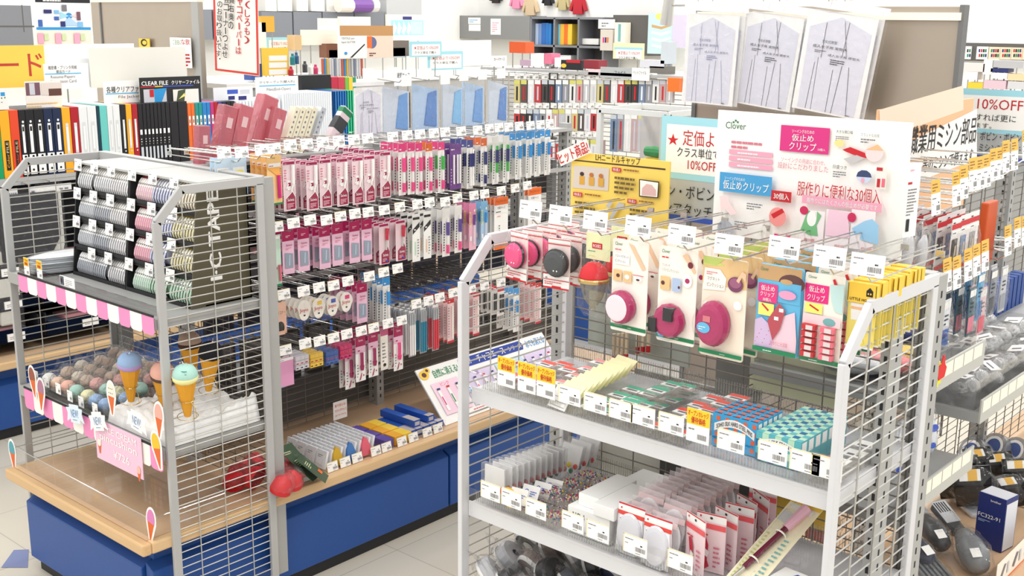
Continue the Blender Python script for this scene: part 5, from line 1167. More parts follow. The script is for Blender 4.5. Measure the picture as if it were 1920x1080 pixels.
for q, (px, py, a) in enumerate(((530, 835, 20), (545, 850, 35), (560, 856, 45))):
    p = P(px, py, 'z', HC + .10); o = Card(.11, .12, C('bottle_green_card', 58, 84, 58)); o.l(.2, .55, .8, .8, 4, C('pale_lime_card', 236, 240, 190)).r(.55, .2, .85, .35, ORANGE); o = o.build('header_card', None, p); o.rotation_euler = (R(-50), R(10), R(90 + a)); tag(o, f'dark green pincushion header card lying on the red bags, {ORD[q]} from the left', 'card', 'dark green header cards')
p = P(563, 876, 'z', HC + .045); mb = MB(); mb.lathe([(.03, -.026), (.034, -.018), (.030, -.006)], C('coral_felt', 226, 96, 84, rough=.7), 12); mb.lathe([(.031, -.006), (.018, .02), (0, .034)], IVORY, 12); bagged('white and coral cone pincushion bag beside the green cards', 'pincushion', mb, None, p)
mc = None
for r_ in range(4):
    for q in range(11):
        loc = (-.085 - .055 * r_, .625 + q * .021, HC + .004); lab = f'white chalk packet standing in the counter tray, {ORD[r_]} row from front, {ORD[q]} from left'
        if mc is None:
            mc = thing('chalk_packet', lab, 'packet', loc, 0, 'white chalk packets on the counter', rot=(0, R(-6), R(90))); c = Card(.05, .062, C('packet_white', 240, 240, 244), .009); c.l(.15, .6, .8, .8, 2, GREYINK); c.build('card', mc, loc=(0, 0, .064)); film(mc, .052, .062, .010, BAG).location.z = .068; mc.rotation_euler = (R(-14), 0, R(0))
        else: dup(mc, loc, lab)
for q, (px, py, n, cc) in enumerate(((632, 858, 'ochre', (206, 166, 50)), (657, 846, 'blue', (70, 120, 184)), (685, 838, 'rose', (226, 100, 120)))):
    p = P(px, py, 'x', -.055); mb = MB(); mb.prism([(-.022, -.034), (.022, -.034), (.02, -.004), (.008, .026), (-.004, .034), (-.016, .01)], -.004, .004, C('chalk_' + n, *cc, rough=.6)); o = mb.build('tailors_chalk', None, (p.x, p.y, HC + .042)); o.rotation_euler = (R(-8), 0, R(90)); tag(o, f'{n} wedge of tailor\'s chalk at the front of the counter tray', 'chalk', 'wedges of chalk in the counter tray')
for q, (y, n, cc) in enumerate(((.895, 'violet', (96, 76, 160)), (.945, 'amber', (238, 172, 50)), (.985, 'lemon', (244, 206, 70)))):
    for r_ in range(3): tag(MB().box(-.11 - r_ * .068, -.05 - r_ * .068, y, y + .042, HC + .003, HC + .036, C('box_' + n, *cc)).build('chalk_box', None, bevel=.001), f'{n} chalk box in the counter tray, {ORD[r_]} from the front', 'box', 'small chalk boxes on the counter')
for q in range(5):
    y = 1.03 + q * .036; z = HC + .004
    t = thing('chalk_pencil_box', f'blue ended pencil box with clear lid on the counter, {ORD[q]} from the left', 'box', (-.15, y, z), 0, 'blue pencil boxes'); MB().box(-.10, .085, 0, .033, 0, .026, C('cobalt_box', 34, 84, 176)).build('carton', t, bevel=.001)
    mb = MB(); mb.box(.02 if q < 3 else .06, .0852, .0006, .0324, .0262, .0268, C('silver_sleeve', 200, 190, 188, rough=.2)); mb.box(.0852, .0856, .005, .028, .006, .02, WHITE if q == 4 else C('silver_sleeve', 200, 190, 188)); mb.build('sleeve', t)
    if q in (1, 3): dup(t, (-.165, y + .002, z + .0275), f'blue ended pencil box in the upper layer on the counter, {"left" if q == 1 else "right"} one')
tk2 = None
for k, (x, y) in enumerate(((195, 435), (295, 390), (400, 350), (580, 290), (675, 245), (765, 220), (905, 170), (985, 135), (1100, 95), (1185, 60), (1290, 30), (1370, 5))):
    p = P(480 + x / 4, 810 + y / 4, 'x', -.034); lab = f'white price ticket along the long counter edge, {ORD[k]} from left'; loc = (-.034, p.y, HC + .002)
    if tk2 is None: tk2 = tag(price_card(.046, .033, C('yellowed_edge', 240, 228, 180), 5).build('price_ticket', None, loc), lab, 'price ticket', 'price tickets on the long counter'); tk2.rotation_euler = (R(-12), 0, R(90))
    else: dup(tk2, loc, lab)
t = thing('sign_stand', 'small white caption card with orange writing on a clear stand', 'sign', (-.315, .915, HC + .002), R(90)); MB().box(-.02, .02, -.015, .015, 0, .004, CLEAR).bar((0, 0, .004), (0, 0, .05), .004, CLEAR, 8).build('stand', t)
c = Card(.066, .07, WHITE); c.t('指で消える!', .1, .7, .9, .86, ORANGE, .03).t('マジックチャコ', .08, .42, .92, .58, ORANGE, .03).t('(ローラーチャコ)', .12, .16, .88, .30, ORANGE, .02); c.build('card', t, loc=(0, 0, .118))
# leaning sign board
t = thing('sign_board', 'white sign board for erasable chalk pens with sunflowers, leaning on the long counter', 'sign', (-.066, 1.60, HC + .003)); t.rotation_euler = (R(-42), 0, R(90)); W_, H_ = .76, .245
c = Card(W_, H_, WHITE, .006); LAV = C('lavender_panel', 226, 212, 240)
c.p([(.30, .80), (.285, .88), (.30, .97), (.79, .97), (.805, .88), (.79, .80)], C('royal_pill', 38, 66, 160)).t('アドガー', .31, .84, .41, .93, WHITE, .03).t('チャコエース', .43, .82, .65, .95, WHITE, .04).t('シリーズ', .68, .84, .79, .93, WHITE, .03).t('自然に消える!', .095, .78, .275, .92, C('forest_print', 30, 140, 80), .03).t('水でも消える!', .82, .80, .985, .94, C('azure_print', 40, 150, 214), .03)
for u, ss in ((.035, .032), (.065, .02)): c.o(u, .88 if ss > .03 else .94, ss, ss * 2.6, YEL, 12).o(u, .88 if ss > .03 else .94, ss * .5, ss * 1.3, DKBR, 10)
c.r(.04, .14, .23, .70, C('rosy_panel', 248, 214, 230)).t('ピンク', .10, .62, .16, .68, PINKP).r(.25, .14, .5, .70, LAV).t('紫', .36, .62, .39, .69, C('violet_card', 112, 62, 140)).r(.52, .14, .74, .70, C('ice_panel', 206, 230, 246)).r(.76, .14, .98, .70, LAV)
for i in range(14):
    u = .06 + i * .066; c.r(u, .2, u + .018, .56, WHITE); c.r(u + .004, .3, u + .012, .45, (PINKP, C('forest_print', 30, 140, 80), NAVY, C('azure_print', 40, 150, 214))[i % 4]); c.r(u, .57, u + .022, .60, RED if i % 4 == 1 else NAVY)
c.l(.2, .06, .4, .1, 1, RED).l(.45, .06, .7, .1, 1, GREYINK); c.build('board', t, loc=(0, 0, H_))
# packets lying behind the grid on the far side of the counter
for q, (y, cc, n) in enumerate(((.52, (214, 232, 216), 'pale green'), (.62, (226, 226, 228), 'frosted white'), (.75, (206, 224, 208), 'sage green'), (1.0, (222, 214, 204), 'beige'))): o = MB().blob((0, 0, 0), .09, .075, .012, C('flat_pack_%d' % q, *cc, rough=.15), 10, 6, .06, q).build('flat_packet', None, (-.60 - .02 * q, y, HC + .016), True); tag(o, f'{n} flat plastic packet lying behind the wire grid on the left gondola', 'packet')
# ================================================================== signs above the right end rack
class Sign(Card):
    """card whose prints are placed by the photograph's pixels on the plane it stands in (y = v)"""
    def __init__(s, tl, br, v, m, th=.004, ax='y'):
        a, b = P(*tl, ax, v), P(*br, ax, v); s.ax = ax; s.i = 0 if ax == 'y' else 1; s.x0, s.z1 = a[s.i], a.z; s.pl = v
        super().__init__(b[s.i] - a[s.i], a.z - b.z, m, th); s.th_ = th; u = (a[s.i] + b[s.i]) / 2; s.loc = (u, v, a.z) if ax == 'y' else (v, u, a.z)
        s.rot = (0, 0, 0 if ax == 'y' else R(90))
    def uv(s, px, py): q = P(px, py, s.ax, s.pl); return ((q[s.i] - s.x0) / s.w, 1 - (s.z1 - q.z) / s.h)
    def done(s, name, label, cat, part='board', group=None, tilt=0, foot=None):
        t = thing(name, label, cat, s.loc, 0, group, rot=(R(-tilt), 0, s.rot[2])); s.build(part, t)
        if foot is not None: MB().box(-s.w * .3, s.w * .3, s.th_ + .0005, s.th_ + .003, foot - s.loc[2], -s.h + .02, CLEAR).build('stand', t)
        return t
    def lone(s, name, label, cat, group=None, tilt=0, foot=None):
        if foot is not None and s.loc[2] - s.h > foot:
            for u in (-.3, .3): s.box(s.w * u - .003, s.w * u + .003, .001, .005, foot - s.loc[2], -s.h + .01, WIRE)
        o = s.build(name, None, s.loc); o.rotation_euler = (R(-tilt), 0, s.rot[2]); return tag(o, label, cat, group)
    def b(s, x0, y0, x1, y1, m):
        """rectangle from left middle-height y0..y1 (pixels at its middle)"""
        xm = (x0 + x1) / 2; a = s.uv(x0, (y0 + y1) / 2); c = s.uv(x1, (y0 + y1) / 2); t = s.uv(xm, y0); d = s.uv(xm, y1); return s.r(a[0], d[1], c[0], t[1], m)
    def tx(s, tt, x0, y0, x1, y1, m, bold=0.):
        xm = (x0 + x1) / 2; a = s.uv(x0, (y0 + y1) / 2); c = s.uv(x1, (y0 + y1) / 2); t = s.uv(xm, y0); d = s.uv(xm, y1); return s.t(tt, a[0], d[1], c[0], t[1], m, bold)
    def ln(s, x0, y0, x1, y1, n, m, seed=1):
        xm = (x0 + x1) / 2; a = s.uv(x0, (y0 + y1) / 2); c = s.uv(x1, (y0 + y1) / 2); t = s.uv(xm, y0); d = s.uv(xm, y1); return s.l(a[0], d[1], c[0], t[1], n, m, .5, seed)
    def ov(s, x, y, rx, ry, m, n=20): a = s.uv(x, y); b = s.uv(x + rx, y); c = s.uv(x, y - ry); return s.o(a[0], a[1], b[0] - a[0], c[1] - a[1], m, n)
    def pg(s, pts, m): return s.p([s.uv(*q) for q in pts], m)
ROSEP = C('rose_print', 214, 120, 140); SALMONP = C('salmon_band', 240, 168, 190); REDB = C('brick_red_print', 196, 34, 44)
t = thing('sign_board', 'white clip maker sign board with red and pink prints above the right end rack', 'sign')
c = Sign((1347, 206), (1688, 488), .452, C('glossy_white_board', 252, 250, 246, rough=.3), .004); t.location = c.loc
c.tx('Clover', 1361, 229, 1399, 242, C('moss_print', 60, 120, 84)).ov(1380, 226, 2, 2, GREENP, 8).ov(1376, 229, 2, 2, GREENP, 8).ov(1384, 229, 2, 2, GREENP, 8).ln(1372, 262, 1442, 280, 2, ROSEP)
for q in range(3): c.b(1368, 283 + q * 12, 1450, 292 + q * 12, SALMONP); c.ln(1384, 285 + q * 12, 1440, 290 + q * 12, 1, WHITE, q)
c.b(1465, 237, 1557, 286, C('magenta_label', 220, 50, 132)).tx('ソーイングのための', 1487, 243, 1529, 250, WHITE).tx('仮止め', 1487, 252, 1528, 265, WHITE, .02).tx('クリップ', 1482, 267, 1533, 282, WHITE, .02).tx('10個入', 1536, 278, 1550, 283, WHITE)
c.tx('ソーイングの用途に合わせ、', 1467, 297, 1550, 306, ROSEP).tx('設計にこだわりました', 1461, 307, 1556, 319, ROSEP)
c.tx('大きな開口幅', 1571, 244, 1602, 250, INK).tx('フラットな台座', 1617, 250, 1652, 256, GREYINK).ln(1570, 254, 1600, 264, 3, GREYINK).ln(1617, 258, 1650, 268, 2, GREYINK)
c.ov(1577, 268, 9, 7, C('soft_yellow_print', 250, 226, 150)).pg([(1583, 280), (1598, 275), (1630, 288), (1628, 296), (1605, 290), (1590, 284)], RED).pg([(1585, 297), (1610, 290), (1625, 296), (1598, 308)], C('pale_metal_print', 200, 196, 196)).ov(1643, 286, 17, 17, C('blush_circle', 246, 220, 220)).pg([(1627, 280), (1650, 270), (1660, 282)], C('peach_print', 246, 190, 140)).tx('目盛つき', 1566, 309, 1592, 316, INK).ln(1566, 319, 1596, 332, 3, GREYINK)
c.ov(1624, 330, 14, 12, C('ice_blue_print', 206, 216, 240)).pg([(1610, 330), (1613, 322), (1620, 318), (1630, 319), (1637, 325), (1639, 332)], C('slate_blue_print', 54, 70, 110)).ov(1622, 337, 3, 5, C('salmon_band', 240, 168, 190)).b(1647, 312, 1667, 353, C('tiny_pack_print', 240, 236, 230)).b(1649, 334, 1655, 350, REDB).b(1658, 334, 1664, 350, C('coral_clip', 240, 110, 130)).b(1649, 313, 1660, 319, REDB)
c.b(1355, 326, 1453, 362, C('label_blue', 70, 160, 214)).tx('ソーイングのための', 1365, 331, 1403, 337, WHITE).tx('仮止めクリップ', 1362, 340, 1448, 357, WHITE, .02).b(1452, 357, 1490, 377, REDB).tx('30個入', 1457, 361, 1486, 373, WHITE, .03)
c.tx('服作りに便利な30個入', 1501, 346, 1658, 374, REDB, .012).b(1510, 372, 1660, 388, SALMONP).tx('服作りにはたくさんの仮止めが必要です', 1519, 376, 1652, 386, WHITE, .02)
c.ov(1367, 427, 15, 16, C('cool_grey_print', 176, 180, 190)).tx('グレー', 1357, 430, 1378, 438, WHITE, .02).ov(1465, 405, 16, 18, C('coral_circle', 240, 150, 146)).pg([(1453, 400), (1474, 389), (1478, 396), (1458, 408)], RED)
c.pg([(1357, 366), (1372, 364), (1376, 380), (1390, 398), (1378, 402), (1366, 388), (1360, 398)], C('blush_circle', 246, 220, 220)).ln(1408, 378, 1440, 392, 3, GREYINK).ln(1385, 412, 1415, 430, 4, GREYINK).ov(1440, 435, 6, 14, C('tiny_pack_print', 240, 236, 230)).b(1459, 434, 1478, 456, C('tiny_pack_print2', 236, 222, 214)).b(1480, 436, 1500, 458, C('tiny_pack_print2', 236, 222, 214)).b(1460, 436, 1468, 444, PINKP).b(1482, 438, 1490, 446, PINKP)
for x in (1508, 1556, 1603): c.b(x, 392, x + 45, 466, C('rosy_frame', 250, 238, 238))
c.pg([(1510, 428), (1520, 402), (1527, 392), (1533, 410), (1541, 410), (1541, 394), (1549, 402), (1540, 420), (1542, 440), (1525, 438)], C('leaf_dress_print', 120, 190, 130)).ov(1531, 408, 9, 14, WHITE).ov(1517, 392, 8, 8, C('cherry_print', 206, 40, 90)).tx('約15個', 1517, 444, 1536, 450, REDB).pg([(1564, 390), (1600, 396), (1602, 444), (1556, 438)], C('pale_rose_dress', 248, 206, 222)).tx('約22個', 1574, 456, 1592, 461, REDB).pg([(1607, 425), (1630, 412), (1645, 408), (1657, 420), (1656, 456), (1622, 446), (1624, 432), (1612, 436)], C('sky_blouse_print', 160, 206, 238)).ov(1607, 405, 8, 9, C('cherry_print', 206, 40, 90)).tx('約18個', 1624, 461, 1644, 466, REDB)
c.tx('クロバー株式会社', 1592, 475, 1656, 486, C('moss_print', 60, 120, 84), .02); c.build('board', t)
t = thing('sign_board', 'yellow sign board with pictures of needle caps above the round pincushions', 'sign')
c = Sign((1072, 284), (1251, 438), .50, C('sign_yellow', 246, 212, 100), .004); t.location = c.loc
BR = C('umber_print', 60, 40, 24); c.tx('LHニードルキャップ', 1117, 291, 1201, 306, BR, .01).pg([(1075, 299), (1248, 316), (1248, 319), (1075, 301)], BR).pg([(1076, 310), (1143, 315), (1141, 358), (1074, 352)], C('greige_photo', 214, 202, 190))
for x in (1092, 1110, 1128): c.b(x - 5, 330 + (x - 1092) * .1, x + 5, 346 + (x - 1092) * .1, C('gold_print', 214, 160, 60)).ov(x, 326 + (x - 1092) * .1, 4, 4, BR if x == 1092 else C('gold_print2', 190, 110, 40), 10)
for x, y, n in ((1149, 318, '特長1'), (1077, 364, '特長2'), (1179, 377, '特長3')): c.b(x, y - 4, x + 17, y + 4, REDB); c.tx(n, x + 2, y - 3, x + 15, y + 3, WHITE); c.ln(x + 22, y - 2, x + 70, y + 4, 1, C('amber_ink', 150, 100, 30), x)
for x, y, n in ((1155, 328, 4), (1081, 374, 4), (1184, 388, 3)): c.ln(x, y, x + 40, y + n * 9, n, C('olive_ink', 110, 90, 40), y)
c.pg([(1202, 335), (1240, 340), (1238, 371), (1202, 368)], BR).pg([(1204, 337), (1238, 342), (1236, 369), (1204, 366)], IVORY).pg([(1207, 365), (1208, 352), (1216, 344), (1226, 346), (1234, 356), (1234, 367)], C('dusty_pink_print', 222, 182, 176))
c.pg([(1146, 408), (1164, 378), (1172, 380), (1150, 412)], C('steel_print', 190, 190, 190)).pg([(1140, 385), (1150, 374), (1154, 378), (1146, 390)], C('steel_print', 190, 190, 190)).pg([(1074, 410), (1248, 434), (1248, 436), (1074, 412)], BR); c.build('board', t)
p = P(1075, 287, 'y', .49)
mb = MB(); mb.text('ヒット商品!', -.048, -.014, .048, .016, 0, RED, .05); me = mb.build('lettering', None)
t = thing('sign_lettering', 'red slanted bestseller lettering on the corner of the yellow sign', 'sign', p, rot=(0, R(-24), 0)); me.parent = t
mb = MB(); mb.prism([(-.05, -.017), (.05, -.016), (.05, .019), (-.05, .018)], .0008, .002, IVORY); mb.build('card', t)
AQUA = C('aqua_border', 164, 220, 234); BOARDG = C('grey_board', 186, 190, 190)
for nm, v, tl, br, ox, oy, lab in (('a', .60, (1238, 222), (1470, 440), 0, 0, 'aqua bordered discount sign behind the yellow sign'), ('b', 2.4, (1690, 160), (1960, 335), 497, -62, 'aqua bordered discount sign at the far right behind the orange board')):
    t = thing('sign_board', lab, 'sign'); c = Sign(tl, br, v, BOARDG, .004); t.location = c.loc
    if nm == 'a':
        c.b(1239, 224, 1468, 345, AQUA).b(1249, 240, 1460, 333, WHITE).tx('★', 1252, 250, 1273, 272, RED).tx('定価より10%OFF', 1281, 249, 1440, 280, REDB).tx('クラス単位で購入すれば更に', 1270, 283, 1450, 302, INK).tx('10%OFFになります。', 1290, 305, 1440, 326, REDB)
        c.tx('ボビン・ボビンケース', 1215, 350, 1400, 374, INK).tx('ミシンアタッチメント', 1210, 384, 1395, 406, INK).b(1239, 414, 1468, 424, C('royal_print', 60, 90, 190))
    else:
        c.b(1691, 166, 1958, 248, AQUA).b(1700, 178, 1950, 240, WHITE).tx('定価より', 1712, 187, 1798, 210, REDB).tx('10%OFF', 1833, 187, 1919, 206, REDB).tx('まとめて購入すれば更に', 1740, 212, 1906, 225, INK).tx('お安くなります。', 1760, 228, 1860, 238, INK)
        c.tx('ボビン・ボビンケース', 1838, 250, 1950, 266, INK).tx('ミシンアタッチメント', 1836, 273, 1950, 288, INK).b(1830, 295, 1958, 302, C('royal_print', 60, 90, 190))
    c.build('board', t)
    if nm == 'b': MB().box(-.004, .004, .006, .012, HC - c.loc[2], -.05, WIRE).build('stand', t)
# orange board on the aisle side
c = Sign((1648, 206), (1806, 384), 1.60, C('pale_orange_board', 246, 192, 146), .006, 'x')
c.pg([(1648, 206), (1806, 160), (1806, 206), (1650, 262)], C('peach_board', 250, 226, 204)).pg([(1696, 270), (1831, 204), (1831, 298), (1690, 352)], WHITE)
c.tx('職業用ミシン部品', 1705, 228, 1829, 279, INK, .03).tx('等のミシンで使えます', 1730, 287, 1822, 313, INK, .02)
c.done('sign_board', 'orange board with a white sewing machine parts notice, facing the right aisle', 'sign')
# tall metal end panel with paper pattern bags
PANEL = mat('brushed_metal_panel', (176, 164, 150), .30, .45, .05, 8)
v = 2.0; xl = P(1300, 200, 'y', v).x; xr = P(1800, 60, 'y', v).x; z1 = P(1720, 12, 'y', v).z
t = thing('tall_display_fixture', 'tall brushed metal panel rising behind the right end rack', 'fixture', ((xl + xr) / 2, v + .02, 0)); w_ = (xr - xl) / 2
MB().box(-w_, w_, -.012, .012, 0, z1, PANEL).build('sheet', t, bevel=.002); MB().box(w_ - .008, w_ + .008, -.02, .02, 0, z1 + .005, DSTEEL).build('edge_trim', t); MB().box(-w_ - .008, -w_ + .008, -.02, .02, 0, z1 + .005, DSTEEL).build('edge_trim', t)
mb = MB()
for z in (1.90, 1.36): MB().box(-w_, w_, -.024, -.012, z - .012, z + .012, CREAM if z > 1.8 else STEEL).build('hook_rail', t)
LILG = C('lilac_grey_sheet', 222, 222, 236); PLINE = C('pattern_line', 120, 124, 160)
def pattern_bag(label, w_, h, dark=False):
    t = thing('pattern_bag', label, 'bag'); ln_ = INK if dark else PLINE
    c = Card(w_ * .9, h * .88, C('pattern_sheet', 246, 246, 246), .003); c.p([(.08, .02), (.06, .84), (.5, .97), (.95, .84), (.92, .02)], LILG)
    for u0, v0, u1, v1 in ((.28, .02, .26, .55), (.2, .02, .22, .5), (.5, .02, .5, .45), (.58, .02, .62, .5), (.8, .02, .72, .5), (.06, .45, .94, .42), (.3, .9, .3, .55), (.62, .93, .6, .6), (.55, .94, .66, .6), (.1, .68, .92, .66)): n = .004; c.p([(u0, v0), (u0 + n * 1.5, v0), (u1 + n * 1.5, v1), (u1, v1)], ln_)
    c.t('文化式原型', .28, .70, .5, .73, ln_).t('成人女子用 実物大', .16, .645, .66, .675, ln_).t('成人女子用 原型大', .4, .575, .86, .60, ln_).l(.2, .60, .4, .63, 2, ln_).l(.45, .5, .7, .56, 3, ln_).l(.8, .02, .95, .05, 1, GREYINK); c.build('pattern_sheet', t, loc=(0, 0, -h * .1))
    mb = MB(); mb.add([(-w_ / 2, -.004, 0), (w_ / 2, -.004, 0), (w_ / 2, -.006, -h), (-w_ / 2, -.006, -h)], [(0, 1, 2, 3)], BAG); mb.build('clear_bag', t)
    MB().box(-w_ / 2, w_ / 2, -.005, -.002, -h * .07, -.001, C('white_seal_strip', 244, 244, 246)).build('seal_strip', t); return t
for k, (x0, x1, y0, y1, tl, yy, dk) in enumerate(((1283, 1395, 8, 200, 2, 1.88, 0), (1393, 1520, 8, 208, 6, 1.91, 1), (1508, 1662, 5, 222, 7, 1.88, 1))):
    a = P((x0 + x1) / 2, y0, 'y', yy); l_ = P(x0, 100, 'y', yy).x; r_ = P(x1, 100, 'y', yy).x; lo = P((x0 + x1) / 2, y1, 'y', yy).z
    for q in range(2):
        t = pattern_bag(f'{("left", "middle", "right")[k]} bagged dress pattern {"in front" if q == 0 else "hanging behind"} on the tall metal panel', (r_ - l_) * .96, a.z - lo, dk) if q == 0 else dup(t, (a.x + .012, yy + .022, a.z), f'{("left", "middle", "right")[k]} bagged dress pattern hanging behind another on the tall metal panel')
        if q == 0: t.location = a
        t.rotation_euler = (0, R(tl + q), 0)
        t['group'] = 'bagged dress patterns'
for k, x in enumerate((1318, 1345, 1440, 1470, 1562, 1592)):
    p = P(x, 2, 'y', 1.88); mb = MB(); mb.path([(0, .09, .01), (0, -.03, .0), (.004, -.045, .014)], .002, CHROME, 5); tag(mb.build('display_hook', None, p), f'chrome hook at the top of the tall metal panel, {ORD[k]} from left', 'hook', 'hooks of the tall metal panel')
# ================================================================== on top of the left gondola
t = thing('wire_rack', 'low chrome wire rack along the top of the left gondola', 'rack', (AS, 0, 1.40)); mb = MB()
for y in (.52, .95): mb.path([(-.07, y, 0), (-.07, y, .05), (.05, y, .05), (.05, y, 0)], .002, CHROME, 5)
mb.path([(.05, .52, .05), (.05, 1.15, .05)], .002, CHROME, 5); mb.path([(-.07, .52, .05), (-.07, 1.15, .05)], .002, CHROME, 5); mb.box(-.08, .055, .48, 1.16, .0, .006, PALE); mb.build('frame', t)
RBOX = clear('rosy_translucent', (240, 170, 176), .06, .1, .3, 60, .6, .55, (216, 128, 140))
rb = None
for k, (px, py, s, a) in enumerate(((378, 278, .8, 4), (418, 250, 1., 16), (446, 248, 1., 18), (487, 236, 1.15, 22), (510, 250, .95, 20))):
    p = P(px, py, 'x', -.47 - .03 * (k == 3)); lab = f'rosy translucent pen case leaning on top of the left gondola, {ORD[k]} from left'
    if rb is None:
        rb = thing('pen_case', lab, 'case', p, 0, 'rosy pen cases on the left gondola'); MB().box(-.022, .022, -.028, .028, -.095, .095, RBOX).build('case', rb, bevel=.004); MB().box(.0222, .0228, -.008, .014, .02, .055, C('faded_sticker', 226, 190, 192)).build('sticker', rb); rb.rotation_euler = (R(-a), 0, 0); rb.scale = (s, s, s)
    else: o = dup(rb, p, lab, rot=(R(-a), 0, 0)); o.scale = (s, s, s)
yr = None
for k, px in enumerate((541, 552, 563, 574, 590)):
    p = P(px, 243, 'x', -.47); lab = f'{"smoky" if k == 4 else "cream"} ruler case leaning beside the rosy pen cases, {ORD[k]} from left'
    o = MB().box(-.016, .016, -.011, .011, -.085, .085, C('cream_case', 238, 232, 206, rough=.3) if k < 4 else C('smoky_case', 190, 196, 202, rough=.2)); 
    for q in range(8): o.box(.016, .0166, -.004, .002, -.07 + q * .019, -.062 + q * .019, GREYINK)
    o = o.build('ruler_case', None, p, bevel=.002); o.rotation_euler = (R(-24), 0, 0); tag(o, lab, 'case', 'ruler cases')
t = thing('pen_case', 'pink and black pencil sleeve leaning on the hook row under the pattern bags', 'case', P(633, 236, 'x', -.45)); t.rotation_euler = (R(-38), 0, 0)
MB().box(-.014, .014, -.024, .024, -.075, .075, C('pale_sleeve', 236, 216, 220, rough=.2)).build('sleeve', t, bevel=.003); MB().box(-.0146, .0146, -.0246, .0246, -.02, .03, C('charcoal_band', 60, 62, 66)).box(-.0146, .0146, -.0246, .0246, .05, .07, GREENP).build('bands', t)
BLUBAG = clear('blue_pouch', (190, 214, 240), .08, .12, .6, 24, .7, .4, (130, 172, 220))
def pouch(lab, px, py, w_, h, inner, k):
    p = P(px, py, 'x', -.36); t = thing('hanging_pouch', lab, 'pouch', p, R(90), 'pouches hanging over the left gondola')
    mb = MB(); mb.prism([(-w_ / 2, -h), (w_ / 2, -h), (w_ / 2, -h * .18), (-w_ / 2, -h * .05)], -.002, .004, inner); mb.prism([(-w_ * .05, -h * .9), (w_ * .42, -h * .95), (w_ * .42, -h * .2), (w_ * .1, -h * .25)], -.006, -.003, C('blue_sheet_%d' % (k % 3), *((110, 160, 220), (96, 140, 206), (130, 190, 236))[k % 3], rough=.25)); mb.build('folded_sheet', t)
    mb = MB(); mb.add([(-w_ * .55, -.008, 0), (w_ * .55, -.008, 0), (w_ * .55, -.010, -h * 1.04), (-w_ * .55, -.010, -h * 1.04)], [(0, 1, 2, 3)], BAG); mb.build('clear_bag', t)
    mb = MB(); mb.path([(0, .10, .012), (0, -.02, .004), (0, -.034, .016)], .002, CHROME, 5); mb.path([(w_ * .6, .0, .02), (w_ * .6, .0, -h * 1.25)], .0034, CHROME, 6); mb.build('wire_hook', t); return t
p = P(690, 153, 'x', -.36); t = pattern_bag('bagged dress pattern hanging over the left gondola beside the blue pouches', .15, .21, True); t.location = p; t.rotation_euler = (0, 0, R(90))
for k, (px, py, w_) in enumerate(((742, 156, .13), (796, 152, .14), (848, 150, .11), (887, 148, .12), (934, 146, .11))): pouch(f'blue pouch in a clear bag over the left gondola, {ORD[k]} from left', px, py, w_, .185, (C('silver_blue_sheet', 206, 216, 230, rough=.25), C('powder_sheet', 180, 206, 236, rough=.25))[k % 2], k)
wp_ = None
for k, (px, py) in enumerate(((690, 128), (735, 126), (762, 141), (800, 128), (835, 138), (870, 132), (905, 130), (940, 128))):
    p = P(px, py, 'x', -.30); lab = f'blank white plate on the pouch hooks over the left gondola, {ORD[k]} from left'
    if wp_ is None: wp_ = Card(.05, .04, WHITE).build('price_plate', None, p); wp_.rotation_euler = (0, 0, R(90)); tag(wp_, lab, 'plate', 'blank plates over the left gondola')
    else: dup(wp_, p, lab)
# ================================================================== binders on the gondola beyond
BX = -2.2; BZ0, BZ1 = 1.165, 1.465
t = thing('shelf', 'long shelf carrying the row of binders on the far gondola', 'shelf', (-2.34, 2.2, BZ0 - .002)); MB().box(-.13, .15, -2.7, 3.6, -.03, 0, STEEL).build('board', t); MB().box(.1505, .154, -2.7, 3.6, -.03, .004, PALE).build('front_edge', t)
BCOL = {'g': ('green', 30, 160, 100), 'y': ('yellow', 246, 176, 40), 'o': ('vermilion', 228, 76, 44), 'k': ('black', 30, 29, 33), 'n': ('navy', 28, 42, 74), 'r': ('red', 176, 28, 40), 'w': ('white', 236, 238, 238), 't': ('dark teal', 20, 60, 74), 'm': ('mint', 110, 204, 196), 'e': ('teal', 30, 146, 140), 'b': ('blue', 40, 130, 200), 'p': ('magenta', 196, 50, 120), 'i': ('indigo', 70, 62, 130), 'f': ('orange', 236, 112, 44)}
bl = [(-14, 'g', 0), (3, 'y', 3), (22, 'o', 3), (39, 'k', 1), (52, 'k', 1), (68, 'k', 1), (86, 'n', 1), (103, 'n', 1), (120, 'y', 2), (136, 'r', 2), (152, 'w', 2), (168, 'w', 2), (185, 't', 0), (191, 'm', 0), (205, 'w', 2), (216, 'w', 2), (229, 'k', 2), (240, 'y', 2), (251, 'r', 2), (262, 'k', 4), (271, 'k', 4), (278, 'k', 4), (285, 'k', 4), (292, 'k', 4), (299, 'k', 4), (306, 'k', 4), (314, 'k', 4), (322, 'k', 0), (337, 'k', 0), (355, 'f', 5), (362, 'f', 5), (369, 'e', 5), (376, 'e', 5), (383, 'b', 5), (391, 'b', 5), (398, 'p', 5), (405, 'r', 5), (412, 'i', 5), (420, 'n', 5), (428, 'k', 5), (436, 'k', 5), (444, None, 0)]
cnt = {}
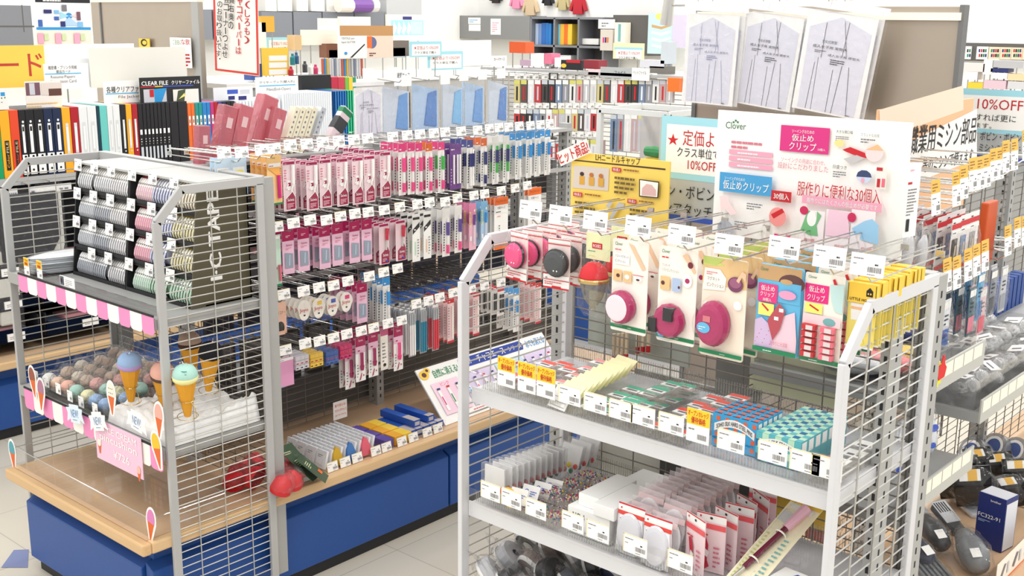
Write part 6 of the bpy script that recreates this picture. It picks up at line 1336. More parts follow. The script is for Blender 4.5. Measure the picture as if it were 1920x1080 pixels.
for k, (px, c_, st) in enumerate(bl[:-1]):
    y0 = P(px, 265, 'x', BX).y; y1 = P(bl[k + 1][0], 265, 'x', BX).y - .002; nm, *rgb = BCOL[c_]; w_ = y1 - y0; h = BZ1 - BZ0 - (.012 if st == 5 else 0); cnt[nm] = cnt.get(nm, 0) + 1
    m_ = C('binder_' + nm.replace(' ', '_'), *rgb, rough=.4)
    t = thing('file_binder', f'{nm} file binder on the far shelf, {ORD[cnt[nm] - 1]} {nm} one from the left', 'binder', (BX, (y0 + y1) / 2, BZ0), R(90), 'file binders on the far shelf')
    MB().box(-w_ / 2, w_ / 2, 0, .25, 0, h, m_).build('cover', t, bevel=.002)
    mb = MB(); a = w_ * .5
    if st == 1: mb.rect(-a * .32, h * .36, a * .42, h * .78, .001, WHITE); mb.rect(-a * .2, h * .68, a * .3, h * .75, .0014, INK); mb.oval(.002, h * .82, .005, .006, .001, WHITE, 8); mb.oval(.002, h * .3, .006, .006, .001, WHITE, 8); mb.rect(-a * .85, .01, a * .75, .10, .001, WHITE); mb.text('⌂', -a * .4, .02, a * .3, .045, .0014, INK) if 0 else mb.oval(-.002, .03, .006, .006, .0014, INK, 5)
    elif st == 2: mb.rect(-a * .34, h * .3, a * .4, h * .76, .001, C('binder_slot', 220, 222, 222)); mb.rect(-a * .2, h * .34, a * .26, h * .7, .0014, WHITE); mb.oval(.002, h * .26, .004, .004, .001, C('binder_slot', 220, 222, 222), 8)
    elif st == 3: mb.rect(-a * .4, h * .12, a * .5, h * .56, .001, INK); vtext(mb, 'FILE', -a * .2, h * .38, a * .3, h * .54, .0014, C('pale_gold_print', 220, 200, 150)); vtext(mb, 'Color', -a * .2, h * .16, a * .3, h * .36, .0014, m_)
    elif st == 4: mb.rect(-a * .5, h * .50, a * .5, h * .58, .001, WHITE); mb.rect(-a * .5, .03, a * .6, h * .30, .001, C('pale_strip', 206, 212, 218)); mb.lines(-a * .3, h * .34, a * .3, h * .46, 3, .001, WHITE)
    elif st == 5: mb.rect(-a * .5, h * .62, a * .5, h * .78, .001, WHITE); mb.rect(-a * .3, h * .66, a * .3, h * .72, .0014, GREYINK)
    if mb.f: mb.build('spine_label', t)
fl = None
for q in range(24):
    y = P(530 + q * 4.0, 220, 'x', -2.2).y; lab = f'white ribbed clear file on the far shelf, {ORD[q]} from left'; loc = (-2.2, y, BZ0)
    if fl is None: fl = tag(MB().box(-.22, 0, 0, .020, 0, .31, C('white_file', 234, 238, 242, rough=.3)).build('clear_file', None, loc), lab, 'file', 'white clear files')
    else: dup(fl, loc, lab)
for q in range(14):
    px = 445 + q * 6; y = P(px, 240, 'x', -2.2).y; lab = f'white slim file on the far shelf beside the coloured files, {ORD[q]} from left'
    if q == 0: sf = tag(MB().box(-.22, 0, 0, .014, 0, .285, C('white_file', 234, 238, 242)).build('clear_file', None, (-2.2, y, BZ0)), lab, 'file', 'white slim files')
    else: dup(sf, (-2.2, y, BZ0), lab)
for q in range(9):
    nm, cc = (('cobalt', (40, 120, 200)), ('emerald', (50, 190, 140)))[q > 5]; y = P(623 + q * 4.6, 220, 'x', -2.2).y
    tag(MB().box(-.22, 0, 0, .024, 0, .31, C('file_' + nm, *cc, rough=.3)).build('clear_file', None, (-2.2, y, BZ0)), f'{nm} clear file on the far shelf, {ORD[q if q < 6 else q - 6]} of the {nm} ones', 'file', 'coloured clear files')
# rail, hanging bags and bins under the binders
RAILW = C('white_ticket_rail', 232, 232, 232)
for q, (a, b) in enumerate(((0, 30), (52, 132), (150, 300))):
    y0, y1 = P(a, 340, 'x', -2.17).y, P(b, 340, 'x', -2.17).y; mb = MB(); mb.box(0, .006, 0, y1 - y0, 0, .03, RAILW)
    for i in range(7): u = (y1 - y0) * (.05 + i * .13); mb.box(.006, .0066, u, u + (y1 - y0) * .09, .004, .012, GREYINK)
    tag(mb.build('ticket_rail', None, (-2.17, y0, BZ0 - .072)), f'white ticket rail under the binder shelf, {ORD[q]} from left', 'ticket rail', 'ticket rails under the binders')
BLKB = C('black_fabric_case', 38, 38, 44, rough=.4)
for q, (px, py, w_, h, d, n) in enumerate(((48, 362, .28, .30, .05, 'large'), (88, 355, .12, .36, .03, 'pale'), (8, 470, .1, .34, .03, 'tall white'), (180, 380, .2, .3, .04, 'wide'), (240, 370, .2, .32, .04, 'square'), (560, 480, .26, .3, .04, 'boxy'), (640, 470, .22, .26, .04, 'narrow'))):
    p = P(px, py, 'x', -2.16); t = thing('hanging_case', f'{n} case hanging in a clear bag below the binder shelf', 'case', p, R(90)); m_ = BLKB if 'white' not in n and n != 'pale' else C('pale_fabric_case', 214, 212, 204)
    MB().prism([(-w_ / 2, 0), (w_ / 2, 0), (w_ / 2, -h * .7), (w_ * .3, -h), (-w_ / 2, -h)], -d / 2, d / 2, m_).build('case', t, bevel=.01); mb = MB(); mb.add([(-w_ * .54, -d * .6, .03), (w_ * .54, -d * .6, .03), (w_ * .56, -d * .6, -h * 1.05), (-w_ * .56, -d * .6, -h * 1.05)], [(0, 1, 2, 3)], BAG); mb.path([(0, .1, .05), (0, -d, .04)], .003, CHROME, 5); mb.build('clear_bag', t)
DBIN = C('black_bin', 44, 44, 48, rough=.3); SMK = clear('smoky_bin', (130, 130, 134), .1, .1)
for r_ in range(3):
    for q in range(9):
        y = .15 + q * .36; z = .44 + r_ * .15; lab = f'black plastic bin of stationery on the far gondola, {ORD[r_]} tier up, {ORD[q]} from left'
        if r_ == q == 0:
            bn = thing('shelf_bin', lab, 'bin', (-2.13, y, z), R(90), 'black bins on the far gondola'); MB().box(-.165, .165, .02, .26, -.01, 0, DBIN).box(-.165, .165, .25, .26, 0, .12, DBIN).box(-.165, -.16, .02, .26, 0, .1, DBIN).box(.16, .165, .02, .26, 0, .1, DBIN).box(-.165, .165, .014, .02, -.01, .055, SMK).build('bin_body', bn)
            mb = MB(); mb.box(.01, .09, .008, .013, .0, .035, WHITE); mb.lines(.02, .01, .08, .026, 2, -.0076, GREYINK); mb.build('price_ticket', bn); MB().box(-.13, .12, .05, .2, .0, .045, C('slate_goods', 96, 112, 136)).box(-.06, .08, .04, .16, .045, .06, C('rose_goods', 216, 150, 156)).build('goods', bn)
        else: dup(bn, (-2.13, y, z), lab)
# ---- dark goods hanging on the hidden side of the left gondola
for r_, (z, cols_) in enumerate(((1.33, (50, 46, 48)), (1.02, (40, 42, 60)), (.74, (58, 54, 52)))):
    for q in range(13):
        y = .55 + q * .145; lab = f'dark packet hanging on the hidden side of the left gondola, {ORD[r_]} row, {ORD[q]} from left'; loc = (AS - .06, y, z)
        if q == 0: dk = Card(.115, .23, C('dark_packet_%d' % r_, *cols_), .02); dk.r(.1, .8, .9, .95, C('grey_tab', 110, 110, 114)); dk = dk.build('dark_packet', None, loc); dk.rotation_euler = (0, 0, R(90)); tag(dk, lab, 'packet', 'dark packets behind the wire grid')
        else: dup(dk, loc, lab)
tag(MB().box(-.84, -.50, .42, 2.4, HC + .16, HC + .18, C('dark_shelf', 92, 90, 88)).box(-.52, -.50, .42, 2.4, HC + .02, HC + .16, C('dark_shelf', 92, 90, 88)).build('low_shelf'), 'low dark shelf on the hidden side of the left gondola', 'shelf')
# ================================================================== signs standing on the far gondola
S_ = lambda tl, br, v, m, ax='x', th=.004: Sign(tl, br, v, m, th, ax)
BLK = C('poster_black', 30, 30, 34)
c = S_((-60, 86), (88, 162), -2.42, C('sunny_card', 244, 206, 84)); c.tx('カード', -52, 100, 80, 144, C('brick_print', 190, 60, 44), .02); c.done('sign_board', 'yellow card section sign with red lettering above the binders, cut by the picture edge', 'sign', foot=1.466)
c = S_((86, 83), (256, 160), -2.46, C('blank_board', 240, 242, 246)); c.lone('sign_board', 'blank white board behind the resume paper sign', 'sign', foot=1.466)
c = S_((166, 90), (352, 158), -2.40, C('blank_cream_board', 236, 234, 224)); c.ln(348, 98, 358, 124, 4, REDB); c.lone('sign_board', 'blank cream board above the clear file sign', 'sign', foot=1.466)
c = S_((81, 120), (168, 165), -2.34, WHITE); c.tx('履歴書・プリンタ用紙', 90, 123, 144, 130, INK).tx('提出カード', 105, 131, 132, 137, INK).b(84, 137, 152, 139, SKYP).tx('Resume·Papers·', 95, 141, 142, 148, GREYINK).tx('Submission Card', 95, 149, 143, 155, GREYINK); c.done('sign_card', 'white resume paper section card with a blue line', 'sign', foot=1.466)
c = S_((46, 153), (117, 204), -2.26, C('pale_photo_card', 244, 238, 230)); c.b(48, 155, 75, 179, C('plum_photo', 120, 84, 96)).b(55, 156, 65, 178, C('silver_photo', 206, 206, 214)).b(77, 155, 116, 178, C('beige_photo', 226, 214, 206)).b(91, 166, 115, 179, C('brown_photo', 96, 62, 52)); c.ln(50, 190, 112, 200, 2, SANDP); c.done('photo_card', 'small photo card of shelving standing on the binders', 'card')
c = S_((193, 153), (262, 200), -2.28, WHITE); c.tx('各種クリアファイル', 199, 161, 278, 173, INK, .02).b(198, 174, 260, 176, SKYP).tx('File Jacket', 222, 178, 262, 185, GREYINK); c.done('sign_card', 'white file jacket section card left of the black clear file sign', 'sign', foot=1.466)
c = S_((261, 146), (378, 196), -2.24, BLK); c.tx('CLEAR FILE', 265, 152, 315, 160, WHITE, .04).tx('クリヤーファイル', 321, 150, 374, 158, WHITE, .03).b(263, 162, 290, 164, REDB).b(290, 161, 305, 163, YEL).b(305, 160, 362, 162, C('royal_print', 60, 90, 190)).b(269, 167, 312, 194, C('silver_photo', 206, 206, 214)).pg([(288, 167), (312, 165), (302, 194), (290, 194)], C('azure_print', 40, 150, 214)).b(280, 168, 288, 182, REDB).b(324, 167, 372, 194, C('pale_photo_card', 244, 238, 230)).pg([(333, 170), (347, 167), (345, 190), (330, 192)], C('dark_leaf_photo', 70, 80, 60)).pg([(334, 186), (345, 174), (346, 180)], LEMON); c.done('sign_board', 'black clear file sign board with pictures of files', 'sign', foot=1.466)
c = S_((479, 145), (560, 182), -2.24, WHITE); c.tx('クリヤーブック(替入れ)', 486, 151, 552, 157, INK).b(486, 159, 554, 161, SKYP).tx('Files(End-Open)', 500, 164, 545, 171, GREYINK); c.done('sign_card', 'white end open files section card above the white clear files', 'sign', foot=1.466)
c = S_((400, 165), (475, 200), -2.26, C('pale_card2', 238, 240, 244)); c.b(426, 150 + 18, 446, 176, C('royal_print', 60, 90, 190)).b(450, 168, 468, 176, C('silver_photo', 206, 206, 214)).b(428, 180, 440, 187, NAVY).b(447, 180, 462, 187, NAVY); c.lone('photo_card', 'white card with pictures of blue files behind the pen cases', 'card')
c = S_((-4, 168), (17, 205), -2.2, C('pale_robot_card', 236, 236, 230), 'x', .06); c.b(1, 173, 9, 180, C('azure_print', 40, 150, 214)).ov(3, 184, 1, 1.5, INK, 8).ov(9, 183, 1, 1.5, INK, 8).ln(2, 190, 8, 192, 1, INK); c.lone('paper_box', 'small white smiling paper box at the left edge above the binders', 'box')
c = S_((64, -40), (172, 84), -2.7, C('white_poster', 244, 246, 250)); c.b(64, -40, 167, 5, BLK).ln(80, -2, 155, 3, 1, WHITE).b(68, 51, 170, 56, C('azure_print', 40, 150, 214)).b(69, 57, 172, 84, C('beige_photo2', 244, 230, 214)).ov(129, 30, 6, 6, C('azure_print', 40, 150, 214)).pg([(129, 30), (112, 22), (112, 36)], C('aqua_border', 164, 220, 234)).pg([(129, 30), (150, 24), (150, 34)], PALEP).pg([(129, 32), (112, 48), (150, 48)], C('pale_cornflower', 180, 212, 240)).b(101, 19, 110, 26, C('cornflower_card', 130, 190, 232)).b(101, 31, 110, 38, C('denim_box', 60, 100, 176)).b(113, 40, 122, 50, NAVY).b(145, 41, 155, 50, C('cornflower_card', 130, 190, 232)).b(71, 37, 79, 50, C('denim_box', 60, 100, 176)).b(81, 18, 96, 25, NAVY).b(143, 22, 150, 38, C('plum_photo', 120, 84, 96)).b(115, 9, 124, 21, GREYINK)
for x in (70, 103, 138): c.b(x, 62, x + 11, 82, C('salmon_band', 240, 168, 190)); c.b(x + 12, 63, x + 20, 76, C('sage_patch', 206, 220, 170))
c.done('poster', 'tall white poster with a blue product diagram beside the metal end panel', 'poster', foot=1.466)
v = 2.2; a, b = P(172, 10, 'y', v), P(372, 10, 'y', v); t = thing('tall_display_fixture', 'tall brushed metal fixture end with grey trims at the back left', 'fixture', ((a.x + b.x) / 2, v, 1.0)); w_ = (b.x - a.x) / 2; zt = P(270, 4, 'y', v).z - 1
MB().box(-w_, w_, 0, .03, 0, zt, PANEL).build('sheet', t); mb = MB(); mb.box(-w_, -w_ + .1, -.006, 0, 0, zt, PANEL); mb.box(-w_ + .1, -w_ + .115, -.007, 0, 0, zt, DSTEEL); mb.box(w_ - .07, w_, -.006, 0, 0, zt, STEEL); mb.box(-w_, w_, -.008, .04, zt - .0, zt + .02, CREAM); mb.build('edge_trim', t)
c = S_((260, 72), (281, 90), 2.18, YEL, 'y'); c.ov(270, 80, 6, 7, INK); c.ov(271, 80, 4, 4, YEL); c.lone('paper_tag', 'yellow tag on the metal fixture at the back left', 'tag')
c = S_((318, 70), (360, 128), 2.17, WHITE, 'y'); c.tx('ご自由に', 324, 74, 340, 84, C('sage_ink', 120, 160, 110)).tx('な飲', 340, 73, 356, 84, REDB).ln(348, 98, 357, 124, 4, REDB); c.lone('notice_card', 'white notice card with red letters on the metal fixture at the back left', 'card')
# red framed hanging notice
v = 1.05; t = None; c = S_((400, -40), (489, 141), v, C('notice_frame', 250, 246, 240), 'y'); c.b(403, -40, 486, 137, C('red_frame', 222, 60, 48)).b(407, -40, 482, 133, C('notice_paper', 252, 246, 238))
def col_text(c, s, x, y0, y1, m, b=.03):
    st = (y1 - y0) / len(s)
    for i, ch in enumerate(s):
        if ch == ' ': continue
        yy = y0 + i * st
        if ch == 'ー': c.b(x - 1, yy + st * .08, x + 1, yy + st * .92, m)
        elif ch == '、' or ch == '。': c.ov(x + 3, yy + 3, 1.5, 1.5, m, 6)
        else: c.tx(ch, x - 5, yy + st * .06, x + 5, yy + st * .94, m, b)
col_text(c, '羊毛（しろも）', 466, -34, 82, REDB); col_text(c, 'チャコペーパーは', 452, -20, 102, REDB); col_text(c, '一階貫右奥の', 438, -40, 56, INK); col_text(c, '手芸コーナーつよせ', 429, -22, 110, INK); col_text(c, 'のお取り扱いです。', 418, 3, 122, INK)
t = c.done('hanging_notice', 'red framed hanging notice with vertical Japanese lettering', 'notice'); t.rotation_euler = (0, R(2), R(0)); mb = MB()
for x in (-.1, .1): mb.bar((x * .6, .002, 0), (x * .6, .002, .9), .0012, WIRE, 4)
mb.build('cord', t)
# ================================================================== middle distance
def lone(name, lab, cat, tl, br, v, m, ax='x', th=.03, fn=None, group=None, foot=None):
    c = Sign(tl, br, v, m, th, ax)
    if fn: fn(c)
    if foot is None: foot = (1.46 if -4.3 < v < -3 else None) if ax == 'x' else (1.60 if 3.3 < v < 3.6 else 1.33 if 5 < v < 6 else None)
    return c.lone(name, lab, cat, group, foot=foot)
# gondola E: counters and shelves behind
t = thing('gondola_shelving', 'low gondola of pens and craft goods in the middle distance', 'shelving', (-3.4, 4.2, 0)); MB().box(-.9, 0, -1.6, 2.4, 0, 1.43, PALE).build('body', t); MB().box(-.9, .03, -1.6, 2.4, 1.43, 1.46, WHITE).build('top_board', t)
lone('pen_rack', 'yellow rack of small white packs in the middle distance', 'rack', (495, 90), (542, 141), -3.38, YEL, fn=lambda c: [c.b(504, 104 + 13 * q, 538, 114 + 13 * q, WHITE) for q in range(3)])
lone('sign_board', 'cream stepped display board in the middle distance', 'sign', (568, 56), (636, 84), -3.5, CREAM); lone('sign_board', 'cream raised board behind the stepped one', 'sign', (600, 34), (636, 62), -3.52, C('ivory_board', 240, 238, 226))
def tex(c): c.b(637, 48, 737, 68, C('kraft_board', 196, 146, 92)).b(637, 67, 688, 108, WHITE).b(688, 67, 737, 108, C('peach_photo', 240, 214, 196)).ov(697, 80, 9, 11, C('steel_rose_print', 96, 104, 150)).b(688, 68, 697, 90, ORANGE).tx('TEXTILE pen', 640, 70, 664, 75, GREYINK).tx('liquid GLITTER', 640, 77, 666, 82, GREYINK).pg([(656, 108), (683, 82), (684, 84), (660, 108)], INK).ov(648, 100, 3, 3, C('azure_print', 40, 150, 214), 10).ln(692, 97, 708, 105, 2, DKBR)
lone('sign_board', 'textile glitter pen display board with brown top band', 'sign', (637, 48), (737, 108), -3.36, WHITE, fn=tex); lone('sign_board', 'white raised card behind the textile pen board', 'sign', (638, 31), (695, 54), -3.5, C('ivory_board', 240, 238, 226))
def cres(c):
    c.b(733, 38, 794, 66, C('aqua_photo', 150, 214, 226)).b(755, 31, 772, 37, NAVY).b(770, 40, 792, 64, C('aqua_photo2', 180, 226, 234))
    for q in range(4): c.pg([(738 + q * 9, 40), (744 + q * 9, 52), (739 + q * 9, 65), (735 + q * 9, 60), (737 + q * 9, 50)], WHITE)
lone('poster', 'framed poster of white crescents on aqua in the middle distance', 'poster', (727, 27), (798, 76), -4.2, C('greige_frame', 226, 222, 206), fn=cres)
for k in range(17):
    cc = ((200, 90, 60), (60, 140, 200), (220, 180, 70), (206, 206, 210), (206, 206, 210), (120, 130, 150), (214, 214, 216), (206, 206, 210))[k % 8]
    c = lone('marker_pen', f'upright marker in the middle distance pen rack, {ORD[k]} from left', 'pen', (604 + k * 4.6, 110), (607.6 + k * 4.6, 143), -3.37, C('marker_%d' % (k % 8), *cc, rough=.3), group='markers in the middle distance rack', th=.012)
for k, (x, y0, cc, n) in enumerate(((549, 98, (40, 130, 140), 'teal'), (556, 96, (50, 90, 130), 'navy'), (546, 122, (190, 40, 60), 'red'), (572, 112, (70, 70, 76), 'black'), (583, 116, (240, 240, 236), 'white'), (592, 118, (200, 60, 110), 'pink'))):
    p = P(x, y0 + 24, 'x', -3.37); mb = MB(); mb.lathe([(.0, 0), (.018, 0), (.018, .05), (.010, .06), (.009, .075), (0, .075)], C('bottle_' + n, *cc, rough=.2), 10); tag(mb.build('glue_bottle', None, p), f'{n} bottle on the middle distance gondola', 'bottle', 'bottles in the middle distance')
def off(c): x0, y0, x1, y1 = c.bb; c.b(x0 + 1, y0 + 1, x1 - 1, y0 + 5, AQUA).b(x0 + 4, y0 + 5, x1 - 3, y1 - 2, WHITE).tx('★定価より10%OFF', x0 + 8, y0 + 8, x1 - 6, y0 + 15, REDB).tx('クラス単位で購入', x0 + 9, y0 + 18, x1 - 10, y0 + 23, INK)
for k, (x0, y0, x1, y1, v) in enumerate(((768, 78, 828, 106, -3.3), (802, 97, 868, 130, -3.34), (500, 70, 550, 92, -3.6))):
    c = Sign((x0, y0), (x1, y1), v, AQUA, .004, 'x'); c.bb = (x0, y0, x1, y1); off(c); c.lone('sign_card', f'aqua discount sign in the middle distance, {("upper", "lower", "leftmost")[k]} one', 'sign', foot=1.46)
c = Sign((1150, 80), (1207, 112), 3.7, C('pale_lime_card', 236, 240, 190), .004, 'y'); c.bb = (1151, 88, 1206, 112); off(c); c.lone('sign_card', 'aqua discount sign with lime top standing on the middle rack', 'sign', foot=1.6)
lone('sign_board', 'large blank white board in the middle distance', 'sign', (833, 76), (921, 122), -3.36, C('blank_board', 240, 242, 246), th=.006)
lone('file_box', 'black file box behind the white clear files', 'box', (565, 142), (621, 174), -2.5, BLK, th=.1)
for k, (x0, x1, cc, n) in enumerate(((621, 634, (196, 40, 70), 'crimson'), (634, 647, (206, 60, 80), 'red'), (647, 654, (120, 190, 70), 'lime'), (654, 662, (240, 206, 60), 'yellow'), (662, 668, (40, 150, 120), 'green'))): lone('file_box', f'{n} file case behind the blue pouches', 'box', (x0, 145), (x1, 174), -2.5, C('case_' + n, *cc), th=.1)
lone('sign_card', 'white caption card for hard cases between the pouches', 'sign', (740, 132), (772, 160), -.47, WHITE, th=.004, foot=1.40, fn=lambda c: c.tx('硬質ケース', 744, 136, 768, 146, INK))
lone('sign_card', 'white card case caption above the pouches at right', 'sign', (922, 105), (950, 124), -.47, WHITE, th=.004, foot=1.40, fn=lambda c: c.tx('カードケース', 926, 108, 946, 114, INK))
for k, (x0, y0, x1, y1, cc, n) in enumerate(((490, 30, 515, 60, (236, 180, 60), 'amber'), (552, 66, 566, 94, (224, 190, 140), 'tan'), (612, 82, 634, 108, (130, 84, 60), 'brown'), (737, 76, 767, 105, (120, 104, 94), 'umber'), (735, 90, 760, 108, (206, 210, 210), 'silver'), (617, 94, 655, 108, (220, 224, 232), 'ice'), (470, 120, 492, 150, (60, 90, 160), 'blue'), (485, 42, 500, 90, (240, 240, 240), 'white'))): lone('goods_box', f'{n} box among the craft goods in the middle distance', 'box', (x0, y0), (x1, y1), -3.45, C('goods_' + n, *cc), th=.08)
# middle rack D with hanging packets
v = 3.4; t = thing('gondola_shelving', 'grid rack of hanging packets beyond the end of the left gondola', 'shelving', (-.95, v + .1, 0)); MB().box(-.55, .56, .05, .5, 0, .5, BLUE).build('plinth', t); wires(MB(), 'x', -.9, .56, .5, 1.58, -.075, WIRED).build('wire_panel', t)
mb = MB(); mb.box(-.6, -.56, .1, .14, 0, 1.62, DSTEEL); mb.build('end_post', t); mb = MB(); mb.box(.56, .6, .1, .14, 0, 1.62, DSTEEL); mb.build('end_post', t); MB().box(-.95, .6, -.12, .4, 1.585, 1.60, PALE).build('top_board', t)
DC = [(214, 200, 140), (60, 56, 58), (200, 200, 204), (196, 60, 64), (236, 236, 234), (96, 84, 82), (120, 140, 170), (222, 222, 218), (70, 66, 64), (200, 170, 170), (232, 232, 236), (150, 150, 156)]
for r_, (y0, y1, xs) in enumerate(((150, 193, range(964, 1262, 13)), (205, 246, range(964, 1120, 12)), (215, 285, range(1145, 1236, 13)), (262, 300, range(964, 1130, 13)))):
    for k, x in enumerate(xs):
        cc = DC[(k * 5 + r_ * 3) % 12]; yy = v
        c = Sign((x, y0), (x + 10.5, y1), yy, C('rack_card_%d' % ((k * 5 + r_ * 3) % 12), *cc), .02, 'y'); c.b(x, y0, x + 10.5, y0 + 8, (C('pale_lime_head', 220, 216, 120), WHITE, C('pale_strip', 206, 212, 218), WHITE)[(k // 2 + r_) % 4]); c.b(x + 4, y0 + 12, x + 7, y1 - 5, (INK, RED, WHITE, C('silver_photo', 206, 206, 214))[k % 4])
        c.lone('hanging_packet', f'packet hanging on the middle rack, {ORD[r_]} row, {ORD[k]} from left', 'packet', 'packets on the middle rack')
tw = None
for r_, (y, xs) in enumerate(((143, range(970, 1240, 17)), (198, range(968, 1130, 14)), (252, range(968, 1130, 15)))):
    for k, x in enumerate(xs):
        p = P(x, y + 5, 'y', v - .004); lab = f'white price plate on the middle rack, {ORD[r_]} row, {ORD[k]} from left'
        if tw is None: tw = tag(price_card(.045, .03).build('price_plate', None, p), lab, 'plate', 'plates on the middle rack')
        else: dup(tw, p, lab)
lone('sign_card', 'grey file section sign above the middle rack', 'sign', (1126, 125), (1184, 148), v - .02, C('grey_board', 186, 190, 190), 'y', .004, lambda c: c.tx('ファイル', 1152, 133, 1174, 140, INK)); lone('sign_card', 'white file section sign beside the grey one', 'sign', (1185, 127), (1217, 152), v - .03, WHITE, 'y', .004, lambda c: c.tx('ペットファイル', 1187, 133, 1212, 140, GREYINK))
lone('sign_card', 'black small sign with yellow flash on the middle rack', 'sign', (1052, 112), (1090, 132), v - .02, BLK, 'y', .02, lambda c: [c.ov(1057, 123, 5, 4, YEL), c.b(1062, 112, 1088, 118, REDB)]); lone('paper_cone', 'pink triangular box on the middle rack', 'box', (1103, 130), (1122, 141), v - .02, PALEP, 'y', .02); lone('goods_box', 'orange box at the right end of the middle rack', 'box', (1252, 146), (1277, 173), v - .05, C('case_orange', 236, 120, 40), 'y', .1)
for k, (x0, y0, x1, y1, cc, n) in enumerate(((1040, 108, 1052, 126, (240, 240, 240), 'white'), (1090, 112, 1122, 130, (150, 50, 60), 'wine'), (1200, 112, 1245, 128, (214, 214, 220), 'silver'), (1218, 124, 1250, 146, (120, 116, 110), 'grey'), (1240, 78, 1252, 120, (206, 214, 220), 'ice'), (995, 100, 1020, 125, (240, 236, 236), 'pale'), (1020, 100, 1034, 120, (226, 120, 150), 'rose'), (975, 112, 995, 124, (190, 160, 180), 'mauve'), (955, 78, 985, 100, (226, 92, 40), 'orange'))): lone('goods_box', f'{n} carton on top of the middle rack', 'box', (x0, y0), (x1, y1), v + .1, C('carton_' + n, *cc), 'y', .08)
# clear fronted case
t = thing('display_case', 'white framed display case with banana yellow packs behind the yellow sign', 'case', (.06, 2.2, 0)); w_, zt = .17, 1.51
mb = MB()
for a, b in (((-w_, 0, zt), (w_, 0, zt)), ((-w_, .3, zt), (w_, .3, zt)), ((-w_, 0, zt), (-w_, .3, zt)), ((w_, 0, zt), (w_, .3, zt)), ((-w_, 0, 1.0), (-w_, 0, zt)), ((w_, 0, 1.0), (w_, 0, zt))): mb.beam(a, b, .022, .022, C('white_frame', 228, 230, 228, rough=.35))
mb.build('frame', t); MB().box(-w_, w_, .01, .012, 1.0, zt, CLEAR).build('clear_front', t); MB().box(-w_, w_, .02, .3, .95, 1.0, PALE).build('base', t); MB().box(-w_, w_, .30, .305, 1.0, zt, C('goods_mauve_grey', 206, 202, 200)).build('back_board', t)
for k in range(6): mb = MB(); mb.lathe([(.0, -.05), (.02, -.045), (.024, 0), (.02, .045), (0, .05)], YEL if k % 2 == 0 else C('leaf_pack', 50, 150, 84), 10, (0, 0, 0), 'x'); o = mb.build('sponge_pack', None, (.12, 2.28, 1.12 + k * .045)); tag(o, f'{"banana yellow" if k % 2 == 0 else "leaf green"} pack stacked in the display case, {ORD[k]} from the bottom', 'packet', 'packs in the display case')
# ================================================================== back walls
GCAB = C('grey_cabinet', 128, 130, 136); GCAB2 = C('slate_cabinet', 92, 90, 88)
def wl(name, lab, cat, x0, y0, x1, y1, m, th=.3, ax='x', v=-6.6, fn=None, group=None):
    if ax == 'y': v = 8.69 - th if name in ('wall_cabinet', 'wall_column') else 8.45 if name == 'folder' else 8.575 if name == 'swatch_card' else 8.38 - th
    return lone(name, lab, cat, (x0, y0), (x1, y1), v, m, ax, th, fn, group)
wl('wall_cabinet', 'grey wall cabinet at the far left of the back wall', 'cabinet', -40, 9, 64, 90, GCAB, fn=lambda c: [c.b(42, 9, 44, 60, GCAB2), c.b(-40, 48, 64, 51, GCAB2)])
for k, (a, b) in enumerate(((345, 400), (400, 455), (490, 550), (550, 605), (605, 665), (665, 722))): wl('wall_cabinet', f'grey wall cabinet door unit on the far wall, {ORD[k]} from left', 'cabinet', a, 22 if k > 1 else 18, b - .8, 74, C('grey_blue_cabinet', 130, 134, 142), group='grey cabinets on the far wall')
wl('wall_column', 'light grey column between the cabinets and the white wall', 'column', 724, -30, 791, 60, C('light_grey_column', 196, 197, 199), v=-6.6)
for k, (x, w1, cc) in enumerate(((497, 22, (236, 234, 228)), (520, 28, (240, 240, 236)), (556, 22, (238, 236, 230)), (583, 26, (236, 236, 234)), (612, 20, (232, 230, 226)))): wl('fabric_bundle', f'white bundle stored on top of the far cabinets, {ORD[k]} from left', 'bundle', x, -6, x + w1, 21, C('bundle_%d' % k, *cc), .25, group='bundles on the far cabinets')
for k, (x0, x1, cc, n) in enumerate(((634, 658, (246, 240, 232), 'cream'), (658, 692, (130, 84, 166), 'purple'), (694, 705, (236, 236, 236), 'white'))): p0, p1 = P(x0, 10, 'x', -6.5), P(x1, 10, 'x', -6.5); mb = MB(); mb.bar((0, 0, 0), (0, p1.y - p0.y, 0), .07, C('roll_' + n, *cc), 14); tag(mb.build('fabric_roll', None, p0), f'{n} fabric roll lying on the far cabinets', 'roll', 'rolls on the far cabinets')
wl('wall_cabinet', 'grey cabinet with white notices on the back wall', 'cabinet', 848, 29, 993, 75, C('grey_mid_cabinet', 138, 138, 138), ax='y', v=8.4, fn=lambda c: [c.b(878, 33, 901, 45, WHITE), c.b(879, 46, 901, 58, WHITE), c.b(920, 35, 939, 65, WHITE), c.ln(880, 35, 899, 42, 2, C('cornflower_card', 130, 190, 232)), c.ln(923, 40, 936, 60, 5, SALMONP)])
t = thing('cubby_shelf', 'dark grey cubby shelf of files and folders on the back wall', 'shelf', P(1062, 34, 'y', 8.39)); z1, w_ = 0, (P(1130, 60, 'y', 8.39).x - P(994, 60, 'y', 8.39).x) / 2; h = P(1062, 34, 'y', 8.39).z - P(1062, 130, 'y', 8.39).z
MB().box(-w_, w_, .28, .30, -h, 0, GCAB2).build('back_board', t); mb = MB()
for q in range(4): x = -w_ + 2 * w_ * q / 3; mb.box(x - .012, x + .012, 0, .28, -h, 0, GCAB)
for z in (0, -h * .55, -h): mb.box(-w_, w_, 0, .28, z - .012, z + .012, GCAB)
mb.build('frame', t)
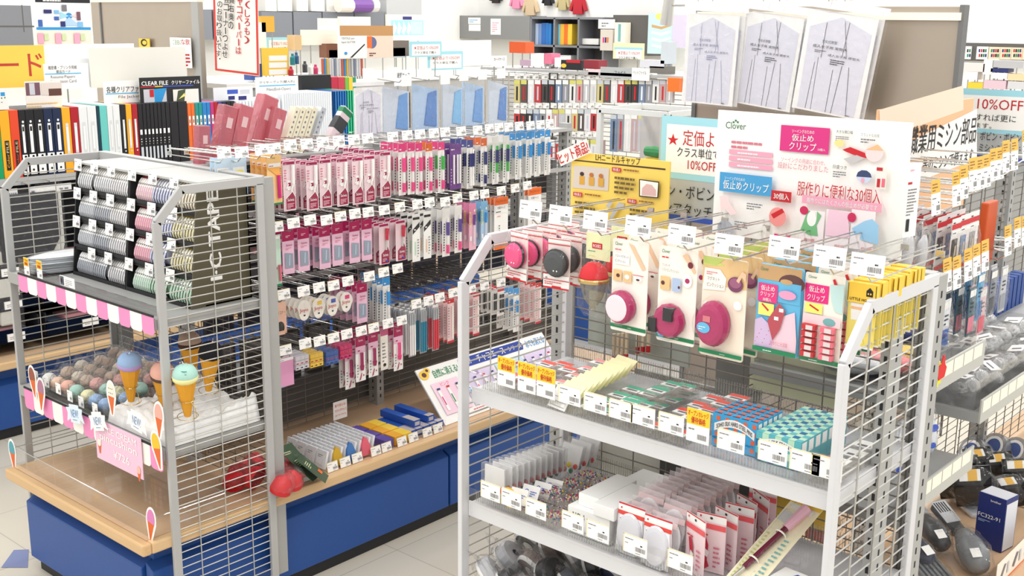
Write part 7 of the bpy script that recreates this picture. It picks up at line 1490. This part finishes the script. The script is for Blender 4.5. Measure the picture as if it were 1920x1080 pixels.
for k, (x, w1, y0, cc, n) in enumerate(((1000, 3, 45, (60, 100, 90), 'green'), (1004, 5, 44, (180, 196, 224), 'ice blue'), (1010, 5, 44, (120, 150, 200), 'steel blue'), (1016, 6, 43, (50, 110, 190), 'blue'), (1023, 5, 43, (40, 120, 200), 'azure'), (1029, 4, 44, (44, 130, 206), 'sky'), (1043, 7, 45, (130, 206, 226), 'aqua'), (1051, 6, 45, (246, 190, 60), 'amber'), (1058, 6, 45, (240, 120, 40), 'orange'), (1065, 7, 45, (246, 206, 70), 'yellow'), (1085, 6, 62, (246, 246, 190), 'lemon'), (1092, 30, 72, (240, 240, 238), 'white'), (995, 28, 104, (170, 50, 70), 'wine'), (1022, 10, 102, (226, 110, 140), 'pink'), (1040, 30, 103, (236, 238, 240), 'pale'))): wl('folder', f'{n} folder in the cubby shelf on the back wall', 'folder', x, y0, x + w1, 84 if y0 < 90 else 125, C('folder_' + n.replace(' ', '_'), *cc), .2, 'y', 8.36, group='folders in the cubby shelf')
wl('wall_cabinet', 'dark grey cabinet right of the cubby shelf', 'cabinet', 1150, 28, 1217, 105, GCAB2, ax='y', v=8.4); wl('notice_card', 'white notice over the cubby shelf', 'card', 1122, 36, 1152, 54, WHITE, .01, 'y', 8.0, lambda c: c.ln(1128, 40, 1146, 50, 2, GREYINK)); wl('goods_box', 'cream box with teal print below the white notice', 'box', 1153, 42, 1171, 90, CREAM, .1, 'y', 7.8, lambda c: c.b(1159, 45, 1164, 78, C('teal_print', 116, 178, 178)))
wl('goods_rack', 'small beige rack with colour chips below the white notice', 'rack', 1126, 55, 1148, 95, C('beige_rack', 214, 206, 196), .1, 'y', 7.9, lambda c: [c.b(1130 + q * 4, 70, 1133 + q * 4, 80, (PINKP, NAVY, ORANGE)[q]) for q in range(3)])
def tp(c):
    c.ov(1236, 31, 7, 6, LEMON)
    for q in range(4): c.pg([(1222, 46 + q * 12), (1240, 50 + q * 12), (1258, 45 + q * 12), (1258, 49 + q * 12), (1240, 55 + q * 12), (1222, 51 + q * 12)], WHITE if q else C('tan_print', 206, 164, 112))
wl('poster', 'pale aqua poster of curved shapes at the back right', 'poster', 1216, 25, 1263, 102, C('aqua_poster', 200, 230, 232), .01, 'y', 7.6, tp); wl('goods_box', 'lilac panel behind the aqua poster', 'panel card', 1262, 28, 1285, 90, C('lilac_panel', 214, 206, 230), .02, 'y', 7.7)
p = P(1251, 22, 'y', 3.0); t = thing('spot_lamp', 'chrome spotlight on an arm beside the bagged dress patterns', 'lamp', p); mb = MB(); mb.bar((0, 0, -.062), (.006, 0, .06), .032, CHROME, 18, .026); mb.build('lamp_shade', t, rot=(0, R(3), 0)); MB().bar((.02, 0, .03), (.10, 0, .03), .005, CHROME, 6).build('arm', t)
GC = [((930, -14), (58, 50, 48), 'dark brown', .9), ((969, -6), (238, 150, 184), 'pink', 1), ((995, 2), (214, 190, 156), 'beige', 1.2), ((1028, -8), (44, 42, 46), 'black', .8), ((1056, -4), (190, 176, 130), 'khaki', 1), ((1085, 0), (190, 44, 56), 'red', 1.15)]
for (px, py), cc, n, s in GC:
    p = P(px, py, 'y', 8.66); k = .072 * s; mb = MB(); mb.prism([(-k, .0), (-k * 1.5, -k * 1.4), (-k * 1.1, -k * 1.5), (-k * .75, -k * .5), (-k * .8, -k * 1.9), (k * .8, -k * 1.9), (k * .75, -k * .5), (k * 1.1, -k * 1.5), (k * 1.5, -k * 1.4), (k, 0), (k * .5, k * .5), (0, k * .3), (-k * .5, k * .5)], -.02, .02, C('knit_' + n.replace(' ', '_'), *cc, rough=.9)); tag(mb.build('doll_cardigan', None, p, bevel=.004), f'{n} doll sized knitted cardigan hanging high on the back wall', 'clothing', 'doll clothes on the back wall')
# far right of the back wall
c = Sign((1795, 80), (1960, 118), 8.6, GCAB2, .09, 'y'); c.done('wall_cabinet', 'dark shelf band at the far right of the back wall', 'shelf')
for k, x in enumerate((1798, 1810, 1832, 1855, 1876, 1897, 1918)): wl('swatch_card', f'colour swatch card on the dark shelf band, {ORD[k]} from left', 'card', x, 86 + k * .6, x + (9 if k < 2 else 19), 111 + k * .3, C('swatch_beige', 232, 214, 186) if k > 2 else WHITE, .02, 'y', 7.3, (lambda x: lambda c: [c.b(x + 3 + q * 4, 92 + 9 * j, x + 6 + q * 4, 98 + 9 * j, (NAVY, REDB, INK, GREENP)[(q + j + x) % 4]) for q in range(2 if x < 1815 else 4) for j in range(2)])(x), 'swatch cards')
t = thing('goods_table', 'low table of small craft goods at the far right', 'table', (P(1870, 170, 'y', 5.5).x, 5.7, 0)); MB().box(-.6, .9, -.2, .3, 1.30, 1.33, PALE).build('table_top', t); MB().box(-.55, .85, -.15, .25, 0, 1.30, STEEL).build('body', t)
for k, (x0, y0, x1, y1, cc, n) in enumerate(((1793, 118, 1845, 135, (244, 226, 222), 'pale rose'), (1845, 112, 1860, 140, (236, 236, 236), 'white'), (1862, 113, 1918, 128, (190, 190, 192), 'silver'), (1858, 128, 1890, 136, (40, 50, 110), 'navy'), (1860, 136, 1888, 148, (240, 240, 240), 'ivory'), (1890, 138, 1925, 152, (246, 214, 170), 'peach'), (1815, 154, 1842, 168, (240, 206, 60), 'yellow'), (1845, 150, 1885, 168, (226, 196, 206), 'rose'), (1890, 152, 1925, 168, (214, 214, 216), 'grey'), (1773, 132, 1792, 148, (240, 240, 240), 'plain white'), (1812, 134, 1832, 150, (238, 238, 238), 'off white'))): lone('goods_box', f'{n} small carton among the goods at the far right', 'box', (x0, y0), (x1, y1), 5.4, C('far_' + n.replace(' ', '_'), *cc), 'y', .1)
# ================================================================== aisle side of the right gondola
XB2 = BS + .014
def shelf2(lab, y0, y1, z): 
    t = thing('shelf', lab, 'shelf', (1.77, (y0 + y1) / 2, z)); d = (y1 - y0) / 2; MB().box(-.18, .18, -d, d, -.025, 0, STEEL).build('board', t); MB().box(.18, .184, -d, d, -.026, .034, C('ticket_strip', 190, 190, 184)).build('front_edge', t)
    mb = MB(); y = -d + .01
    while y < d - .05: mb.add([(.1845, y, .0), (.1845, y + .055, .0), (.1845, y + .055, .03), (.1845, y, .03)], [(0, 1, 2, 3)], CREAM); y += .06
    mb.build('ticket_print', t); return t
shelf2('upper steel shelf of bagged goods facing the right aisle', .52, .965, 1.13); shelf2('lower steel shelf with ticket strip facing the right aisle', .52, .965, .868); shelf2('deep steel shelf heaped with bagged bobbins facing the right aisle', .985, 1.75, .975)
def tray2(lab, y0, y1, z, h): t = thing('acrylic_tray', lab, 'tray', (1.765, (y0 + y1) / 2, z)); d = (y1 - y0) / 2; MB().open_box(-.17, .17, -d, d, .001, h, clear('smoky_acrylic', (206, 206, 206))).build('tray_body', t); return t
tray2('smoky acrylic tray on the upper right aisle shelf', .53, .955, 1.131, .05); tray2('smoky acrylic tray of bagged bobbins on the right aisle', .995, 1.74, .976, .075)
# hooks with amber headed plates
for r_, (lst, nm) in enumerate((([(1745, 402), (1784, 385), (1798, 372), (1815, 357), (1829, 354), (1841, 350), (1854, 338), (1866, 335), (1877, 322), (1893, 318), (1914, 300)], 'upper'), ([(1767, 545), (1785, 540), (1806, 525), (1822, 516), (1838, 507), (1881, 478), (1899, 462), (1913, 458)], 'lower'))):
    for k, (px, py) in enumerate(lst):
        p = P(px, py, 'x', 1.86); hook_at('or', (XB2, p.y, p.z - .014), R(90), f'hook with amber headed price plate, {ORD[k]} from left in the {nm} row, right aisle', 'hooks of the right aisle', 1.86 - XB2, .050, .078, 'orange')
def pk_sew(label, col):
    t = pk('machine_part_packet', label); c = Card(.062, .130, C('frost_white', 240, 236, 236), .0012); c.r(0, .80, 1, .90, RED).l(.1, .91, .6, .97, 1, INK).r(0, .70, 1, .78, WHITE).l(.1, .72, .8, .77, 1, INK).r(.08, .2, .62, .62, col).p([(.3, .28), (.5, .3), (.52, .5), (.36, .48)], C('silver_part', 206, 200, 186)).r(0, 0, 1, .07, C('coral_strip', 232, 70, 64)); c.build('card', t); film(t, .062, .10, .012, BAG).location.z = -.03; return t
def pk_strip(label, base, accent):
    t = pk('machine_part_packet', label); c = Card(.046, .125, base, .003); c.r(.05, .82, .95, .96, WHITE).r(.05, .06, .95, .4, accent).l(.2, .5, .8, .75, 3, INK); c.build('card', t); film(t, .046, .125, .010, BAG); return t
def hb(key, fn, args, desc, row, k, px, py, n, st=.03):
    p = P(px, py, 'x', 1.83); g = f'{desc} on {ORD[k]} hook, right aisle {row} row'
    if key not in PACKA: t = fn(f'{desc}, front of the {ORD[k]} hook, right aisle {row} row', *args); t.location = p; t.rotation_euler = (0, 0, R(90)); PACKA[key] = t; t0 = t
    else: t0 = dup(PACKA[key], p, f'{desc}, front of the {ORD[k]} hook, right aisle {row} row')
    t0['group'] = g
    for q in range(1, n): dup(PACKA[key], (p.x - st * q, p.y, p.z), f'{desc} behind the front one, {ORD[k]} hook, right aisle {row} row', g)
def pk_bagged(label):
    t = pk('bagged_machine_part', label); mb = MB(); mb.blob((0, .0, -.07), .022, .012, .045, C('silver_part2', 196, 196, 200, rough=.25), 9, 7, .15, 4); mb.build('metal_part', t, smooth=True); mb = MB(); mb.blob((0, 0, -.06), .034, .018, .062, BAG, 10, 8, .18, 2); mb.build('clear_bag', t, smooth=True); return t
hb('sbag', pk_bagged, (), 'bagged silver machine part', 'upper', 0, 1708, 418, 3, .045); hb('sbag', pk_bagged, (), 'bagged silver machine part', 'upper', 1, 1734, 420, 4, .045)
for k, (px, py, cc, n) in enumerate(((1796, 409, (60, 56, 56), 'black'), (1812, 402, (96, 130, 180), 'blue'), (1829, 396, (150, 152, 158), 'grey'))): hb('sew' + n, pk_sew, (C('part_photo_' + n, *cc),), f'red headed {n} machine part packet', 'upper', 2 + k, px, py, 5, .035)
t = pk('tool_pouch', 'orange pouch hanging on the right aisle beyond the red headed packets'); c = Card(.075, .16, C('rust_orange', 206, 84, 32), .02); c.build('pouch', t, bevel=.004); mb = MB(); mb.blob((.02, -.012, -.02), .014, .008, .03, BAG, 8, 6); mb.build('clear_tip', t); t.location = P(1864, 378, 'x', 1.83); t.rotation_euler = (0, 0, R(90))
for k, (px, py, b, a, n, q) in enumerate(((1755, 566, (214, 220, 228), (70, 120, 190), 'white and blue', 4), (1778, 562, (226, 230, 236), (40, 100, 190), 'blue', 3), (1826, 540, (60, 96, 110), (226, 120, 140), 'dark teal', 5), (1846, 540, (236, 196, 200), (226, 90, 110), 'pink', 3), (1866, 505, (120, 128, 140), (60, 66, 80), 'slate', 4), (1886, 500, (196, 200, 206), (150, 156, 166), 'silver', 3), (1842, 512, (60, 150, 200), (40, 110, 170), 'sky', 4))): hb('st' + n, pk_strip, (C('base_' + n.replace(' ', '_'), *b), C('acc_' + n.replace(' ', '_'), *a)), f'{n} machine part packet', 'lower', k, px, py, q)
o = Card(.05, .155, WHITE); o.l(.1, .72, .9, .8, 1, REDB).l(.15, .3, .85, .68, 9, GREYINK).r(.2, .08, .42, .25, INK).l(.2, .9, .8, .95, 1, SALMONP); o = o.build('caption_strip', None, P(1716, 306, 'x', 1.88)); o.rotation_euler = (0, R(0), R(80)); tag(o, 'long white caption strip hanging at the left of the right aisle hooks', 'tag')
# goods in the upper tray
for k, (y, x, cc, n) in enumerate(((.62, 1.72, (150, 44, 62), 'maroon'), (.70, 1.76, (170, 50, 66), 'wine'), (.78, 1.74, (140, 40, 58), 'dark red'), (.86, 1.72, (46, 60, 130), 'navy'), (.92, 1.80, (60, 70, 140), 'indigo'), (.64, 1.85, (232, 130, 130), 'coral'), (.72, 1.86, (236, 200, 80), 'yellow'), (.58, 1.80, (206, 206, 210), 'silver'))):
    t = thing('bagged_cloth', f'{n} bagged roll in the upper right aisle tray', 'packet', (x, y, 1.16), R(12)); MB().blob((0, 0, 0), .075, .035, .022, C('cloth_' + n.replace(' ', '_'), *cc, rough=.4), 12, 7, .05, k).build('cloth', t, smooth=True); MB().blob((0, 0, .002), .082, .040, .026, BAG, 12, 7, .10, k + 3).build('clear_bag', t, smooth=True)
t = thing('pointing_tag', 'yellow burst tag with a red pointing hand on the upper right aisle shelf', 'tag', P(1755, 703, 'x', 2.0), R(70)); mb = MB(); mb.prism([((.026 if k % 2 else .021) * math.cos(k * PI / 14) * .8, (.026 if k % 2 else .021) * math.sin(k * PI / 14) * 1.2) for k in range(28)], 0, .002, C('fluorescent_yellow', 238, 236, 20)); mb.text('手', -.006, .006, .006, .018, .0008, INK, .03); mb.text('BUT', -.014, -.008, .014, .004, .0008, INK, .03); mb.text('1BT', -.012, -.022, .012, -.011, .0008, INK, .03) if 0 else mb.lines(-.012, -.022, .012, -.010, 1, .0008, INK, .8); mb.build('burst', t)
mb = MB(); mb.prism([(.006, -.012), (.022, -.006), (.026, .014), (.020, .022), (.018, .04), (.013, .04), (.011, .022), (.004, .018), (.002, .0)], -.003, -.001, C('signal_red', 226, 50, 44)); mb.build('pointing_hand', t)
# bagged bobbins in the deep tray
bg = None
for r_ in range(4):
    for q in range(9):
        loc = (1.63 + r_ * .088 + rnd.uniform(-.012, .012), 1.03 + q * .078 + rnd.uniform(-.012, .012), 1.012 + .022 * (3 - r_) * .6 + rnd.uniform(0, .01)); lab = f'clear bag of steel bobbins in the deep tray, {ORD[r_]} row from the back, {ORD[q]} along'; ro = (R(rnd.uniform(-25, 25)), R(rnd.uniform(-20, 20)), R(rnd.uniform(-60, 60)))
        if bg is None:
            bg = thing('bobbin_bag', lab, 'bag', loc, 0, 'bags of bobbins on the right aisle', rot=ro); r = random.Random(5); mb = MB()
            for i in range(6): mb.lathe([(.004, -.005), (.011, -.005), (.011, -.0038), (.005, -.003), (.005, .003), (.011, .0038), (.011, .005), (.004, .005)], C('bobbin_steel', 226, 226, 226, rough=.25), 10, (r.uniform(-.024, .024), r.uniform(-.016, .016), r.uniform(-.008, .008)), ('x', 'y', 'z')[i % 3])
            mb.build('bobbins', bg); MB().blob((0, 0, 0), .044, .034, .024, clear('milky_crinkled_bag', (255, 255, 255), .06, .10, 1., 45, .6, .22), 11, 7, .16, 6).build('clear_bag', bg, smooth=True); mb = MB(); mb.add([(-.028, -.018, .0262), (.018, -.018, .0262), (.018, .014, .0262), (-.028, .014, .0262)], [(0, 1, 2, 3)], WHITE); mb.add([(-.018, -.008, .0265), (.010, -.008, .0265), (.010, -.002, .0265), (-.018, -.002, .0265)], [(0, 1, 2, 3)], CODE); mb.build('label', bg)
        else: dup(bg, loc, lab, rot=ro)
for k in range(9): tag(MB().box(1.62, 1.66, 1.86 + k * .04, 1.89 + k * .04, .975, 1.08, C('blue_carton', 36, 74, 150)).build('needle_carton'), f'blue needle carton beyond the bobbin tray, {ORD[k]} along', 'box', 'blue needle cartons')
shelf2('far steel shelf of blue cartons facing the right aisle', 1.78, 2.6, .975)
# goods on the lower shelf and the counter
for k, (y, x) in enumerate(((.58, 1.85), (.66, 1.88), (.75, 1.86), (.84, 1.88), (.91, 1.84))):
    t = thing('bagged_tool', f'blue lettered clear bag on the lower right aisle shelf, {ORD[k]} along', 'bag', (x, y, .945), R(70), 'blue lettered bags', rot=(R(10 - 6 * k), 0, R(70))); MB().blob((0, 0, 0), .034, .02, .055, C('pale_tool', 226, 230, 238, rough=.3), 10, 7, .08, k).build('tool', t, smooth=True); MB().blob((0, 0, .01), .044, .028, .068, BAG, 11, 8, .15, k).build('clear_bag', t, smooth=True); mb = MB(); mb.oval(0, .02, .014, .009, .0285, C('royal_print', 60, 90, 190)); mb.oval(-.006, -.02, .01, .007, .0285, C('royal_print', 60, 90, 190)); mb.build('label', t)
GRM = C('charcoal_tool', 62, 64, 68, rough=.3); SIL = C('foil_label', 206, 208, 212, rough=.2)
def on_counter(px, py, dz=0): p = P(px, py, 'z', HC + dz); return p
def blackbox(lab, px, py, s, rz, tl):
    t = thing('bagged_accessory_box', lab, 'box', on_counter(px, py, .066 * s), rot=(R(tl), R(-12), R(rz)), group='bagged black accessory boxes'); MB().box(-.045 * s, .045 * s, -.035 * s, .035 * s, -.03 * s, .045 * s, BLACKP).build('box', t, bevel=.003); mb = MB(); mb.box(-.03 * s, .02 * s, -.02 * s, .02 * s, .0455 * s, .0462 * s, WHITE); mb.box(-.01 * s, .012 * s, -.02 * s, .02 * s, .0462 * s, .0466 * s, C('amber_label', 240, 188, 74)); mb.build('label', t); MB().blob((0, 0, .008), .060 * s, .050 * s, .055 * s, BAG, 11, 8, .14, 3).build('clear_bag', t, smooth=True)
for k, (px, py, s, rz, tl) in enumerate(((1790, 905, 1.1, 25, 20), (1826, 915, 1.25, 20, 25), (1835, 870, 1.0, 30, 15), (1874, 878, 1.0, 25, 20), (1912, 895, 1.1, 20, 15), (1893, 925, 1.0, 35, 10), (1810, 880, .9, 10, 10))): blackbox(f'bagged black accessory box on the right counter, {ORD[k]} counted from the left front', px, py, s, rz, tl)
for k, (px, py) in enumerate(((1830, 850), (1872, 842), (1910, 850))):
    t = thing('bagged_reel', f'clear bagged reel with blue oval label on the right counter, {ORD[k]} from left', 'reel', on_counter(px, py, .06), rot=(R(60), R(10), R(-30)), group='blue labelled reels on the right counter'); MB().lathe([(.0, -.03), (.05, -.03), (.052, .0), (.05, .03), (0, .03)], clear('frosted_reel', (206, 208, 212), .1, .2, .4, 40, .7, .35, (190, 194, 200)), 18).build('reel', t, smooth=False); mb = MB(); mb.lathe([(.0, .0312), (.038, .0312)], WHITE, 18); mb.lathe([(.0, .0318), (.028, .0318)], C('denim_oval', 70, 90, 150), 18); mb.build('label', t)
t = thing('bagged_tool', 'long clear pouch with a small white label lying on the right counter', 'pouch', on_counter(1810, 945, .015), rot=(0, R(6), R(-40))); MB().box(-.075, .075, -.02, .02, -.008, .008, C('pale_tool', 226, 230, 238)).build('tool', t, bevel=.004); MB().blob((0, 0, 0), .085, .034, .018, BAG, 12, 7, .1, 2).build('clear_bag', t, smooth=True); MB().box(-.066, -.044, -.012, .01, .0185, .019, WHITE).build('label', t)
for k, (px, py) in enumerate(((1722, 965), (1778, 975))):
    t = thing('foil_packet', f'foil labelled tool bag on the right counter, {("left", "right")[k]} of two', 'bag', on_counter(px, py, .03), rot=(0, R(25), R(-35 + 8 * k)), group='foil labelled bags'); MB().box(-.06, .055, -.024, .024, -.012, .014, GRM).build('tool', t, bevel=.006); mb = MB(); mb.box(-.064, .02, -.027, .027, .0145, .0155, SIL)
    for i in range(5): mb.box(-.058, -.02, -.022 + i * .009, -.018 + i * .009, .0156, .016, INK)
    mb.build('foil_label', t); MB().blob((0, 0, 0), .075, .036, .026, BAG, 11, 7, .12, k).build('clear_bag', t, smooth=True)
def mouse(lab, px, py, m_, rz, s=1):
    t = thing('bagged_tool', lab, 'tool', on_counter(px, py, .050), rot=(R(8), R(14), R(rz))); mb = MB(); mb.lathe([(0, -.075 * s), (.022 * s, -.065 * s), (.034 * s, -.02 * s), (.036 * s, .02 * s), (.024 * s, .055 * s), (0, .065 * s)], m_, 14, (0, 0, 0), 'x'); b = mb.build('tool_body', t, smooth=True); MB().blob((0, 0, 0), .088 * s, .044 * s, .042 * s, BAG, 12, 8, .12, len(lab)).build('clear_bag', t, smooth=True); mb = MB(); mb.add([(.03, -.02, .041), (.062, -.02, .036), (.062, .006, .036), (.03, .006, .041)], [(0, 1, 2, 3)], WHITE); mb.build('label', t)
mouse('grey rounded tool in a clear bag beside the navy carton on the right counter', 1823, 1035, C('slate_tool', 120, 124, 128, rough=.35), -50, 1.15); mouse('black rounded tool in a clear bag at the left of the right counter', 1752, 1000, GRM, -40, 1.0); mouse('dark blue tool in a clear bag left of the grey one on the right counter', 1722, 1030, C('ink_tool', 44, 50, 74, rough=.3), -30, .9)
t = thing('bagged_tool', 'bag of grey ribbed plates at the bottom of the right counter', 'bag', on_counter(1745, 1068, .02), rot=(0, R(12), R(-35))); mb = MB()
for i in range(6): mb.box(-.08, .08, -.042 + i * .015, -.034 + i * .015, -.006, .006, C('slate_tool', 120, 124, 128))
mb.box(-.085, .085, -.045, .045, -.010, -.006, C('pale_slate_tool', 170, 172, 174)); mb.build('plates', t); MB().blob((0, 0, 0), .1, .056, .02, BAG, 12, 7, .1, 5).build('clear_bag', t, smooth=True)
p = on_counter(1868, 1034); t = thing('machine_foot_box', 'tall navy carton with white lettering standing on the right counter', 'box', (p.x - .02, p.y, HC + .0015), R(-10)); NVY = C('navy_carton', 28, 46, 118); MB().box(-.05, .035, 0, .07, 0, .165, NVY).build('carton', t, bevel=.001)
mb = MB(); mb.box(.0352, .0358, .004, .066, .004, .150, C('frost_panel', 226, 228, 236)); mb.box(-.048, .033, .003, .067, .1652, .1656, C('frost_panel', 226, 228, 236)); mb.text('brother', -.012, .146, .020, .153, .0006, WHITE, .03); mb.text('FC322-91', -.046, .092, .022, .104, .0006, WHITE, .01); mb.lines(-.044, .078, .0, .087, 2, .0006, C('pale_cornflower', 180, 212, 240), .4); mb.build('print', t)
a = P(1880, 1070, 'x', 1.935); t = thing('caption_strip', 'white strip card with grey part pictures along the right counter edge', 'card', (1.935, a.y, HC + .002), R(90)); L_ = 1.0; d = Card(L_, .075, IVORY, .001); d.r(0, 0, 1, .06, ORANGE)
for q in range(10): d.p([(.03 + q * .1, .3), (.06 + q * .1, .75), (.075 + q * .1, .7), (.045 + q * .1, .22)], C('steel_rose_print2', 120, 120, 128)); d.r(.085 + q * .1, .25, .1 + q * .1, .7, C('pale_strip', 206, 212, 218))
d.build('card', t, loc=(L_ / 2 - .05, 0, .075))
# boards and sticks seen through the back grid of the right end rack
def bb(lab, tl, br, m, v=.56, th=.008): c = Sign(tl, br, v, m, th, 'y'); c.lone('backing_board', lab, 'board')
bb('grey green backing board behind the right end rack grid', (1105, 545), (1290, 690), C('grey_green_board', 176, 182, 174)); bb('pale lime backing board behind the right end rack grid', (1412, 600), (1580, 770), C('pale_lime_board', 224, 228, 196)); bb('dark grey post cover behind the right end rack grid', (1345, 640), (1412, 760), C('slate_cover', 128, 128, 126), .58, .04); bb('grey tilted board behind the right end rack grid', (1190, 690), (1345, 790), C('mid_grey_board', 150, 150, 146), .60); bb('large cream board behind the lower right end rack grid', (1100, 770), (1300, 985), C('ivory_carton', 240, 238, 228), .52, .02); bb('dark machine case behind the lower right end rack grid', (1238, 850), (1420, 985), C('dark_machine', 96, 96, 92), .50, .015)
st = None
for k, (px, py) in enumerate(((1150, 655), (1158, 655), (1166, 654), (1174, 653), (1195, 640), (1205, 639), (1215, 638))):
    p = P(px, py + 25, 'y', .53); lab = f'wooden stick bundle behind the right end rack grid, {ORD[k]} from left'
    if st is None: mb = MB(); mb.bar((0, 0, 0), (0, 0, .075), .005, C('pale_stick', 226, 206, 176), 6); mb.bar((0, 0, .004), (0, 0, .02), .0055, RED, 6); st = tag(mb.build('stick_bundle', None, p), lab, 'stick', 'wooden sticks')
    else: dup(st, p, lab)
for k, (px, py, n) in enumerate(((1480, 945, 'left'), (1545, 965, 'right'))):
    p = P(px, py, 'y', .56); t = thing('bagged_toy', f'{n} bagged yellow and red felt kit behind the lower right end rack grid', 'packet', p); MB().blob((0, 0, 0), .04, .02, .05, C('tan_kit', 206, 176, 140), 10, 7, .1, k).build('kit', t, smooth=True); mb = MB(); mb.prism([(-.034, -.03), (.02, -.03), (.03, .02), (-.034, .03)], -.024, -.02, YEL); mb.prism([(-.036, .03), (-.01, .034), (-.02, .045)], -.024, -.02, RED); mb.prism([(-.03, -.055), (.036, -.06), (.036, -.035), (-.03, -.03)], -.024, -.02, C('brick_kit', 176, 90, 84)); mb.build('header_card', t); MB().blob((0, 0, 0), .05, .028, .062, BAG, 11, 8, .12, 3).build('clear_bag', t, smooth=True)
